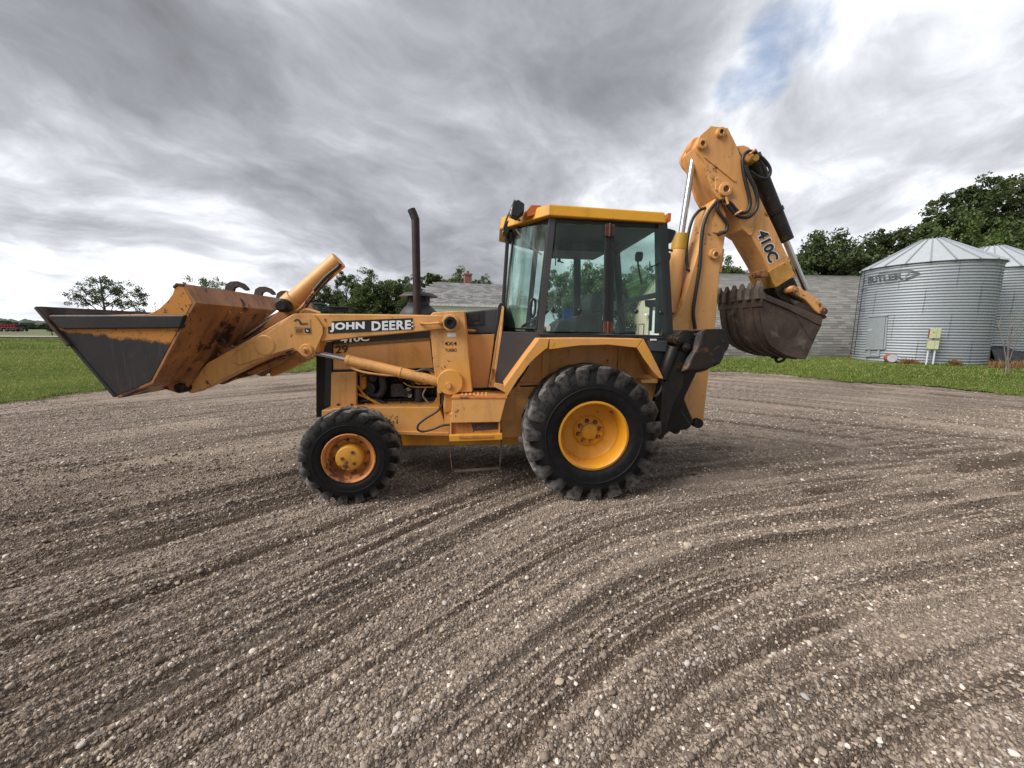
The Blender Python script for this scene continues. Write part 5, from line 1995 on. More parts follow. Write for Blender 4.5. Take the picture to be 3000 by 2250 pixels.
on(en, 'fitting', MB().prism(Q('2', .74, (935, 845), (960, 840), (962, 862), (938, 866)), .74, .78).prism(Q('2', .74, (925, 800), (950, 795), (952, 815), (927, 820)), .74, .78), M.lamp, .003)

# exhaust and air pre-cleaner above the hood
eu, ez0 = Q1('c', .88, 1268, 500)
_, ez1 = Q1('c', .88, 1268, -500)
bx, bz = L(1217, 640, .88)
tx, tz = L(1208, 614, .88)
exh = MB().tube([(eu, .88, ez0 - .25), (eu, .88, ez0), ((eu + bx) / 2, .88, (ez0 + bz) / 2), (bx, .88, bz - .06), (bx - .004, .88, bz), (tx - .01, .88, tz)], .041, 18, sub=5, caps=False)
exh.tube([(tx - .008, .88, tz - .002), (bx - .002, .88, bz), (bx, .88, bz - .06)], .036, 18, sub=5, caps=False)
mexh = steel('sooty_pipe', (0.022, 0.018, 0.018), (0.045, 0.028, 0.022), rough=0.6, metal=0.3, scale=9)
on(root, 'exhaust_pipe', exh, mexh)
pu_, pz_ = Q1('c', 1.07, 1285, 480)
_, pz2 = Q1('c', 1.07, 1285, 258)
hh = pz2 - pz_
pc = on(root, 'air_precleaner', MB().lathe([(.205, -.10), (.205, 0), (.19, .03), (.155, hh * .30), (.118, hh * .42), (.112, hh * .55), (.0, hh * .55)], (pu_, 1.07, pz_), 'Z', 36), M.grey)
on(pc, 'screen', MB().lathe([(.106, hh * .5), (.106, hh * .86)], (pu_, 1.07, pz_), 'Z', 30), M.trim)
for k in range(8):
    a = k * math.pi / 4 + .2
    x, y = pu_ + .11 * math.cos(a), 1.07 + .11 * math.sin(a)
    on(pc, 'vane', MB().box(x - .008, x + .008, y - .008, y + .008, pz_ + hh * .5, pz_ + hh * .88), M.grey)
on(pc, 'cap', MB().lathe([(.0, hh * .82), (.19, hh * .80), (.205, hh * .78), (.20, hh * .82), (.15, hh * .95), (.06, hh * 1.01), (0, hh * 1.015)], (pu_, 1.07, pz_), 'Z', 40), M.grey)

# ------------------------------------------------------------------ loader towers, arms and cylinders
WAo, WAi = .36, .49


def mirror(w0, w1):
    return 2.15 - w1, 2.15 - w0


tw = Q('2', .40, (1085, 300), (1110, 272), (1300, 262), (1328, 262), (1384, 826), (1215, 832), (1145, 838), (1112, 640))
tower_near = on(root, 'loader_tower', MB().prism(tw, .40, .62), M.paint, .008)
on(root, 'loader_tower', MB().prism(tw, *mirror(.40, .62)), M.paint, .008)
lo_t = Q('2', .43, (1176, 826), (1240, 830), (1240, 1110), (1218, 1112), (1190, 1040))
on(root, 'loader_tower_foot', MB().prism(lo_t, .43, .60), M.paint, .006)
text_on(tower_near, 'drive_lettering', '4X4', Q('2', .397, (1190, 503), (1276, 503), (1275, 476), (1190, 476)), .397, M.decal, .02, 0, 1.05)
text_on(tower_near, 'turbo_lettering', 'TURBO', Q('2', .397, (1194, 548), (1276, 546), (1275, 523), (1194, 525)), .397, M.decal, .012, 0, 1.0)
pl_ = on(tower_near, 'serial_plate', MB().prism(Q('2', .396, (1206, 415), (1270, 413), (1271, 446), (1208, 447)), .396, .402), M.lamp, .001)
on(tower_near, 'plate_band', MB().prism(Q('2', .395, (1210, 424), (1266, 422), (1266, 438), (1211, 439)), .395, .4), M.white, 0)

# arm outline: tower pivot -> knee -> bucket pin
armR = Q('2', WAo, (255, 282), (600, 284), (900, 288), (1180, 294), (1232, 297), (1266, 315), (1280, 345), (1266, 376), (1236, 394),
         (1190, 388), (900, 418), (600, 446), (340, 476), (300, 476))
arm_in = Q('1', WAo, (2060, 960), (1925, 950), (1860, 938), (1800, 962), (1640, 1032), (1400, 1155), (1242, 1224), (1216, 1216), (1228, 1160),
           (1305, 1060), (1345, 1022), (1520, 925), (1870, 722), (1905, 705), (2020, 704), (2092, 800))
arm = on(root, 'loader_arm', MB().prism(armR, WAo + .004, WAi).prism(arm_in, WAo, WAi), M.arm, .010)
far_w = mirror(WAo, WAi)
arm2 = on(root, 'loader_arm', MB().prism(armR, *far_w).prism(arm_in, far_w[0], far_w[1] + .004), M.arm, .010)
# knee gusset plate, round boss and pin
gs = Q('1', WAo - .014, (1500, 1000), (1515, 965), (1690, 862), (1905, 706), (2010, 704), (2040, 716), (2092, 790), (2094, 830), (2030, 985), (1990, 1000),
       (1930, 952), (1898, 930), (1800, 958), (1560, 1038), (1520, 1030))
gus = on(arm, 'knee_gusset', MB().prism(gs, WAo - .014, WAo - .001), M.arm, .005)
bu, bz_ = Q1('1', WAo - .014, 1716, 910)
on(arm, 'knee_boss', MB().lathe([(0, WAo - .024), (.083, WAo - .024), (.094, WAo - .015), (.094, WAo + .01), (0, WAo + .01)], (bu, 0, bz_), 'Y', 36), M.arm, .003)
ku, kz = Q1('2', WAo - .02, 232, 537)
on(arm, 'lift_pin_boss', MB().lathe([(0, WAo - .052), (.026, WAo - .052), (.026, WAo - .036), (.054, WAo - .036), (.060, WAo - .028), (.060, WAo + .02), (0, WAo + .02)], (ku, 0, kz), 'Y', 28), M.arm, .003)
hexbolt(arm, ku, WAo - .05, kz, .019, M.arm)
tu, tz_ = Q1('2', WAo - .02, 1232, 345)
on(arm, 'tower_pin_boss', MB().lathe([(.030, WAo - .022), (.072, WAo - .022), (.078, WAo - .012), (.078, WAo + .02)], (tu, 0, tz_), 'Y', 32), M.arm)
on(arm, 'tower_pin', MB().lathe([(0, WAo - .030), (.022, WAo - .030), (.026, WAo - .060), (.050, WAo - .060), (.056, WAo - .052), (.056, WAo)], (tu, 0, tz_), 'Y', 24), M.black, .003)
gh = Q3('2', WAo - .03, (1022, 348), (1060, 352), (1110, 350), (1156, 345))
on(arm, 'grab_handle', MB().tube(gh, .0095, 10).cyl(gh[0], (gh[0][0], WAo + .01, gh[0][2]), .014, 12).cyl(gh[-1], (gh[-1][0], WAo + .01, gh[-1][2]), .017, 12), M.arm)
# cross tube between the arms and the shadowed inner gusset
xu, xz = Q1('1', .9, 1640, 960)
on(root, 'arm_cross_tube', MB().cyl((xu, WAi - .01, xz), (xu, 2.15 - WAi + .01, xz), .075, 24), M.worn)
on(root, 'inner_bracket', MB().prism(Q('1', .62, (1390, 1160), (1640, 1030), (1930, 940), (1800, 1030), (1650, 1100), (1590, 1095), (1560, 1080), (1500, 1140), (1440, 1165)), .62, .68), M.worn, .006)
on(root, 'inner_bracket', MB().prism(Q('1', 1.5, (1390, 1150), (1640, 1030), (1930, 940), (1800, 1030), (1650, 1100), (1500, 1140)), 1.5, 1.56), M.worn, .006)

# name board on the arm
W_ = WAo - .0
nb = on(arm, 'name_board', MB().prism(Q('2', W_, (380, 372), (408, 370), (408, 334), (968, 312), (970, 392), (384, 420)), W_, W_ + .01), M.decal, 0)
for a0, a1, s in ((394, 636, 'JOHN'), (684, 958, 'DEERE')):
    f0, f1 = (a0 - 394) / 564, (a1 - 394) / 564
    text_on(nb, 'name_lettering', s, Q('2', W_ - .004, (a0, 411 - 21 * f0), (a1, 411 - 21 * f1), (a1, 345 - 19 * f1), (a0, 345 - 19 * f0)), W_ - .004, M.white, .050 if s == 'JOHN' else .036, 0, 1.10)
for b in (340, 366):
    on(nb, 'registered_mark', MB().prism(Q('2', W_ - .003, (960, b), (972, b - 1), (972, b + 8), (960, b + 8)), W_ - .003, W_ + .002), M.white, 0)
# dealer stickers
WS = WAo - .017
st_ = on(gus, 'dealer_sticker', MB().prism(Q('2', WS, (143, 318), (258, 322), (262, 424), (146, 422)), WS, WS + .004), M.fusel, 0)
text_on(st_, 'dealer_lettering', 'RDO', Q('2', WS - .003, (190, 362), (243, 362), (243, 344), (190, 344)), WS - .003, M.decal, .03, 0, 1.0)
ru, rz_ = Q1('2', WS - .002, 168, 343)
mbk = MB()
for i in range(12):
    a0, a1 = R(-30 + 16 * i), R(-18 + 16 * i)
    mbk.add([(ru + math.cos(a) * r, WS - .003, rz_ + math.sin(a) * r) for a, r in ((a0, .016), (a1, .016), (a1, .033), (a0, .033))], [(0, 1, 2, 3)])
on(st_, 'dealer_emblem', mbk, M.decal, 0, smooth=0)
on(st_, 'sticker_border', MB().prism(Q('2', WS - .003, (146, 378), (260, 380), (260, 382), (146, 380)), WS - .003, WS), M.decal)
for i in range(5):
    on(st_, 'sticker_text_line', MB().prism(Q('2', WS - .003, (156, 388 + 6 * i), (208, 389 + 6 * i), (208, 391 + 6 * i), (156, 390 + 6 * i)), WS - .003, WS), M.bolt)
dk = on(st_, 'emblem_badge', MB().prism(Q('2', WS - .004, (218, 385), (256, 387), (258, 416), (220, 415)), WS - .004, WS), M.decal, 0)
# leaping animal of the badge, drawn as a few strokes
on(st_, 'badge_animal', MB().prism(Q('2', WS - .006, (226, 404), (234, 398), (244, 398), (250, 402), (243, 403), (240, 407), (232, 404)), WS - .006, WS - .003)
   .prism(Q('2', WS - .006, (228, 392), (231, 391), (236, 399), (232, 400)), WS - .006, WS - .003), M.white, 0)

# lift cylinder
WC = .43
p0 = Q1('2', WC, 232, 537); p1 = Q1('2', WC, 512, 602); p2 = Q1('2', WC, 1205, 765); p3 = Q1('2', WC, 1222, 775)
lc = on(root, 'lift_cylinder', MB().cyl((p1[0], WC, p1[1]), (p2[0], WC, p2[1]), .050, 28), M.paint, .004)
on(lc, 'rod', MB().cyl((p0[0], WC, p0[1]), (p1[0] + .05, WC, p1[1] - .01), .023, 24), M.chrome)
d = Vector((p2[0] - p1[0], 0, p2[1] - p1[1])).normalized()
e0 = Vector((p1[0], WC, p1[1])) - d * .004
on(lc, 'gland', MB().cyl(e0, e0 + d * .035, .053, 28), M.arm, .003)
e1 = Vector((p1[0], WC, p1[1])).lerp(Vector((p2[0], WC, p2[1])), .535)
on(lc, 'clamp_band', MB().cyl(e1 - d * .008, e1 + d * .008, .055, 28), M.paint, .003)
on(lc, 'oil_pipe', MB().tube(Q3('2', WC - .02, (540, 655), (565, 668), (640, 690), (760, 706), (850, 712)), .011, 10), M.paint)
on(lc, 'cylinder_eye', MB().lathe([(0, WC - .055), (.058, WC - .055), (.062, WC - .048), (.062, WC + .05), (0, WC + .05)], (p3[0], 0, p3[1]), 'Y', 30), M.arm, .003)
u, z = Q1('2', .385, 1230, 758)
on(tower_near, 'cylinder_mount', MB().lathe([(0, .372), (.115, .372), (.122, .38), (.122, .41)], (u, 0, z), 'Y', 44), M.paint)
on(lc, 'cylinder_pin', MB().lathe([(0, WC - .085), (.028, WC - .085), (.030, WC - .08), (.030, WC - .05)], (p3[0], 0, p3[1]), 'Y', 24), M.arm)
mw = mirror(WC - .05, WC + .05)
on(root, 'lift_cylinder', MB().cyl((p1[0], 1.72, p1[1]), (p3[0], 1.72, p3[1]), .050, 24).cyl((p0[0], 1.72, p0[1]), (p1[0], 1.72, p1[1]), .023, 16), M.paint, .003)
on(lc, 'hydraulic_hose', MB().tube(Q3('2', .40, (1172, 800), (1178, 880), (1150, 950), (1060, 1010), (1012, 1050), (1005, 1085), (1040, 1100), (1110, 1085), (1170, 1060), (1235, 1052)), .0105, 10), M.hose)
on(lc, 'hydraulic_hose', MB().tube(Q3('2', .42, (980, 690), (1050, 670), (1120, 685), (1165, 730)), .014, 10), M.cast)

# bucket cylinder rising behind the knee
WB = .74
c0 = Q1('1', WB, 1880, 655); c1 = Q1('1', WB, 1900, 622); c2 = L(993, 762, WB)
bc = on(root, 'bucket_cylinder', MB().cyl((c1[0], WB, c1[1]), (c2[0], WB, c2[1]), .083, 32), M.arm, .006)
dd = Vector((c2[0] - c1[0], 0, c2[1] - c1[1])).normalized()
e = Vector((c1[0], WB, c1[1]))
on(bc, 'gland', MB().cyl(e - dd * .07, e + dd * .03, .098, 28), M.arm, .006)
on(bc, 'trunnion_pin', MB().lathe([(0, WB - .175), (.045, WB - .175), (.058, WB - .16), (.066, WB - .15), (.066, WB + .15)], (c0[0], 0, c0[1] - .005), 'Y', 24), M.black, .004)
lk = Q('1', WB, (1240, 1180), (1300, 1060), (1770, 780), (1840, 690), (1900, 700), (1800, 800), (1400, 1040))
rod_end = Q1('1', WB, 1420, 960)
on(bc, 'rod', MB().cyl((c0[0], WB, c0[1]), (rod_end[0], WB, rod_end[1]), .035, 16), M.chrome)
on(bc, 'bell_link', MB().prism(Q('1', WB - .08, (1560, 930), (1800, 690), (1850, 650), (1900, 660), (1870, 720), (1640, 900)), WB - .08, WB + .08), M.worn, .008)
hp = Q3('1', WB - .09, (1905, 700), (1960, 660), (2040, 560), (2120, 470), (2195, 410), (2208, 385))
on(bc, 'oil_pipe', MB().tube(hp, .016, 10), M.worn)
on(bc, 'hydraulic_hose', MB().tube([(a, b - .015, c + .004) for a, b, c in hp[2:]], .019, 10), M.hose)
on(bc, 'hydraulic_hose', MB().tube(Q3('1', WB - .05, (1960, 690), (2060, 560), (2140, 470), (2190, 400)), .012, 8), M.hose)
on(bc, 'arm_hose_pipe', MB().tube(Q3('c', .66, (100, 465), (160, 430), (300, 470)), .016, 8), M.paint)

# ------------------------------------------------------------------ loader bucket
WK, WK2 = -.02, 2.17
prof_px = [(117, 897), (341, 1160), (441, 1118), (563, 887), (538, 842), (524, 837)]
T_, H_, B_, K_, T1_, T2_ = [L(a, b, WK) for a, b in prof_px]
Bk = on(root, 'loader_bucket', MB().strip([T2_, T1_, K_, B_, H_], .022, WK + .002, WK2 - .002), M.worn, .003)
on(Bk, 'floor_plate', MB().strip([H_, T_], .024, WK - .006, WK2 + .006), M.dark, .004)
side = [L(156, 962, WK), L(341, 1160, WK), L(441, 1118, WK), L(563, 887, WK), L(538, 840, WK), L(520, 836, WK), L(511, 844, WK),
        L(505, 862, WK), L(490, 882, WK), L(465, 905, WK), L(436, 920, WK), L(300, 923, WK), L(142, 924, WK)]
# the side sheet: worn bare below, a strip of old paint left under the side bar
def mat_bucket_side():
    m, N = new_mat('bucket_side_steel')
    tc = N.n('ShaderNodeTexCoord').outputs['Object']
    sepn = N.n('ShaderNodeSeparateXYZ', {0: tc})
    (ua, za), (ub, zb) = L(180, 972, WK), L(500, 1010, WK)
    k = (zb - za) / (ub - ua)
    # height above a sloping line: paint survives above it
    lvl = N.math('SUBTRACT', sepn.outputs[2], N.math('ADD', N.math('MULTIPLY', N.math('SUBTRACT', sepn.outputs[0], ua), k), za))
    nz = N.math('MULTIPLY', N.math('SUBTRACT', N.noise(tc, 12, 8, 0.72), 0.5), 0.13)
    pm = N.smooth(N.math('ADD', lvl, nz), -0.012, 0.030)
    st = N.smooth(N.noise(tc, 2.3, 6, 0.6, 0.4), 0.35, 0.7)
    c = N.mix(st, (0.0115, 0.0105, 0.0125), (0.024, 0.019, 0.020))
    sc_ = N.noise(N.mapping(tc, rot=(0, R(-32), 0), scale=(45, 45, 2)), 1.0, 3)
    c = N.mix(N.math('MULTIPLY', N.smooth(sc_, 0.56, 0.72), 0.45), c, (0.080, 0.068, 0.065))
    rs_ = N.smooth(N.noise(tc, 5, 7, 0.68, 0.5), 0.54, 0.70)
    c = N.mix(N.math('MULTIPLY', rs_, 0.6), c, (0.060, 0.032, 0.024))
    pt = N.mix(N.smooth(N.noise(tc, 30, 5, 0.7), 0.56, 0.66), (0.50, 0.20, 0.030), (0.08, 0.035, 0.02))
    c = N.mix(pm, c, pt)
    finish(N, c, 0.52, 0.15, N.noise(tc, 30, 4), 0.25, 0.004)
    return m


M.bside = mat_bucket_side()
on(Bk, 'side_plate', MB().prism(side, WK, WK + .024), M.bside, .004)
on(Bk, 'side_plate', MB().prism(side, WK2 - .024, WK2), M.dark, .004)
bar = Q('1', WK - .028, (310, 720), (330, 714), (1196, 714), (1166, 800), (400, 806), (368, 792))
M.barm = steel('bare_bucket_bar', (0.018, 0.017, 0.019), (0.032, 0.027, 0.027), rough=0.5, metal=0.35, scale=3, third=None)
on(Bk, 'side_bar', MB().prism(bar, WK - .028, WK + .03), M.barm, .012, seg=3)
on(Bk, 'side_bar', MB().prism(bar, WK2 - .03, WK2 + .028), M.barm, .012)
ce = [Vector(T_), Vector(T_).lerp(Vector(H_), .42)]
on(Bk, 'cutting_edge', MB().strip([tuple(ce[0]), tuple(ce[1])], -.026, WK - .03, WK2 + .03), M.brown, .008)
# worn yellow cheek near the top of the side, top lip roll
on(Bk, 'top_lip', MB().strip([Q1('1', WK, 1130, 545), Q1('1', WK, 1150, 524), Q1('1', WK, 1192, 530)], .02, WK - .006, WK2 + .006), M.brown, .005)
# back stiffeners
def on_back(t, off):     # point on the back sheet, t from bottom (0) to knee (1), off outward
    b, k = Vector(B_), Vector(K_)
    dv = (k - b).normalized(); nn = Vector((dv.y, -dv.x))
    p = b.lerp(k, t) + nn * off
    return p.x, p.y
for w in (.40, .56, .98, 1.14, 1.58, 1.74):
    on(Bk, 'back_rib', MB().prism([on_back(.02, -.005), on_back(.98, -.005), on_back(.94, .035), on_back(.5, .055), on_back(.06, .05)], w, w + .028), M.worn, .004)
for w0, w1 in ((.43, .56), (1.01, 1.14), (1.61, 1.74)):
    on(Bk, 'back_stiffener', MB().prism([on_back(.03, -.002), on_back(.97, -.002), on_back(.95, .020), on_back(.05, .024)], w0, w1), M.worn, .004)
u, z = on_back(.52, .055)
on(Bk, 'chain_eye', MB().lathe([(.022, .45), (.045, .45), (.045, .475), (.022, .475)], (u, 0, z), 'Y', 20, closed=True), M.worn, .002)
# pivot brackets of the bucket
for w in (.30, .52, 1.56, 1.80):
    br_ = Q('1', .33, (985, 1150), (1060, 1150), (1290, 1010), (1330, 1020), (1205, 1212), (1165, 1216), (1050, 1180))
    on(Bk, 'pivot_bracket', MB().prism(br_, w, w + .03), M.worn, .004)
u, z = Q1('1', .28, 1166, 1188)
on(Bk, 'pivot_pin', MB().lathe([(0, .272), (.022, .272), (.026, .262), (.040, .262), (.045, .27), (.045, .60)], (u, 0, z), 'Y', 24), M.black, .003)
# chain hooks on the top edge
for w in (.67, 1.13, 1.56):
    pts = Q('1', .67, (1512, 640), (1472, 590), (1453, 548), (1462, 514), (1492, 496), (1534, 494), (1576, 510), (1602, 536), (1609, 553), (1586, 556),
            (1566, 541), (1540, 531), (1516, 540), (1510, 558), (1524, 582), (1570, 618), (1540, 650))
    on(Bk, 'chain_hook', MB().prism(pts, w, w + .035), M.brown, .005)

# ------------------------------------------------------------------ cowl and cab
cw = Q('2', .60, (1335, 268), (1560, 246), (1578, 205), (1600, 205), (1556, 418), (1345, 424))
cowl = on(root, 'cowl', MB().prism(cw, .60, 1.55), M.grey, .012)
on(cowl, 'recess_frame', MB().prism(Q('2', .594, (1345, 275), (1466, 260), (1468, 362), (1352, 368)), .594, .61), M.trim, .006)
on(cowl, 'recess_latch', MB().prism(Q('2', .588, (1378, 285), (1430, 280), (1430, 330), (1380, 333)), .588, .60), M.decal, .003)
on(cowl, 'warning_sticker', MB().prism(Q('2', .587, (1395, 340), (1428, 338), (1428, 356), (1395, 358)), .587, .595), M.hinge)
ks = Q3('2', .57, (1350, 396), (1412, 400))
on(cowl, 'switch_key', MB().cyl(*ks, .011, 12), M.arm)
on(cowl, 'switch_knob', MB().cyl((ks[1][0], .56, ks[1][2]), (ks[1][0], .61, ks[1][2]), .017, 16), M.trim)
pn = Q('2', .60, (1345, 426), (1540, 424), (1492, 796), (1388, 800), (1372, 720))
on(root, 'cowl_panel', MB().prism(pn, .60, 1.55), M.paint, .006)
on(root, 'door_post', MB().prism(Q('2', .52, (1590, 225), (1604, 232), (1600, 330), (1570, 560), (1556, 660), (1540, 795), (1494, 795), (1512, 700), (1545, 480), (1575, 330)), .52, .60), M.paint, .005)
on(root, 'cowl_trim', MB().prism(Q('2', .54, (1545, 462), (1538, 440), (1563, 225), (1580, 203), (1594, 214), (1578, 330), (1552, 462)), .54, 1.61), M.trim, .008)
on(root, 'cowl_side', MB().prism(Q('2', .625, (1490, 430), (1540, 430), (1575, 300), (1602, 240), (1602, 810), (1470, 810)), .625, .66), M.black)
on(root, 'door_latch', MB().prism(Q('2', .50, (1520, 668), (1535, 664), (1533, 700), (1518, 702)), .50, .53), M.bolt, .003)

WCB = .38          # side of the cab
WN = .86           # its narrower nose
# corners measured on the side plane
bl_, br_2 = Q1('3', WCB, 505, 1190), Q1('3', WCB, 1550, 1205)
tl_, tr_ = Q1('3', WCB, 606, 238), Q1('3', WCB, 1500, 285)
nb_ = L(1470, 972, WN); nt_ = L(1490, 676, WN)


def bar_(prt, name, a, b, th, mat, bev=.004):
    """square bar between two points"""
    a, b = Vector(a), Vector(b)
    d = (b - a).normalized()
    ref = Vector((0, 1, 0)) if abs(d.y) < .8 else Vector((0, 0, 1))
    s = d.cross(ref).normalized() * (th[0] / 2)
    t = d.cross(s).normalized() * (th[1] / 2)
    vs_ = [p + i * s + j * t for p in (a, b) for i, j in ((-1, -1), (1, -1), (1, 1), (-1, 1))]
    mb = MB().add(vs_, [(0, 1, 2, 3), (7, 6, 5, 4), (0, 4, 5, 1), (1, 5, 6, 2), (2, 6, 7, 3), (3, 7, 4, 0)])
    return on(prt, name, mb, mat, bev)


def S(p, w):
    return (p[0], w, p[1])


FW = 2.15 - WCB
FN = 2.15 - WN
cabp = on(root, 'cab_sill', MB().prism(Q('3', WCB + .012, (505, 1185), (1550, 1196), (1548, 1240), (1300, 1215), (500, 1212)), WCB + .012, FW - .012), M.trim, .006)
# pillars: front corner, rear corner, both sides; nose posts
for w, wn in ((WCB, WN), (FW, FN)):
    s = 1 if w < 1 else -1
    bar_(root, 'pillar', S(bl_, w + .03 * s), S(tl_, w + .03 * s), (.062, .06), M.grey)
    bar_(root, 'pillar', S(br_2, w + .03 * s), S(tr_, w + .03 * s), (.085, .06), M.trim)
    bar_(root, 'pillar', S(nb_, wn), S(nt_, wn), (.03, .03), M.trim)
    bar_(root, 'roof_rail', S((tl_[0], tl_[1] + .012), w + .03 * s), S((tr_[0], tr_[1] + .012), w + .03 * s), (.055, .06), M.trim)
    bar_(root, 'roof_rail', S((tl_[0], tl_[1] + .0), w + .03 * s), S(nt_, wn), (.05, .04), M.trim)
    bar_(root, 'window_sill', S((bl_[0], bl_[1] + .02), w + .03 * s), S((nb_[0], nb_[1] + .0), wn), (.035, .04), M.trim)
bar_(root, 'roof_rail', S(nt_, WN), S(nt_, FN), (.05, .04), M.trim)
bar_(root, 'roof_rail', S((tr_[0], tr_[1] + .01), WCB + .03), S((tr_[0], tr_[1] + .01), FW - .03), (.05, .06), M.trim)
bar_(root, 'window_sill', S(nb_, WN), S(nb_, FN), (.05, .05), M.trim)
# rubber seal round the corner pane
g0 = [S((bl_[0] - .035, bl_[1] + .055), WCB + .02), S((tl_[0] - .035, tl_[1] - .06), WCB + .02), S((nt_[0] + .05, nt_[1] - .03), WN - .035), S((nb_[0] + .02, nb_[1] + .03), WN - .02)]


def glass_pane(prt, name, corners, mat, bow=None, n=10):
    """thin pane through four corners (bottom a, top a, top b, bottom b), optionally bowed outward"""
    a0, a1, b1, b0 = [Vector(p) for p in corners]
    nrm = (b0 - a0).cross(a1 - a0).normalized()
    mb = MB()
    m = n if bow else 1
    vs_ = []
    for side in (0, 1):
        for i in range(m + 1):
            t = i / m
            k = (math.sin(math.pi * t) * bow) if bow else 0
            for p in (a0.lerp(b0, t), a1.lerp(b1, t)):
                vs_.append(p + nrm * (k + side * .005))
    q = 2 * (m + 1)
    fs_ = []
    for i in range(m):
        fs_.append((2 * i, 2 * i + 2, 2 * i + 3, 2 * i + 1))
        fs_.append((q + 2 * i, q + 2 * i + 1, q + 2 * i + 3, q + 2 * i + 2))
        fs_.append((2 * i + 1, 2 * i + 3, q + 2 * i + 3, q + 2 * i + 1))
        fs_.append((2 * i, q + 2 * i, q + 2 * i + 2, 2 * i + 2))
    fs_ += [(0, 1, q + 1, q), (2 * m, q + 2 * m, q + 2 * m + 1, 2 * m + 1)]
    mb.add(vs_, fs_)
    return on(prt, name, mb, mat)


on(root, 'window_seal', MB().tube(g0 + [g0[0]], .013, 8, sub=1), M.trim)
glass_pane(root, 'corner_window', g0, M.glass2, bow=-.07)
g0f = [(a, 2.15 - b, c) for a, b, c in g0]
glass_pane(root, 'corner_window', g0f, M.glass2, bow=.07)
glass_pane(root, 'windshield', [S((nb_[0], nb_[1] + .03), WN + .02), S((nt_[0], nt_[1] - .03), WN + .02), S((nt_[0], nt_[1] - .03), FN - .02), S((nb_[0], nb_[1] + .03), FN - .02)], M.glass2)


# side doors: two panes each side, hinged at the middle post
def side_glass(w, s):
    A = Q('3', WCB, (545, 1165), (640, 290), (1040, 305), (1030, 1172))
    Bq = Q('3', WCB, (1098, 1174), (1106, 318), (1490, 335), (1538, 1180))
    for q in (A, Bq):
        glass_pane(root, 'side_window', [S(p, w) for p in q], M.glass)
    # pane edge strips
    mid = Q('3', WCB, (1016, 1180), (1034, 290), (1108, 292), (1096, 1182))
    post = on(root, 'door_post', MB().prism(mid, w - .012 * s, w + .03 * s) if s > 0 else MB().prism(mid, w - .03, w + .012), M.trim, .004)
    return post


post = side_glass(WCB + .004, 1)
side_glass(FW - .004, -1)
for a in (1052, 1068):
    on(post, 'groove', MB().prism(Q('3', WCB - .012, (a - 6, 1090), (a + 6, 395), (a + 12, 395), (a, 1090)), WCB - .012, WCB), M.decal)
for y0, y1 in ((290, 395), (1085, 1178)):
    d0 = 1034 - (y0 - 290) * .018
    hq = Q('3', WCB - .026, (d0 - 2, y0), (d0 + 76, y0 + 5), (d0 + 74, y1), (d0 - 4, y1 - 4))
    hn = on(post, 'hinge', MB().prism(hq, WCB - .026, WCB - .008), M.hinge, .004)
    hp0, hp1 = Q1('3', WCB - .03, d0 + 37, y0 - 4), Q1('3', WCB - .03, d0 + 33, y1)
    on(post, 'hinge_pin', MB().cyl(S(hp0, WCB - .03), S(hp1, WCB - .03), .011, 12), M.hinge)
    for (a, b) in ((16, 25), (60, 30), (16, y1 - y0 - 25), (60, y1 - y0 - 20)):
        u, z = Q1('3', WCB - .03, d0 + a, y0 + b)
        on(post, 'bolt', MB().cyl((u, WCB - .026, z), (u, WCB - .034, z), .006, 8), M.bolt)
for i in range(4):
    for a in (1036, 1094):
        u, z = Q1('3', WCB - .012, a - i * 4, 495 + i * 165)
        on(post, 'screw', MB().cyl((u, WCB - .010, z), (u, WCB - .017, z), .005, 8), M.decal)
# window buttons and latches
for a, b in ((607, 990), (826, 993), (1283, 1003), (1483, 1012)):
    u, z = Q1('3', WCB - .01, a, b)
    on(root, 'window_knob', MB().lathe([(0, WCB - .022), (.012, WCB - .022), (.021, WCB - .014), (.021, WCB), (.012, WCB + .03), (0, WCB + .03)], (u, 0, z), 'Y', 18), M.trim)
for a, b, e in ((655, 590, 40), (1450, 620, -50)):
    pts = Q3('3', WCB + .02, (a, b), (a + e * .5, b + 12), (a + e, b + 18))
    ltc = on(root, 'window_latch', MB().cyl((pts[0][0], WCB - .01, pts[0][2]), (pts[0][0], WCB + .03, pts[0][2]), .014, 14).tube(pts, .006, 8), M.trim)
    hd = Q3('3', WCB + .02, (a - 26 if e > 0 else a + e - 8, b - 25), (a - 26 if e > 0 else a + e - 8, b + 40))
    on(ltc, 'latch_handle', MB().tube(hd, .005, 8), M.trim)
u, z = Q1('3', WCB - .002, 568, 1135)
on(root, 'window_sticker', MB().prism(Q('3', WCB - .001, (552, 1125), (568, 1105), (588, 1125), (585, 1160), (560, 1162)), WCB - .001, WCB + .002), M.white)
# grab handle on the corner pane
hx = [(.0, 0), (.006, -.05), (.004, -.10), (.0, -.15), (.0, -.175)]
hb0 = Vector(S(Q1('3', WCB + .05, 450, 900), WCB + .05))
hand = [Vector(S(Q1('3', WCB + .03, a, b), WCB + .03)) for a, b in ((445, 900), (428, 930), (424, 975), (430, 1020), (440, 1046), (458, 1020), (466, 960), (462, 910), (445, 900))]
on(root, 'grab_handle', MB().tube(hand, .0125, 10, sub=4), M.trim)

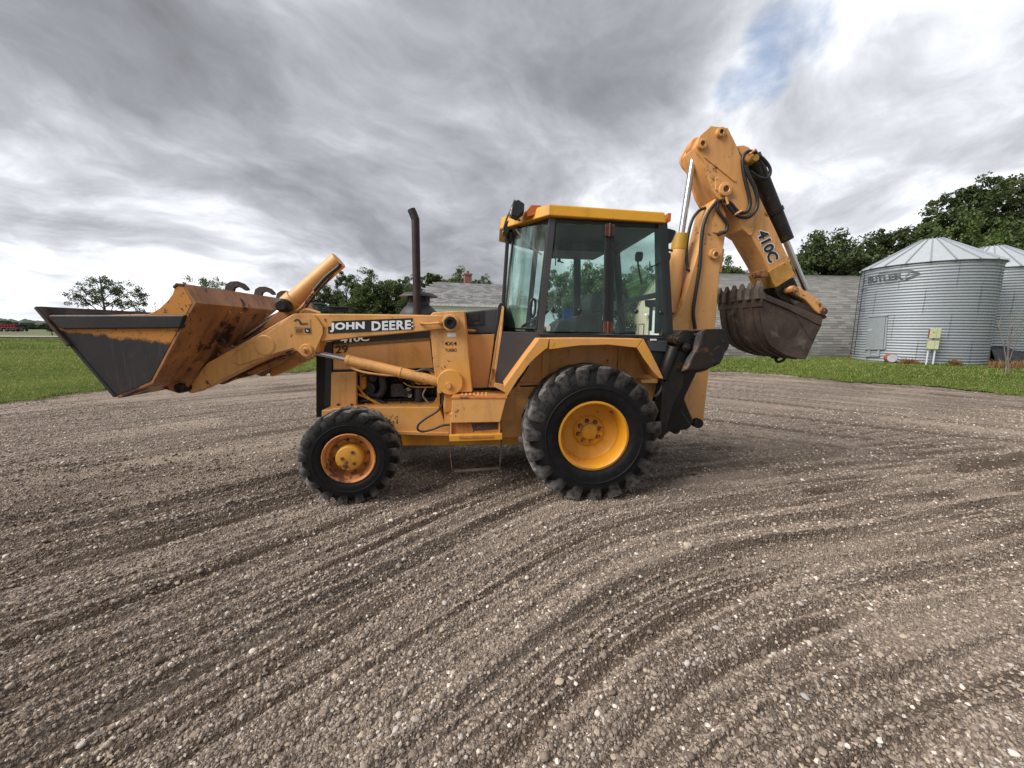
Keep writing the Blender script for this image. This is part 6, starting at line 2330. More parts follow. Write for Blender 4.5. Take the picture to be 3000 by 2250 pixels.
# roof: a yellow cap with chamfered sides, nose drawn in
def roof():
    zt = Q('3', WCB - .04, (578, 120), (1532, 178))
    zb = Q('3', WCB - .05, (575, 222), (1542, 277))
    nT = L(1468, 640, WN - .03); nB = L(1466, 674, WN - .03)
    u0, u1 = zt[0][0], zt[1][0]
    ub1 = zb[1][0]
    wn0, wn1 = WN - .06, FN + .06
    w0, w1 = WCB - .045, FW + .045
    nu = nB[0] - .01
    lowr = [(nu, wn0, nB[1]), (zb[0][0], w0, zb[0][1]), (ub1, w0 + .03, zb[1][1]), (ub1, w1 - .03, zb[1][1]), (zb[0][0], w1, zb[0][1]), (nu, wn1, nB[1])]
    upr = [(nu + .02, wn0 + .02, nT[1] + .005), (u0, w0 + .015, zt[0][1] - .012), (u1, w0 + .045, zt[1][1] - .012), (u1, w1 - .045, zt[1][1] - .012), (u0, w1 - .015, zt[0][1] - .012), (nu + .02, wn1 - .02, nT[1] + .005)]
    top = [(nu + .10, wn0 + .07, nT[1] + .05), (u0 + .03, w0 + .10, zt[0][1] + .012), (u1 - .05, w0 + .12, zt[1][1] + .012), (u1 - .05, w1 - .12, zt[1][1] + .012), (u0 + .03, w1 - .10, zt[0][1] + .012), (nu + .10, wn1 - .07, nT[1] + .05)]
    vs_ = lowr + upr + top
    fs_ = [tuple(range(5, -1, -1)), tuple(range(12, 18))]
    for r in (0, 6):
        for i in range(6):
            j = (i + 1) % 6
            fs_.append((r + i, r + j, r + 6 + j, r + 6 + i))
    return MB().add(vs_, fs_)


rf = on(root, 'roof', roof(), M.roofp, .012, seg=3)
# dark underside and roof lining
on(root, 'roof_lining', MB().add([(nt_[0] + .03, WN - .03, nt_[1] - .015), (tl_[0] - .02, WCB + .0, tl_[1] - .02), (tr_[0] + .02, WCB + .0, tr_[1] - .02), (tr_[0] + .02, FW - .0, tr_[1] - .02), (tl_[0] - .02, FW - .0, tl_[1] - .02), (nt_[0] + .03, FN + .03, nt_[1] - .015)], [tuple(range(6))]), M.seat, smooth=0)
hl = Q('3', .55, (650, 260), (1040, 260), (1040, 500), (650, 490))
on(root, 'headliner_panel', MB().prism(Q('3', 1.2, (640, 300), (1400, 330), (1030, 520), (640, 505)), 1.2, FW - .06), M.seat, .004)
# amber markers, lamps, mirror
am = Q('3', WCB + .08, (392, 190), (428, 138), (512, 140), (508, 208), (402, 234))
on(rf, 'marker_lamp', MB().prism(am, WCB + .08, WCB + .22), M.amber, .006)
am = Q('3', WCB + .04, (1538, 205), (1568, 202), (1564, 268), (1540, 282))
on(rf, 'marker_lamp', MB().prism(am, WCB + .04, WCB + .12), M.amber, .005)


def work_lamp(k, w, hous, face, wd):
    h = Q(k, w, *hous)
    lampo = on(rf, 'work_lamp', MB().prism(h, w, w + wd), M.trim, .008)
    on(lampo, 'lens', MB().prism(Q(k, w + .012, *face), w + .012, w + wd - .012), M.lamp, .002)
    return lampo


work_lamp('3', .44, ((285, 110), (330, 94), (378, 128), (375, 190), (320, 238), (268, 215)), ((256, 214), (278, 150), (302, 104), (312, 112), (288, 165), (272, 222)), .13)
work_lamp('3', .72, ((215, 300), (240, 262), (262, 265), (258, 350), (235, 385), (200, 360)), ((205, 340), (214, 302), (208, 368), (198, 358)), .13)
work_lamp('3', WCB + .10, ((1500, 300), (1520, 295), (1535, 325), (1608, 345), (1565, 445), (1512, 460)), ((1608, 350), (1614, 352), (1574, 440), (1566, 446)), .16)
on(rf, 'lamp_bracket', MB().tube(Q3('3', .50, (320, 238), (330, 262), (345, 262)), .010, 8), M.bolt)
mp = Q3('3', .60, (205, 345), (230, 260), (262, 190), (300, 100))
on(rf, 'mirror_arm', MB().tube(mp, .009, 8), M.trim)
on(rf, 'mirror_arm', MB().tube(Q3('3', WN, (200, 360), (215, 385), (245, 385), (240, 500)), .006, 8), M.trim)
on(root, 'windshield_wiper', MB().tube(Q3('3', WN - .22, (310, 335), (345, 385), (385, 430), (440, 480), (518, 545)), .008, 8, sub=3), M.chrome)
on(root, 'wiper_motor', MB().cyl(S(Q1('3', WN - .2, 310, 335), WN - .2), S(Q1('3', WN - .2, 310, 335), WN - .05), .03, 12), M.trim)

# lower grey door panel
gp = Q('3', WCB + .006, (198, 1165), (502, 1172), (506, 1215), (215, 1592), (140, 1580), (146, 1465))
on(root, 'door_panel', MB().prism(gp, WCB + .006, WCB + .05), M.grey, .006)
on(root, 'door_panel_post', MB().prism(Q('3', WCB + .004, (205, 960), (214, 975), (196, 1165), (150, 1480), (128, 1570), (118, 1545), (135, 1470), (175, 1180)), WCB + .004, WCB + .06), M.paint, .004)
on(root, 'kick_plate', MB().prism(Q('3', WCB - .01, (138, 1580), (215, 1594), (300, 1480), (225, 1659), (205, 1650), (130, 1612)), WCB - .01, WCB + .05), M.paint, .004)
on(root, 'hinge', MB().prism(Q('3', WCB - .012, (112, 1470), (132, 1465), (130, 1520), (115, 1555)), WCB - .012, WCB + .02), M.bolt, .003)
# floor and inner cab
on(root, 'cab_floor', MB().prism(Q('3', WCB + .06, (160, 1500), (1500, 1235), (1500, 1300), (400, 1640), (160, 1640)), .52, FW - .12), M.black)
dsh = on(root, 'dashboard', MB().prism(Q('3', .85, (215, 1170), (215, 1000), (260, 960), (300, 1090), (310, 1170)), .85, 1.3), M.seat, .02)
su, sz = Q1('3', 1.0, 470, 1060)
on(dsh, 'steering_wheel', MB().lathe([(.17 + .014 * math.cos(k), .014 * math.sin(k)) for k in [i * math.pi / 4 for i in range(8)]], (0, 0, 0), 'Z', 32, closed=True), M.trim)
swo = bpy.data.objects[-1] if False else [o for o in root.children_recursive if o.name.startswith('steering_wheel')][0]
swo.location = (su, 1.075, sz); swo.rotation_euler = (0, R(-32), 0)
on(dsh, 'steering_column', MB().cyl((su - .1, 1.075, sz - .35), (su, 1.075, sz), .025, 12), M.trim)
ss = Q('3', .85, (600, 1180), (640, 1085), (700, 1060), (980, 1060), (1010, 1100), (1010, 1180))
seat = on(root, 'seat', MB().prism(ss, .85, 1.30), M.seat, .03, seg=3)
on(seat, 'seat_backrest', MB().prism(Q('3', .87, (930, 1080), (900, 980), (915, 880), (950, 840), (1000, 850), (1010, 1000), (1010, 1090)), .87, 1.28), M.seat, .03, seg=3)
on(root, 'floor_mat_cloth', MB().prism(Q('3', 1.35, (690, 980), (765, 985), (775, 1170), (690, 1170)), 1.35, 1.38), M.blue, .004)
on(root, 'side_console', MB().prism(Q('3', .60, (780, 1175), (800, 1040), (1012, 1000), (1010, 1178)), .60, .82), M.seat, .015)
for (a0, b0), (a1, b1) in (((1190, 1150), (1115, 1000)), ((1150, 1160), (1105, 1040)), ((1010, 1080), (940, 1150))):
    q = Q3('3', .9, (a0, b0), ((a0 + a1) / 2 + 20, (b0 + b1) / 2), (a1, b1))
    lv = on(root, 'control_lever', MB().tube(q, .009, 8), M.trim)
    on(lv, 'lever_knob', MB().lathe([(0, -.02), (.012, -.017), (.02, 0), (.012, .017), (0, .02)], q[-1], 'Z', 12), M.trim)
# rear window frame seen through the cab
on(root, 'rear_window_frame', MB().prism(Q('3', WCB + .2, (1400, 360), (1430, 360), (1460, 880), (1440, 1180), (1400, 1180), (1410, 880)), WCB + .06, WCB + .12), M.trim, .004)
rwz = Q1('3', 1.0, 1300, 890)[1]
bar_(root, 'rear_window_bar', (br_2[0] - .02, WCB + .06, rwz), (br_2[0] - .02, FW - .06, rwz), (.05, .05), M.trim)
glass_pane(root, 'rear_window', [(br_2[0] - .02, WCB + .08, rwz + .03), (tr_[0] - .02, WCB + .08, tr_[1]), (tr_[0] - .02, FW - .08, tr_[1]), (br_2[0] - .02, FW - .08, rwz + .03)], M.glass)
wp = [(br_2[0] - .06, 1.0, rwz + .15), (tr_[0] - .06, .82, tr_[1] - .25)]
on(root, 'rear_wiper', MB().tube([wp[0], wp[1]], .010, 8), M.trim)
on(root, 'rear_wiper_motor', MB().cyl((tr_[0] - .07, .82, tr_[1] - .22), (tr_[0] - .02, .82, tr_[1] - .22), .05, 12), M.trim)
on(root, 'boom_lock_lever', MB().prism(Q('3', .8, (1360, 910), (1455, 905), (1450, 965), (1420, 970), (1410, 1160), (1390, 1160), (1400, 970), (1365, 960)), .8, .84), M.trim, .005)

# black corner below the rear window with the tail lamp
on(root, 'rear_corner_panel', MB().prism(Q('4', WCB + .0, (1425, 115), (1692, 110), (1680, 250), (1665, 330), (1620, 480), (1500, 330)), WCB, WCB + .35), M.trim, .01)
tl2 = on(root, 'tail_lamp', MB().prism(Q('4', WCB - .02, (1500, 150), (1680, 145), (1665, 245), (1525, 235)), WCB - .02, WCB + .02), M.grey, .006)
on(tl2, 'reflector', MB().prism(Q('4', WCB - .026, (1532, 130), (1580, 130), (1578, 144), (1532, 144)), WCB - .026, WCB), M.white)

# ------------------------------------------------------------------ fender over the big wheel
WE, WE2 = .05, .47


def folded(outer, inner, w0, mat, name='fender'):
    """outer edge runs inboard as a top plate, a flange hangs down to the inner edge"""
    mb = MB()
    n = len(outer)
    th = .012
    vs_ = [(u, w0, z) for u, z in outer] + [(u, w0, z) for u, z in inner] + [(u, WE2, z) for u, z in outer] \
        + [(u, w0 + th, z) for u, z in inner] + [(u, w0 + th, z - th) for u, z in outer] + [(u, WE2, z - th) for u, z in outer]
    fs_ = []
    for i in range(n - 1):
        j = i + 1
        fs_ += [(i, j, n + j, n + i), (i, 2 * n + i, 2 * n + j, j), (n + i, n + j, 3 * n + j, 3 * n + i), (3 * n + i, 3 * n + j, 4 * n + j, 4 * n + i),
                (4 * n + i, 4 * n + j, 5 * n + j, 5 * n + i), (2 * n + i, 5 * n + i, 5 * n + j, 2 * n + j)]
    for i in (0, n - 1):
        fs_ += [(i, n + i, 3 * n + i, 4 * n + i), (i, 4 * n + i, 5 * n + i, 2 * n + i)]
    mb.add(vs_, fs_)
    return on(root, name, mb, mat, .006)


M.fend = paint('sunworn_fender_paint', (0.655, 0.31, 0.085), (0.62, 0.31, 0.022), chips=0.12, edge=0.6, dirt=0.3, alt_amt=0.8, scratch=0.15)
folded(Q('4', WE, (232, 548), (330, 412), (440, 262), (545, 124), (632, 126)), Q('4', WE, (250, 650), (352, 490), (470, 330), (602, 216), (616, 214)), WE, M.fend)
folded(Q('4', WE, (634, 124), (900, 122), (1200, 123), (1400, 128), (1462, 128)), Q('4', WE, (630, 224), (900, 190), (1150, 182), (1395, 208), (1408, 212)), WE + .002, M.fend)
folded(Q('4', WE, (1464, 130), (1520, 232), (1590, 370), (1638, 478)), Q('4', WE, (1410, 214), (1470, 310), (1550, 420), (1602, 474)), WE, M.fend)
# inner liner
linr = Q('4', WE2, (250, 640), (345, 540), (440, 400), (560, 200), (640, 140), (1430, 140), (1620, 470), (1590, 520), (1500, 800), (1000, 900), (300, 1000), (200, 1000), (190, 860))
on(root, 'fender_liner', MB().prism(linr, WE2, WE2 + .03), M.paint, .004)
for a in (600, 1270):
    on(root, 'liner_rib', MB().prism(Q('4', WE2 - .03, (a - 25, 190), (a + 35, 190), (a + 25, 480), (a - 35, 480)), WE2 - .03, WE2), M.paint, .004)
on(root, 'vent_plate', MB().prism(Q('4', WE2 - .02, (350, 520), (560, 515), (560, 575), (350, 580)), WE2 - .02, WE2), M.paint, .003)
on(root, 'vent_slot', MB().prism(Q('4', WE2 - .023, (372, 540), (545, 535), (545, 550), (372, 556)), WE2 - .023, WE2 - .01), M.black)
on(root, 'liner_rail', MB().prism(Q('4', WE2 - .01, (280, 600), (600, 580), (600, 596), (280, 618)), WE2 - .01, WE2), M.paint, .003)
on(root, 'rear_liner_foot', MB().prism(Q('4', .35, (1440, 490), (1598, 486), (1590, 520), (1450, 520)), .35, .47), M.paint, .004)
# fender inner top plate behind to the cab
on(root, 'fender_top', MB().prism(Q('4', WE2, (545, 126), (1460, 128), (1460, 150), (545, 150)), WE2, .62), M.paint)

on(root, 'transmission_cover', MB().prism(Q('2', .64, (1150, 770), (1720, 770), (1720, 1115), (1150, 1115)), .64, 1.51), M.black, .01)

# ------------------------------------------------------------------ step box and hanging step
WS1 = .20
sb = Q('2', WS1, (1240, 868), (1622, 868), (1578, 1036), (1238, 1042))
sbx = on(root, 'step_box', MB().prism(sb, WS1, .56), M.paint, .008)
tp = Q('2', WS1 - .004, (1236, 862), (1628, 862), (1626, 874), (1236, 876))
on(sbx, 'tread_plate', MB().prism(tp, WS1 - .004, .60), M.rustpaint, .003)
zt_ = tp[0][1]
for i in range(7):
    for j in range(2):
        u, z = Q1('2', WS1 + .06 + .09 * j, 1310 + 28 * i, 860)
        on(sbx, 'grip_bar', MB().box(u - .012, u + .012, WS1 + .10 + .1 * j, WS1 + .15 + .1 * j, zt_ - .004, zt_ + .007), M.paint, .002)
on(sbx, 'lower_recess', MB().prism(Q('2', WS1 + .05, (1240, 1040), (1572, 1038), (1568, 1118), (1238, 1122)), WS1 + .05, .56), M.rustpaint, .004)
on(sbx, 'recess_stain', MB().prism(Q('2', WS1 + .047, (1375, 1042), (1560, 1040), (1562, 1085), (1390, 1098)), WS1 + .047, WS1 + .055), M.brown, .003)
for a in (1232, 1570):
    on(sbx, 'step_strut', MB().prism(Q('2', WS1 + .02, (a - 3, 980), (a + 6, 980), (a + 6, 1165), (a - 3, 1165)), WS1 + .02, .5), M.paint, .002)
stp2 = on(root, 'step', MB().prism(Q('2', WS1 - .02, (1222, 1128), (1592, 1118), (1592, 1158), (1226, 1172)), WS1 - .02, WS1 + .16), M.rimp2, .005)
for i in range(14):
    on(stp2, 'grip_tooth', MB().prism(Q('2', WS1 - .028, (1290 + i * 17, 1140 - i * .5), (1298 + i * 17, 1130 - i * .5), (1306 + i * 17, 1140 - i * .5), (1304 + i * 17, 1150 - i * .5), (1292 + i * 17, 1150 - i * .5)), WS1 - .028, WS1 - .015), M.rustpaint, .001)
on(stp2, 'hanging_rod', MB().tube(Q3('2', WS1 + .02, (1226, 1160), (1232, 1260), (1246, 1378)), .005, 8), M.bolt)
on(stp2, 'hanging_rod', MB().prism(Q('2', WS1 + .02, (1582, 1150), (1592, 1150), (1578, 1366), (1568, 1366)), WS1 + .02, WS1 + .026), M.brown)
on(stp2, 'hanging_step', MB().prism(Q('2', WS1 + .02, (1258, 1374), (1575, 1352), (1575, 1362), (1258, 1384)), WS1 + .0, WS1 + .05), M.brown, .002)

# ------------------------------------------------------------------ backhoe
WBn, WBf = .94, 1.22                       # boom box
near = Q('5', WBn, (432, 418), (455, 432), (486, 500), (484, 590), (470, 690), (452, 800), (430, 1080), (398, 1300), (376, 1500), (366, 1580), (344, 1596), (320, 1580), (305, 1540),
         (262, 1440), (215, 1300), (192, 1160), (196, 1062), (250, 990), (286, 880), (318, 770), (356, 640), (380, 540), (398, 470))
M.boomp = paint('boom_orange_paint', (0.69, 0.35, 0.122), (0.61, 0.29, 0.08), chips=0.36, edge=0.75, dirt=0.45, alt_amt=0.5, scratch=0.5, cs=17.0)
boom = on(root, 'backhoe_boom', MB().prism(near, WBn, WBf), M.boomp, .012)
gus1 = Q('5', WBn - .012, (415, 545), (440, 480), (472, 520), (484, 545), (478, 600), (455, 590), (440, 600), (418, 596))
on(boom, 'boom_gusset', MB().prism(gus1, WBn - .012, WBn + .01), M.boomp, .005)
bw = Q('5', WBn - .012, (195, 1062), (255, 985), (262, 930), (300, 1075), (285, 1095), (200, 1100))
on(boom, 'boom_gusset', MB().prism(bw, WBn - .012, WBn + .01), M.boomp, .005)
u, z = Q1('5', WBn - .03, 427, 704)
pb = on(boom, 'pin_boss', MB().lathe([(0, WBn - .05), (.020, WBn - .05), (.026, WBn - .04), (.052, WBn - .04), (.057, WBn - .03), (.057, WBn + .02)], (u, 0, z), 'Y', 28), M.boomp)
hexbolt(boom, u, WBn - .045, z, .020)
on(boom, 'stop_plate', MB().prism(Q('5', WBn + .02, (465, 680), (476, 680), (462, 800), (446, 800)), WBn + .02, WBf), M.boomp, .003)
pin(boom, 'base_pin', *Q1('5', WBn - .04, 340, 1572), WBn - .06, WBf + .06, .055, M.blackrust)
pin(boom, 'hose_clip', *Q1('5', WBn - .02, 350, 763), WBn - .03, WBn + .01, .018, M.black)

# crowd cylinder on the cab side of the boom
WCc = 1.08
q0 = Q1('5', WCc, 322, 175); q1 = Q1('5', WCc, 255, 605); q2 = Q1('5', WCc, 195, 1010)
cc = on(root, 'crowd_cylinder', MB().cyl(S(q1, WCc), S(q2, WCc), .083, 28), M.worn2 if hasattr(M, 'worn2') else M.boomp, .004)
on(cc, 'rod', MB().cyl(S(q0, WCc), S(q1, WCc), .034, 24), M.chrome)
dq = (Vector(S(q2, WCc)) - Vector(S(q1, WCc))).normalized()
e = Vector(S(q1, WCc))
M.yel = paint('greasy_yellow_gland', (0.42, 0.235, 0.02), (0.30, 0.17, 0.03), chips=0.2, edge=0.3, dirt=0.6, alt_amt=0.7)
on(cc, 'gland', MB().cyl(e, e + dq * .17, .087, 28), M.yel, .004)
on(cc, 'rod_end', MB().cyl((q0[0], WCc - .06, q0[1] + .03), (q0[0], WCc + .06, q0[1] + .03), .075, 20), M.boomp, .006)
on(cc, 'hydraulic_hose', MB().tube(Q3('5', WCc - .10, (170, 690), (190, 685), (210, 690)), .012, 8).tube(Q3('5', WCc - .1, (195, 700), (195, 730), (176, 770)), .010, 8), M.hose)

# dipper stick
WDn, WDf = .90, 1.26
head = [(430, 75), (635, 100), (745, 325), (800, 480), (850, 690), (900, 900), (905, 1100), (860, 1180), (770, 1190), (690, 1120), (560, 990), (500, 945), (445, 850),
        (400, 700), (335, 490), (275, 420), (240, 350), (245, 290), (300, 190)]
hd = Q('h', WDn, *head)
M.collar = paint('grimy_collar_paint', (0.60, 0.29, 0.06), (0.46, 0.24, 0.03), chips=0.5, edge=0.8, dirt=0.8, alt_amt=0.8, scratch=0.8, cs=15.0)
dip = on(root, 'dipper_stick', MB().prism(hd, WDn, WDn + .035).prism(hd, WDf - .035, WDf), M.boomp, .008)
stk = Q('5', WDn + .02, (490, 60), (535, 150), (590, 262), (650, 400), (735, 575), (802, 720), (838, 815), (738, 876), (690, 755), (604, 604), (566, 580), (552, 516), (486, 455), (430, 400), (345, 200), (332, 150), (362, 92), (405, 52))
on(dip, 'dipper_box', MB().prism(stk, WDn + .02, WDf - .02), M.boomp, .012)
lowp = Q('5', WDn + .012, (700, 795), (795, 740), (840, 815), (738, 878), (722, 850))
on(dip, 'extension_collar', MB().prism(lowp, WDn + .005, WDf - .005), M.collar, .008)
on(dip, 'collar_clamp', MB().prism(Q('5', WDn - .01, (640, 795), (690, 783), (702, 800), (700, 822), (650, 826)), WDn - .01, WDn + .07), M.worn, .006)
# folded seam on the head plate and lower reinforcement
sm = Q('h', WDn - .012, (345, 455), (360, 450), (740, 740), (735, 760), (715, 755))
on(dip, 'weld_fold', MB().prism(sm, WDn - .012, WDn + .005), M.boomp, .006)
lo2 = Q('5', WDn + .006, (575, 585), (610, 600), (640, 560), (680, 640), (700, 760), (660, 700), (612, 612))
on(dip, 'side_reinforcement', MB().prism(Q('h', WDn + .008, (780, 1210), (960, 1120), (955, 1330), (930, 1400), (900, 1410), (800, 1310)), WDn + .008, WDn + .03), M.boomp, .005)
for k, a, b, r in (('h', 328, 292, .050), ('h', 612, 845, .066), ('h', 556, 148, .044)):
    u, z = Q1(k, WDn - .03, a, b)
    on(dip, 'pin_boss', MB().lathe([(r * .45, WDn - .03), (r * .55, WDn - .04), (r, WDn - .035), (r * 1.08, WDn - .02), (r * 1.08, WDn + .01)], (u, 0, z), 'Y', 28), M.boomp)
    on(dip, 'pin', MB().cyl((u, WDn - .026, z), (u, WDf + .03, z), r * .5, 20), M.bolt if b != 148 else M.decal)
u, z = Q1('h', WDn - .008, 520, 760)
gt = Q('h', WDn - .012, (480, 720), (510, 698), (545, 705), (680, 820), (640, 900), (560, 910), (485, 850))
on(dip, 'pivot_gusset', MB().prism(gt, WDn - .012, WDn + .01), M.boomp, .006)
# inner sheet seen behind the rod
inn = Q('5', WDf - .06, (330, 170), (420, 380), (380, 450), (345, 370), (315, 330), (300, 190))
on(dip, 'inner_plate', MB().prism(inn, WDf - .06, WDf), M.worn, .005)
on(dip, 'inner_hose', MB().tube(Q3('5', 1.15, (345, 230), (335, 270), (350, 320), (400, 345)), .014, 8), M.hose)
on(dip, 'inner_hose', MB().tube(Q3('5', 1.12, (360, 225), (345, 290), (370, 350), (410, 370)), .014, 8), M.yel)
# round spring boss where the bucket cylinder starts
bs0 = Q1('5', WDn + .03, 575, 178)
on(dip, 'cylinder_boss', MB().prism(Q('5', WDn + .03, (540, 150), (575, 146), (605, 158), (628, 190), (640, 225), (600, 240), (572, 215)), WDn + .03, WDf - .03), M.boomp, .015)
pin(dip, 'cylinder_pin', *Q1('5', WDn - .03, 632, 216), WDn - .05, WDf + .04, .034, M.yel)
text_q = Q('5', WDn + .016, (640, 578), (718, 757), (756, 735), (690, 574))
# model number, reading down along the stick, white outline behind black
def stick_text(w, bold, mat, name, grow=0.0):
    a0, a1 = Vector(Q1('5', w, 640, 598)), Vector(Q1('5', w, 705, 756))     # bottom edge of the letters (left side, running down)
    b0, b1 = Vector(Q1('5', w, 690, 574)), Vector(Q1('5', w, 757, 728))     # top edge (right side)
    d = (a1 - a0).normalized() * grow
    h = (b0 - a0).normalized() * grow
    text_on(dip, name, '410C', [tuple(a0 - d - h), tuple(a1 + d - h), tuple(b1 + d + h), tuple(b0 - d + h)], w, mat, bold, 0, 1.0)


stick_text(WDn + .0165, .075, M.white, 'model_outline', .010)
stick_text(WDn + .0135, .038, M.decal, 'model_number')

# bucket cylinder and rod along the outside of the stick
WD = 1.075
b0 = Q1('5', WD, 618, 205); b1 = Q1('5', WD, 790, 640); b2 = Q1('5', WD, 893, 890)
bk = on(root, 'dipper_cylinder', MB().cyl(S(b0, WD), S(b1, WD), .080, 28), M.blackrust, .004)
on(bk, 'rod', MB().cyl(S(b1, WD), S(b2, WD), .032, 24), M.chrome)
mm = Vector(S(b0, WD)).lerp(Vector(S(b1, WD)), .62)
db = (Vector(S(b1, WD)) - Vector(S(b0, WD))).normalized()
on(bk, 'cylinder_band', MB().cyl(mm, mm + db * .05, .092, 28), M.blackrust, .003)
on(bk, 'oil_port', MB().prism(Q('5', WD - .03, (720, 440), (742, 445), (744, 465), (728, 470)), WD - .03, WD + .03), M.black, .003)

# dark inner stick below the collar
on(dip, 'inner_stick', MB().prism(Q('5', WDn + .06, (728, 872), (832, 825), (905, 980), (880, 1010), (800, 960), (752, 925)), WDn + .06, WDf - .06), M.blackrust, .008)
# bucket links
lq = Q('5', .86, (812, 880), (830, 866), (855, 872), (960, 940), (990, 975), (1000, 1000), (985, 1018), (962, 1012), (940, 995), (890, 940), (822, 905))
for w in (.86, 1.23):
    lk_ = on(dip, 'bucket_link', MB().prism(lq, w, w + .06), M.boomp, .010, seg=3)
for a, b in ((834, 888), (984, 1000)):
    u, z = Q1('5', .85, a, b)
    on(dip, 'link_pin', MB().lathe([(0, .82), (.016, .82), (.022, .835), (.034, .835), (.038, .845), (.038, 1.30), (0, 1.30)], (u, 0, z), 'Y', 20), M.worn)

# ------------------------------------------------------------------ backhoe bucket
WX, WX2 = .72, 1.46
shell_px = [(662, 868), (660, 930), (662, 1010), (676, 1100), (705, 1165), (755, 1205), (820, 1232), (892, 1246), (940, 1140), (978, 1050)]
shell = Q('5', WX, *shell_px)
bb = on(root, 'backhoe_bucket', MB().strip(catmull([Vector((a, b, 0)) for a, b in shell[:8]], 3) and [(p.x, p.y) for p in catmull([Vector((a, b, 0)) for a, b in shell[:8]], 3)] + shell[8:], .022, WX + .003, WX2 - .003), M.brown, .003)
cheek = shell + Q('5', WX, (970, 1030), (820, 970), (690, 918))
cheek = [(p.x, p.y) for p in catmull([Vector((a, b, 0)) for a, b in shell[:8]], 3)] + shell[8:] + Q('5', WX, (970, 1030), (820, 970), (690, 918))
on(bb, 'side_plate', MB().prism(cheek, WX, WX + .025), M.brown, .004)
on(bb, 'side_plate', MB().prism(cheek, WX2 - .025, WX2), M.brown, .004)
rimq = Q('5', WX - .02, (668, 880), (690, 912), (820, 965), (976, 1028), (974, 1072), (935, 1058), (800, 988), (682, 940))
for w in (WX - .02, WX2 - .01):
    on(bb, 'rim_plate', MB().prism(rimq, w, w + .03), M.brown, .006)
on(bb, 'heel_gusset', MB().prism(Q('5', WX - .008, (835, 1010), (974, 1070), (938, 1140), (918, 1144), (860, 1050)), WX - .008, WX + .005), M.brown, .003)
# lip plate and teeth
lip = Q('5', WX, (655, 900), (668, 900), (672, 975), (655, 975))
on(bb, 'lip_plate', MB().prism(lip, WX - .012, WX2 + .012), M.brown, .004)
lu, lz = Q1('5', WX, 660, 905)
for k in range(6):
    w = WX + .02 + (WX2 - WX - .04) * k / 5
    t = MB()
    for (du0, du1, dz0, dz1, hw0, hw1) in ((.036, .03, -.06, .05, .035, .035), (.03, .006, .05, .125, .035, .022)):
        t.add([(lu - du0, w - hw0, lz + dz0), (lu + du0, w - hw0, lz + dz0), (lu + du0, w + hw0, lz + dz0), (lu - du0, w + hw0, lz + dz0),
               (lu - du1 - .012, w - hw1, lz + dz1), (lu + du1 - .012, w - hw1, lz + dz1), (lu + du1 - .012, w + hw1, lz + dz1), (lu - du1 - .012, w + hw1, lz + dz1)],
              [(0, 3, 2, 1), (4, 5, 6, 7), (0, 1, 5, 4), (1, 2, 6, 5), (2, 3, 7, 6), (3, 0, 4, 7)])
    on(bb, 'tooth', t, M.tooth, .004)
for k in range(4):
    w = WX + .12 + .16 * k
    on(bb, 'wear_strip', MB().strip([(p.x, p.y) for p in catmull([Vector((a, b, 0)) for a, b in shell[1:8]], 3)], -.010, w, w + .06), M.brown, .003)
hk = Q1('5', .95, 760, 1235)
on(bb, 'lifting_hook', MB().tube(Q3('5', 1.05, (790, 1230), (775, 1250), (750, 1258), (738, 1246), (742, 1238)), .016, 8).box(hk[0] - .02, hk[0] + .05, 1.03, 1.07, hk[1] - .02, hk[1] + .06), M.black)
on(bb, 'hinge_ear', MB().prism(Q('5', WX + .2, (800, 935), (880, 960), (975, 1010), (990, 1030), (935, 1060), (850, 1010)), WX + .17, WX + .20), M.brown, .004)
on(bb, 'hinge_ear', MB().prism(Q('5', WX + .2, (800, 935), (880, 960), (975, 1010), (990, 1030), (935, 1060), (850, 1010)), WX2 - .20, WX2 - .17), M.brown, .004)

# ------------------------------------------------------------------ hydraulic hoses of the backhoe
def hose(w, pts, r=.019, prt=None):
    on(prt or boom, 'hydraulic_hose', MB().tube(Q3('5', w, *pts), r, 10), M.hose)


hose(WBn - .03, ((326, 1090), (316, 1000), (334, 870), (350, 763), (356, 660), (366, 570), (390, 500), (430, 447), (470, 430)))
hose(WBn - .035, ((444, 442), (440, 480), (468, 520), (490, 556), (484, 590), (456, 602)), .016)
on(boom, 'hose_end', MB().cyl(*Q3('5', WBn - .035, (470, 594), (442, 608)), .020, 12), M.cast)
hose(WBn + .08, ((286, 772), (281, 700), (290, 610), (312, 530), (346, 485), (378, 470)), .017)
hose(WDn - .03, ((470, 430), (505, 445), (535, 480), (560, 495), (590, 490), (606, 450), (600, 400), (582, 330), (570, 260), (571, 210), (598, 182), (640, 186)), .018, dip)
hose(WDn - .05, ((490, 452), (530, 500), (565, 517), (605, 514), (638, 478), (645, 430), (630, 370), (602, 310), (580, 255)), .018, dip)
hose(WDn + .05, ((620, 185), (670, 215), (706, 262), (708, 300), (688, 320), (650, 312), (608, 284)), .016, dip)
hose(WDn + .12, ((640, 190), (672, 225), (686, 270), (690, 330)), .014, dip)
for a, b, c, d_ in ((484, 412, 494, 450), (528, 505, 565, 484), (604, 196, 636, 170)):
    on(dip, 'hose_clamp', MB().tube(Q3('5', WDn - .06, (a, b), (c, d_)), .012, 8), M.boomp)
on(boom, 'hose_elbow', MB().tube(Q3('5', WBn + .06, (282, 770), (284, 785), (300, 793)), .013, 8), M.cast)

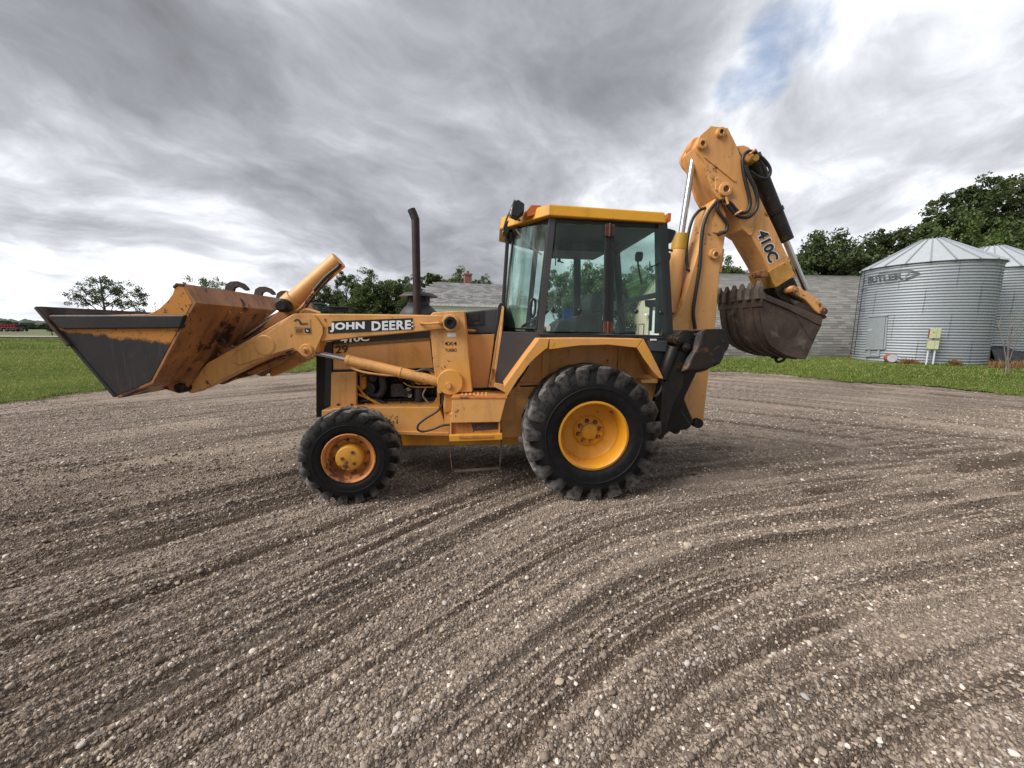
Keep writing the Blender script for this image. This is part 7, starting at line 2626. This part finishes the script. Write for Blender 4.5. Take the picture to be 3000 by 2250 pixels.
# ------------------------------------------------------------------ stabilisers
WP = .16
pad = Q('f', WP, (690, 262), (940, 256), (972, 272), (1000, 390), (1032, 432), (1010, 510), (975, 560), (940, 640), (898, 716), (830, 722), (760, 770), (640, 790), (480, 786), (560, 600), (640, 480), (655, 400))
stb = on(root, 'stabiliser', MB().prism(Q('f', WP + .10, (330, 370), (420, 285), (540, 285), (560, 400), (660, 400), (600, 600), (540, 720), (470, 740), (420, 1000), (300, 1240), (190, 1640), (120, 1640), (150, 1300), (180, 1000), (290, 700), (350, 560)), WP + .10, WP + .26), M.blackrust, .01)
on(stb, 'stabiliser_pad', MB().prism(pad, WP, WP + .06, [(a - .05, b - .04) for a, b in pad]), M.blackrust, .02, seg=3)
on(stb, 'pad_rib', MB().prism(Q('f', WP + .05, (560, 300), (690, 285), (650, 400), (565, 400)), WP + .08, WP + .22), M.black, .004)
for a, b in ((588, 340), (930, 420), (810, 668)):
    u, z = Q1('f', WP - .002, a, b)
    on(stb, 'pad_hole', MB().cyl((u, WP - .004, z), (u, WP + .01, z), .011, 12), M.cast)
for a, b, r in ((370, 405, .048), (470, 500, .040)):
    u, z = Q1('f', WP + .06, a, b)
    on(stb, 'pivot_pin', MB().lathe([(0, WP + .03), (r * .5, WP + .03), (r * .55, WP + .045), (r, WP + .05), (r, WP + .30)], (u, 0, z), 'Y', 24), M.blackrust, .004)
cy0, cy1 = Q1('f', WP + .15, 320, 500), Q1('f', WP + .15, 175, 900)
on(stb, 'stabiliser_cylinder', MB().cyl(S(cy0, WP + .15), S(cy1, WP + .15), .060, 20), M.black, .006)
stb2 = on(root, 'stabiliser', MB().prism(Q('f', WP + .10, (330, 370), (420, 285), (560, 300), (600, 600), (420, 1000), (300, 1240), (190, 1640), (120, 1640), (290, 700)), 2.15 - WP - .26, 2.15 - WP - .10), M.blackrust, .01)
on(root, 'backhoe_frame', MB().prism(Q('f', .5, (160, 640), (300, 480), (620, 640), (610, 800), (460, 1110), (420, 1300), (540, 1480), (480, 1530), (260, 1545), (150, 1660), (100, 1500)), .5, 1.65), M.black, .012)
on(root, 'swing_casting', MB().prism(Q('f', .80, (440, 1120), (560, 1440), (520, 1500), (260, 1545), (250, 1480)), .80, 1.35), M.blackrust, .012)
u, z = Q1('f', .72, 320, 1515)
on(root, 'swing_pin', MB().cyl((u, .68, z), (u, 1.4, z), .05, 20), M.black, .004)
on(root, 'frame_hose', MB().tube(Q3('4', .30, (1618, 470), (1635, 540), (1600, 610), (1560, 640)), .022, 10), M.hose)
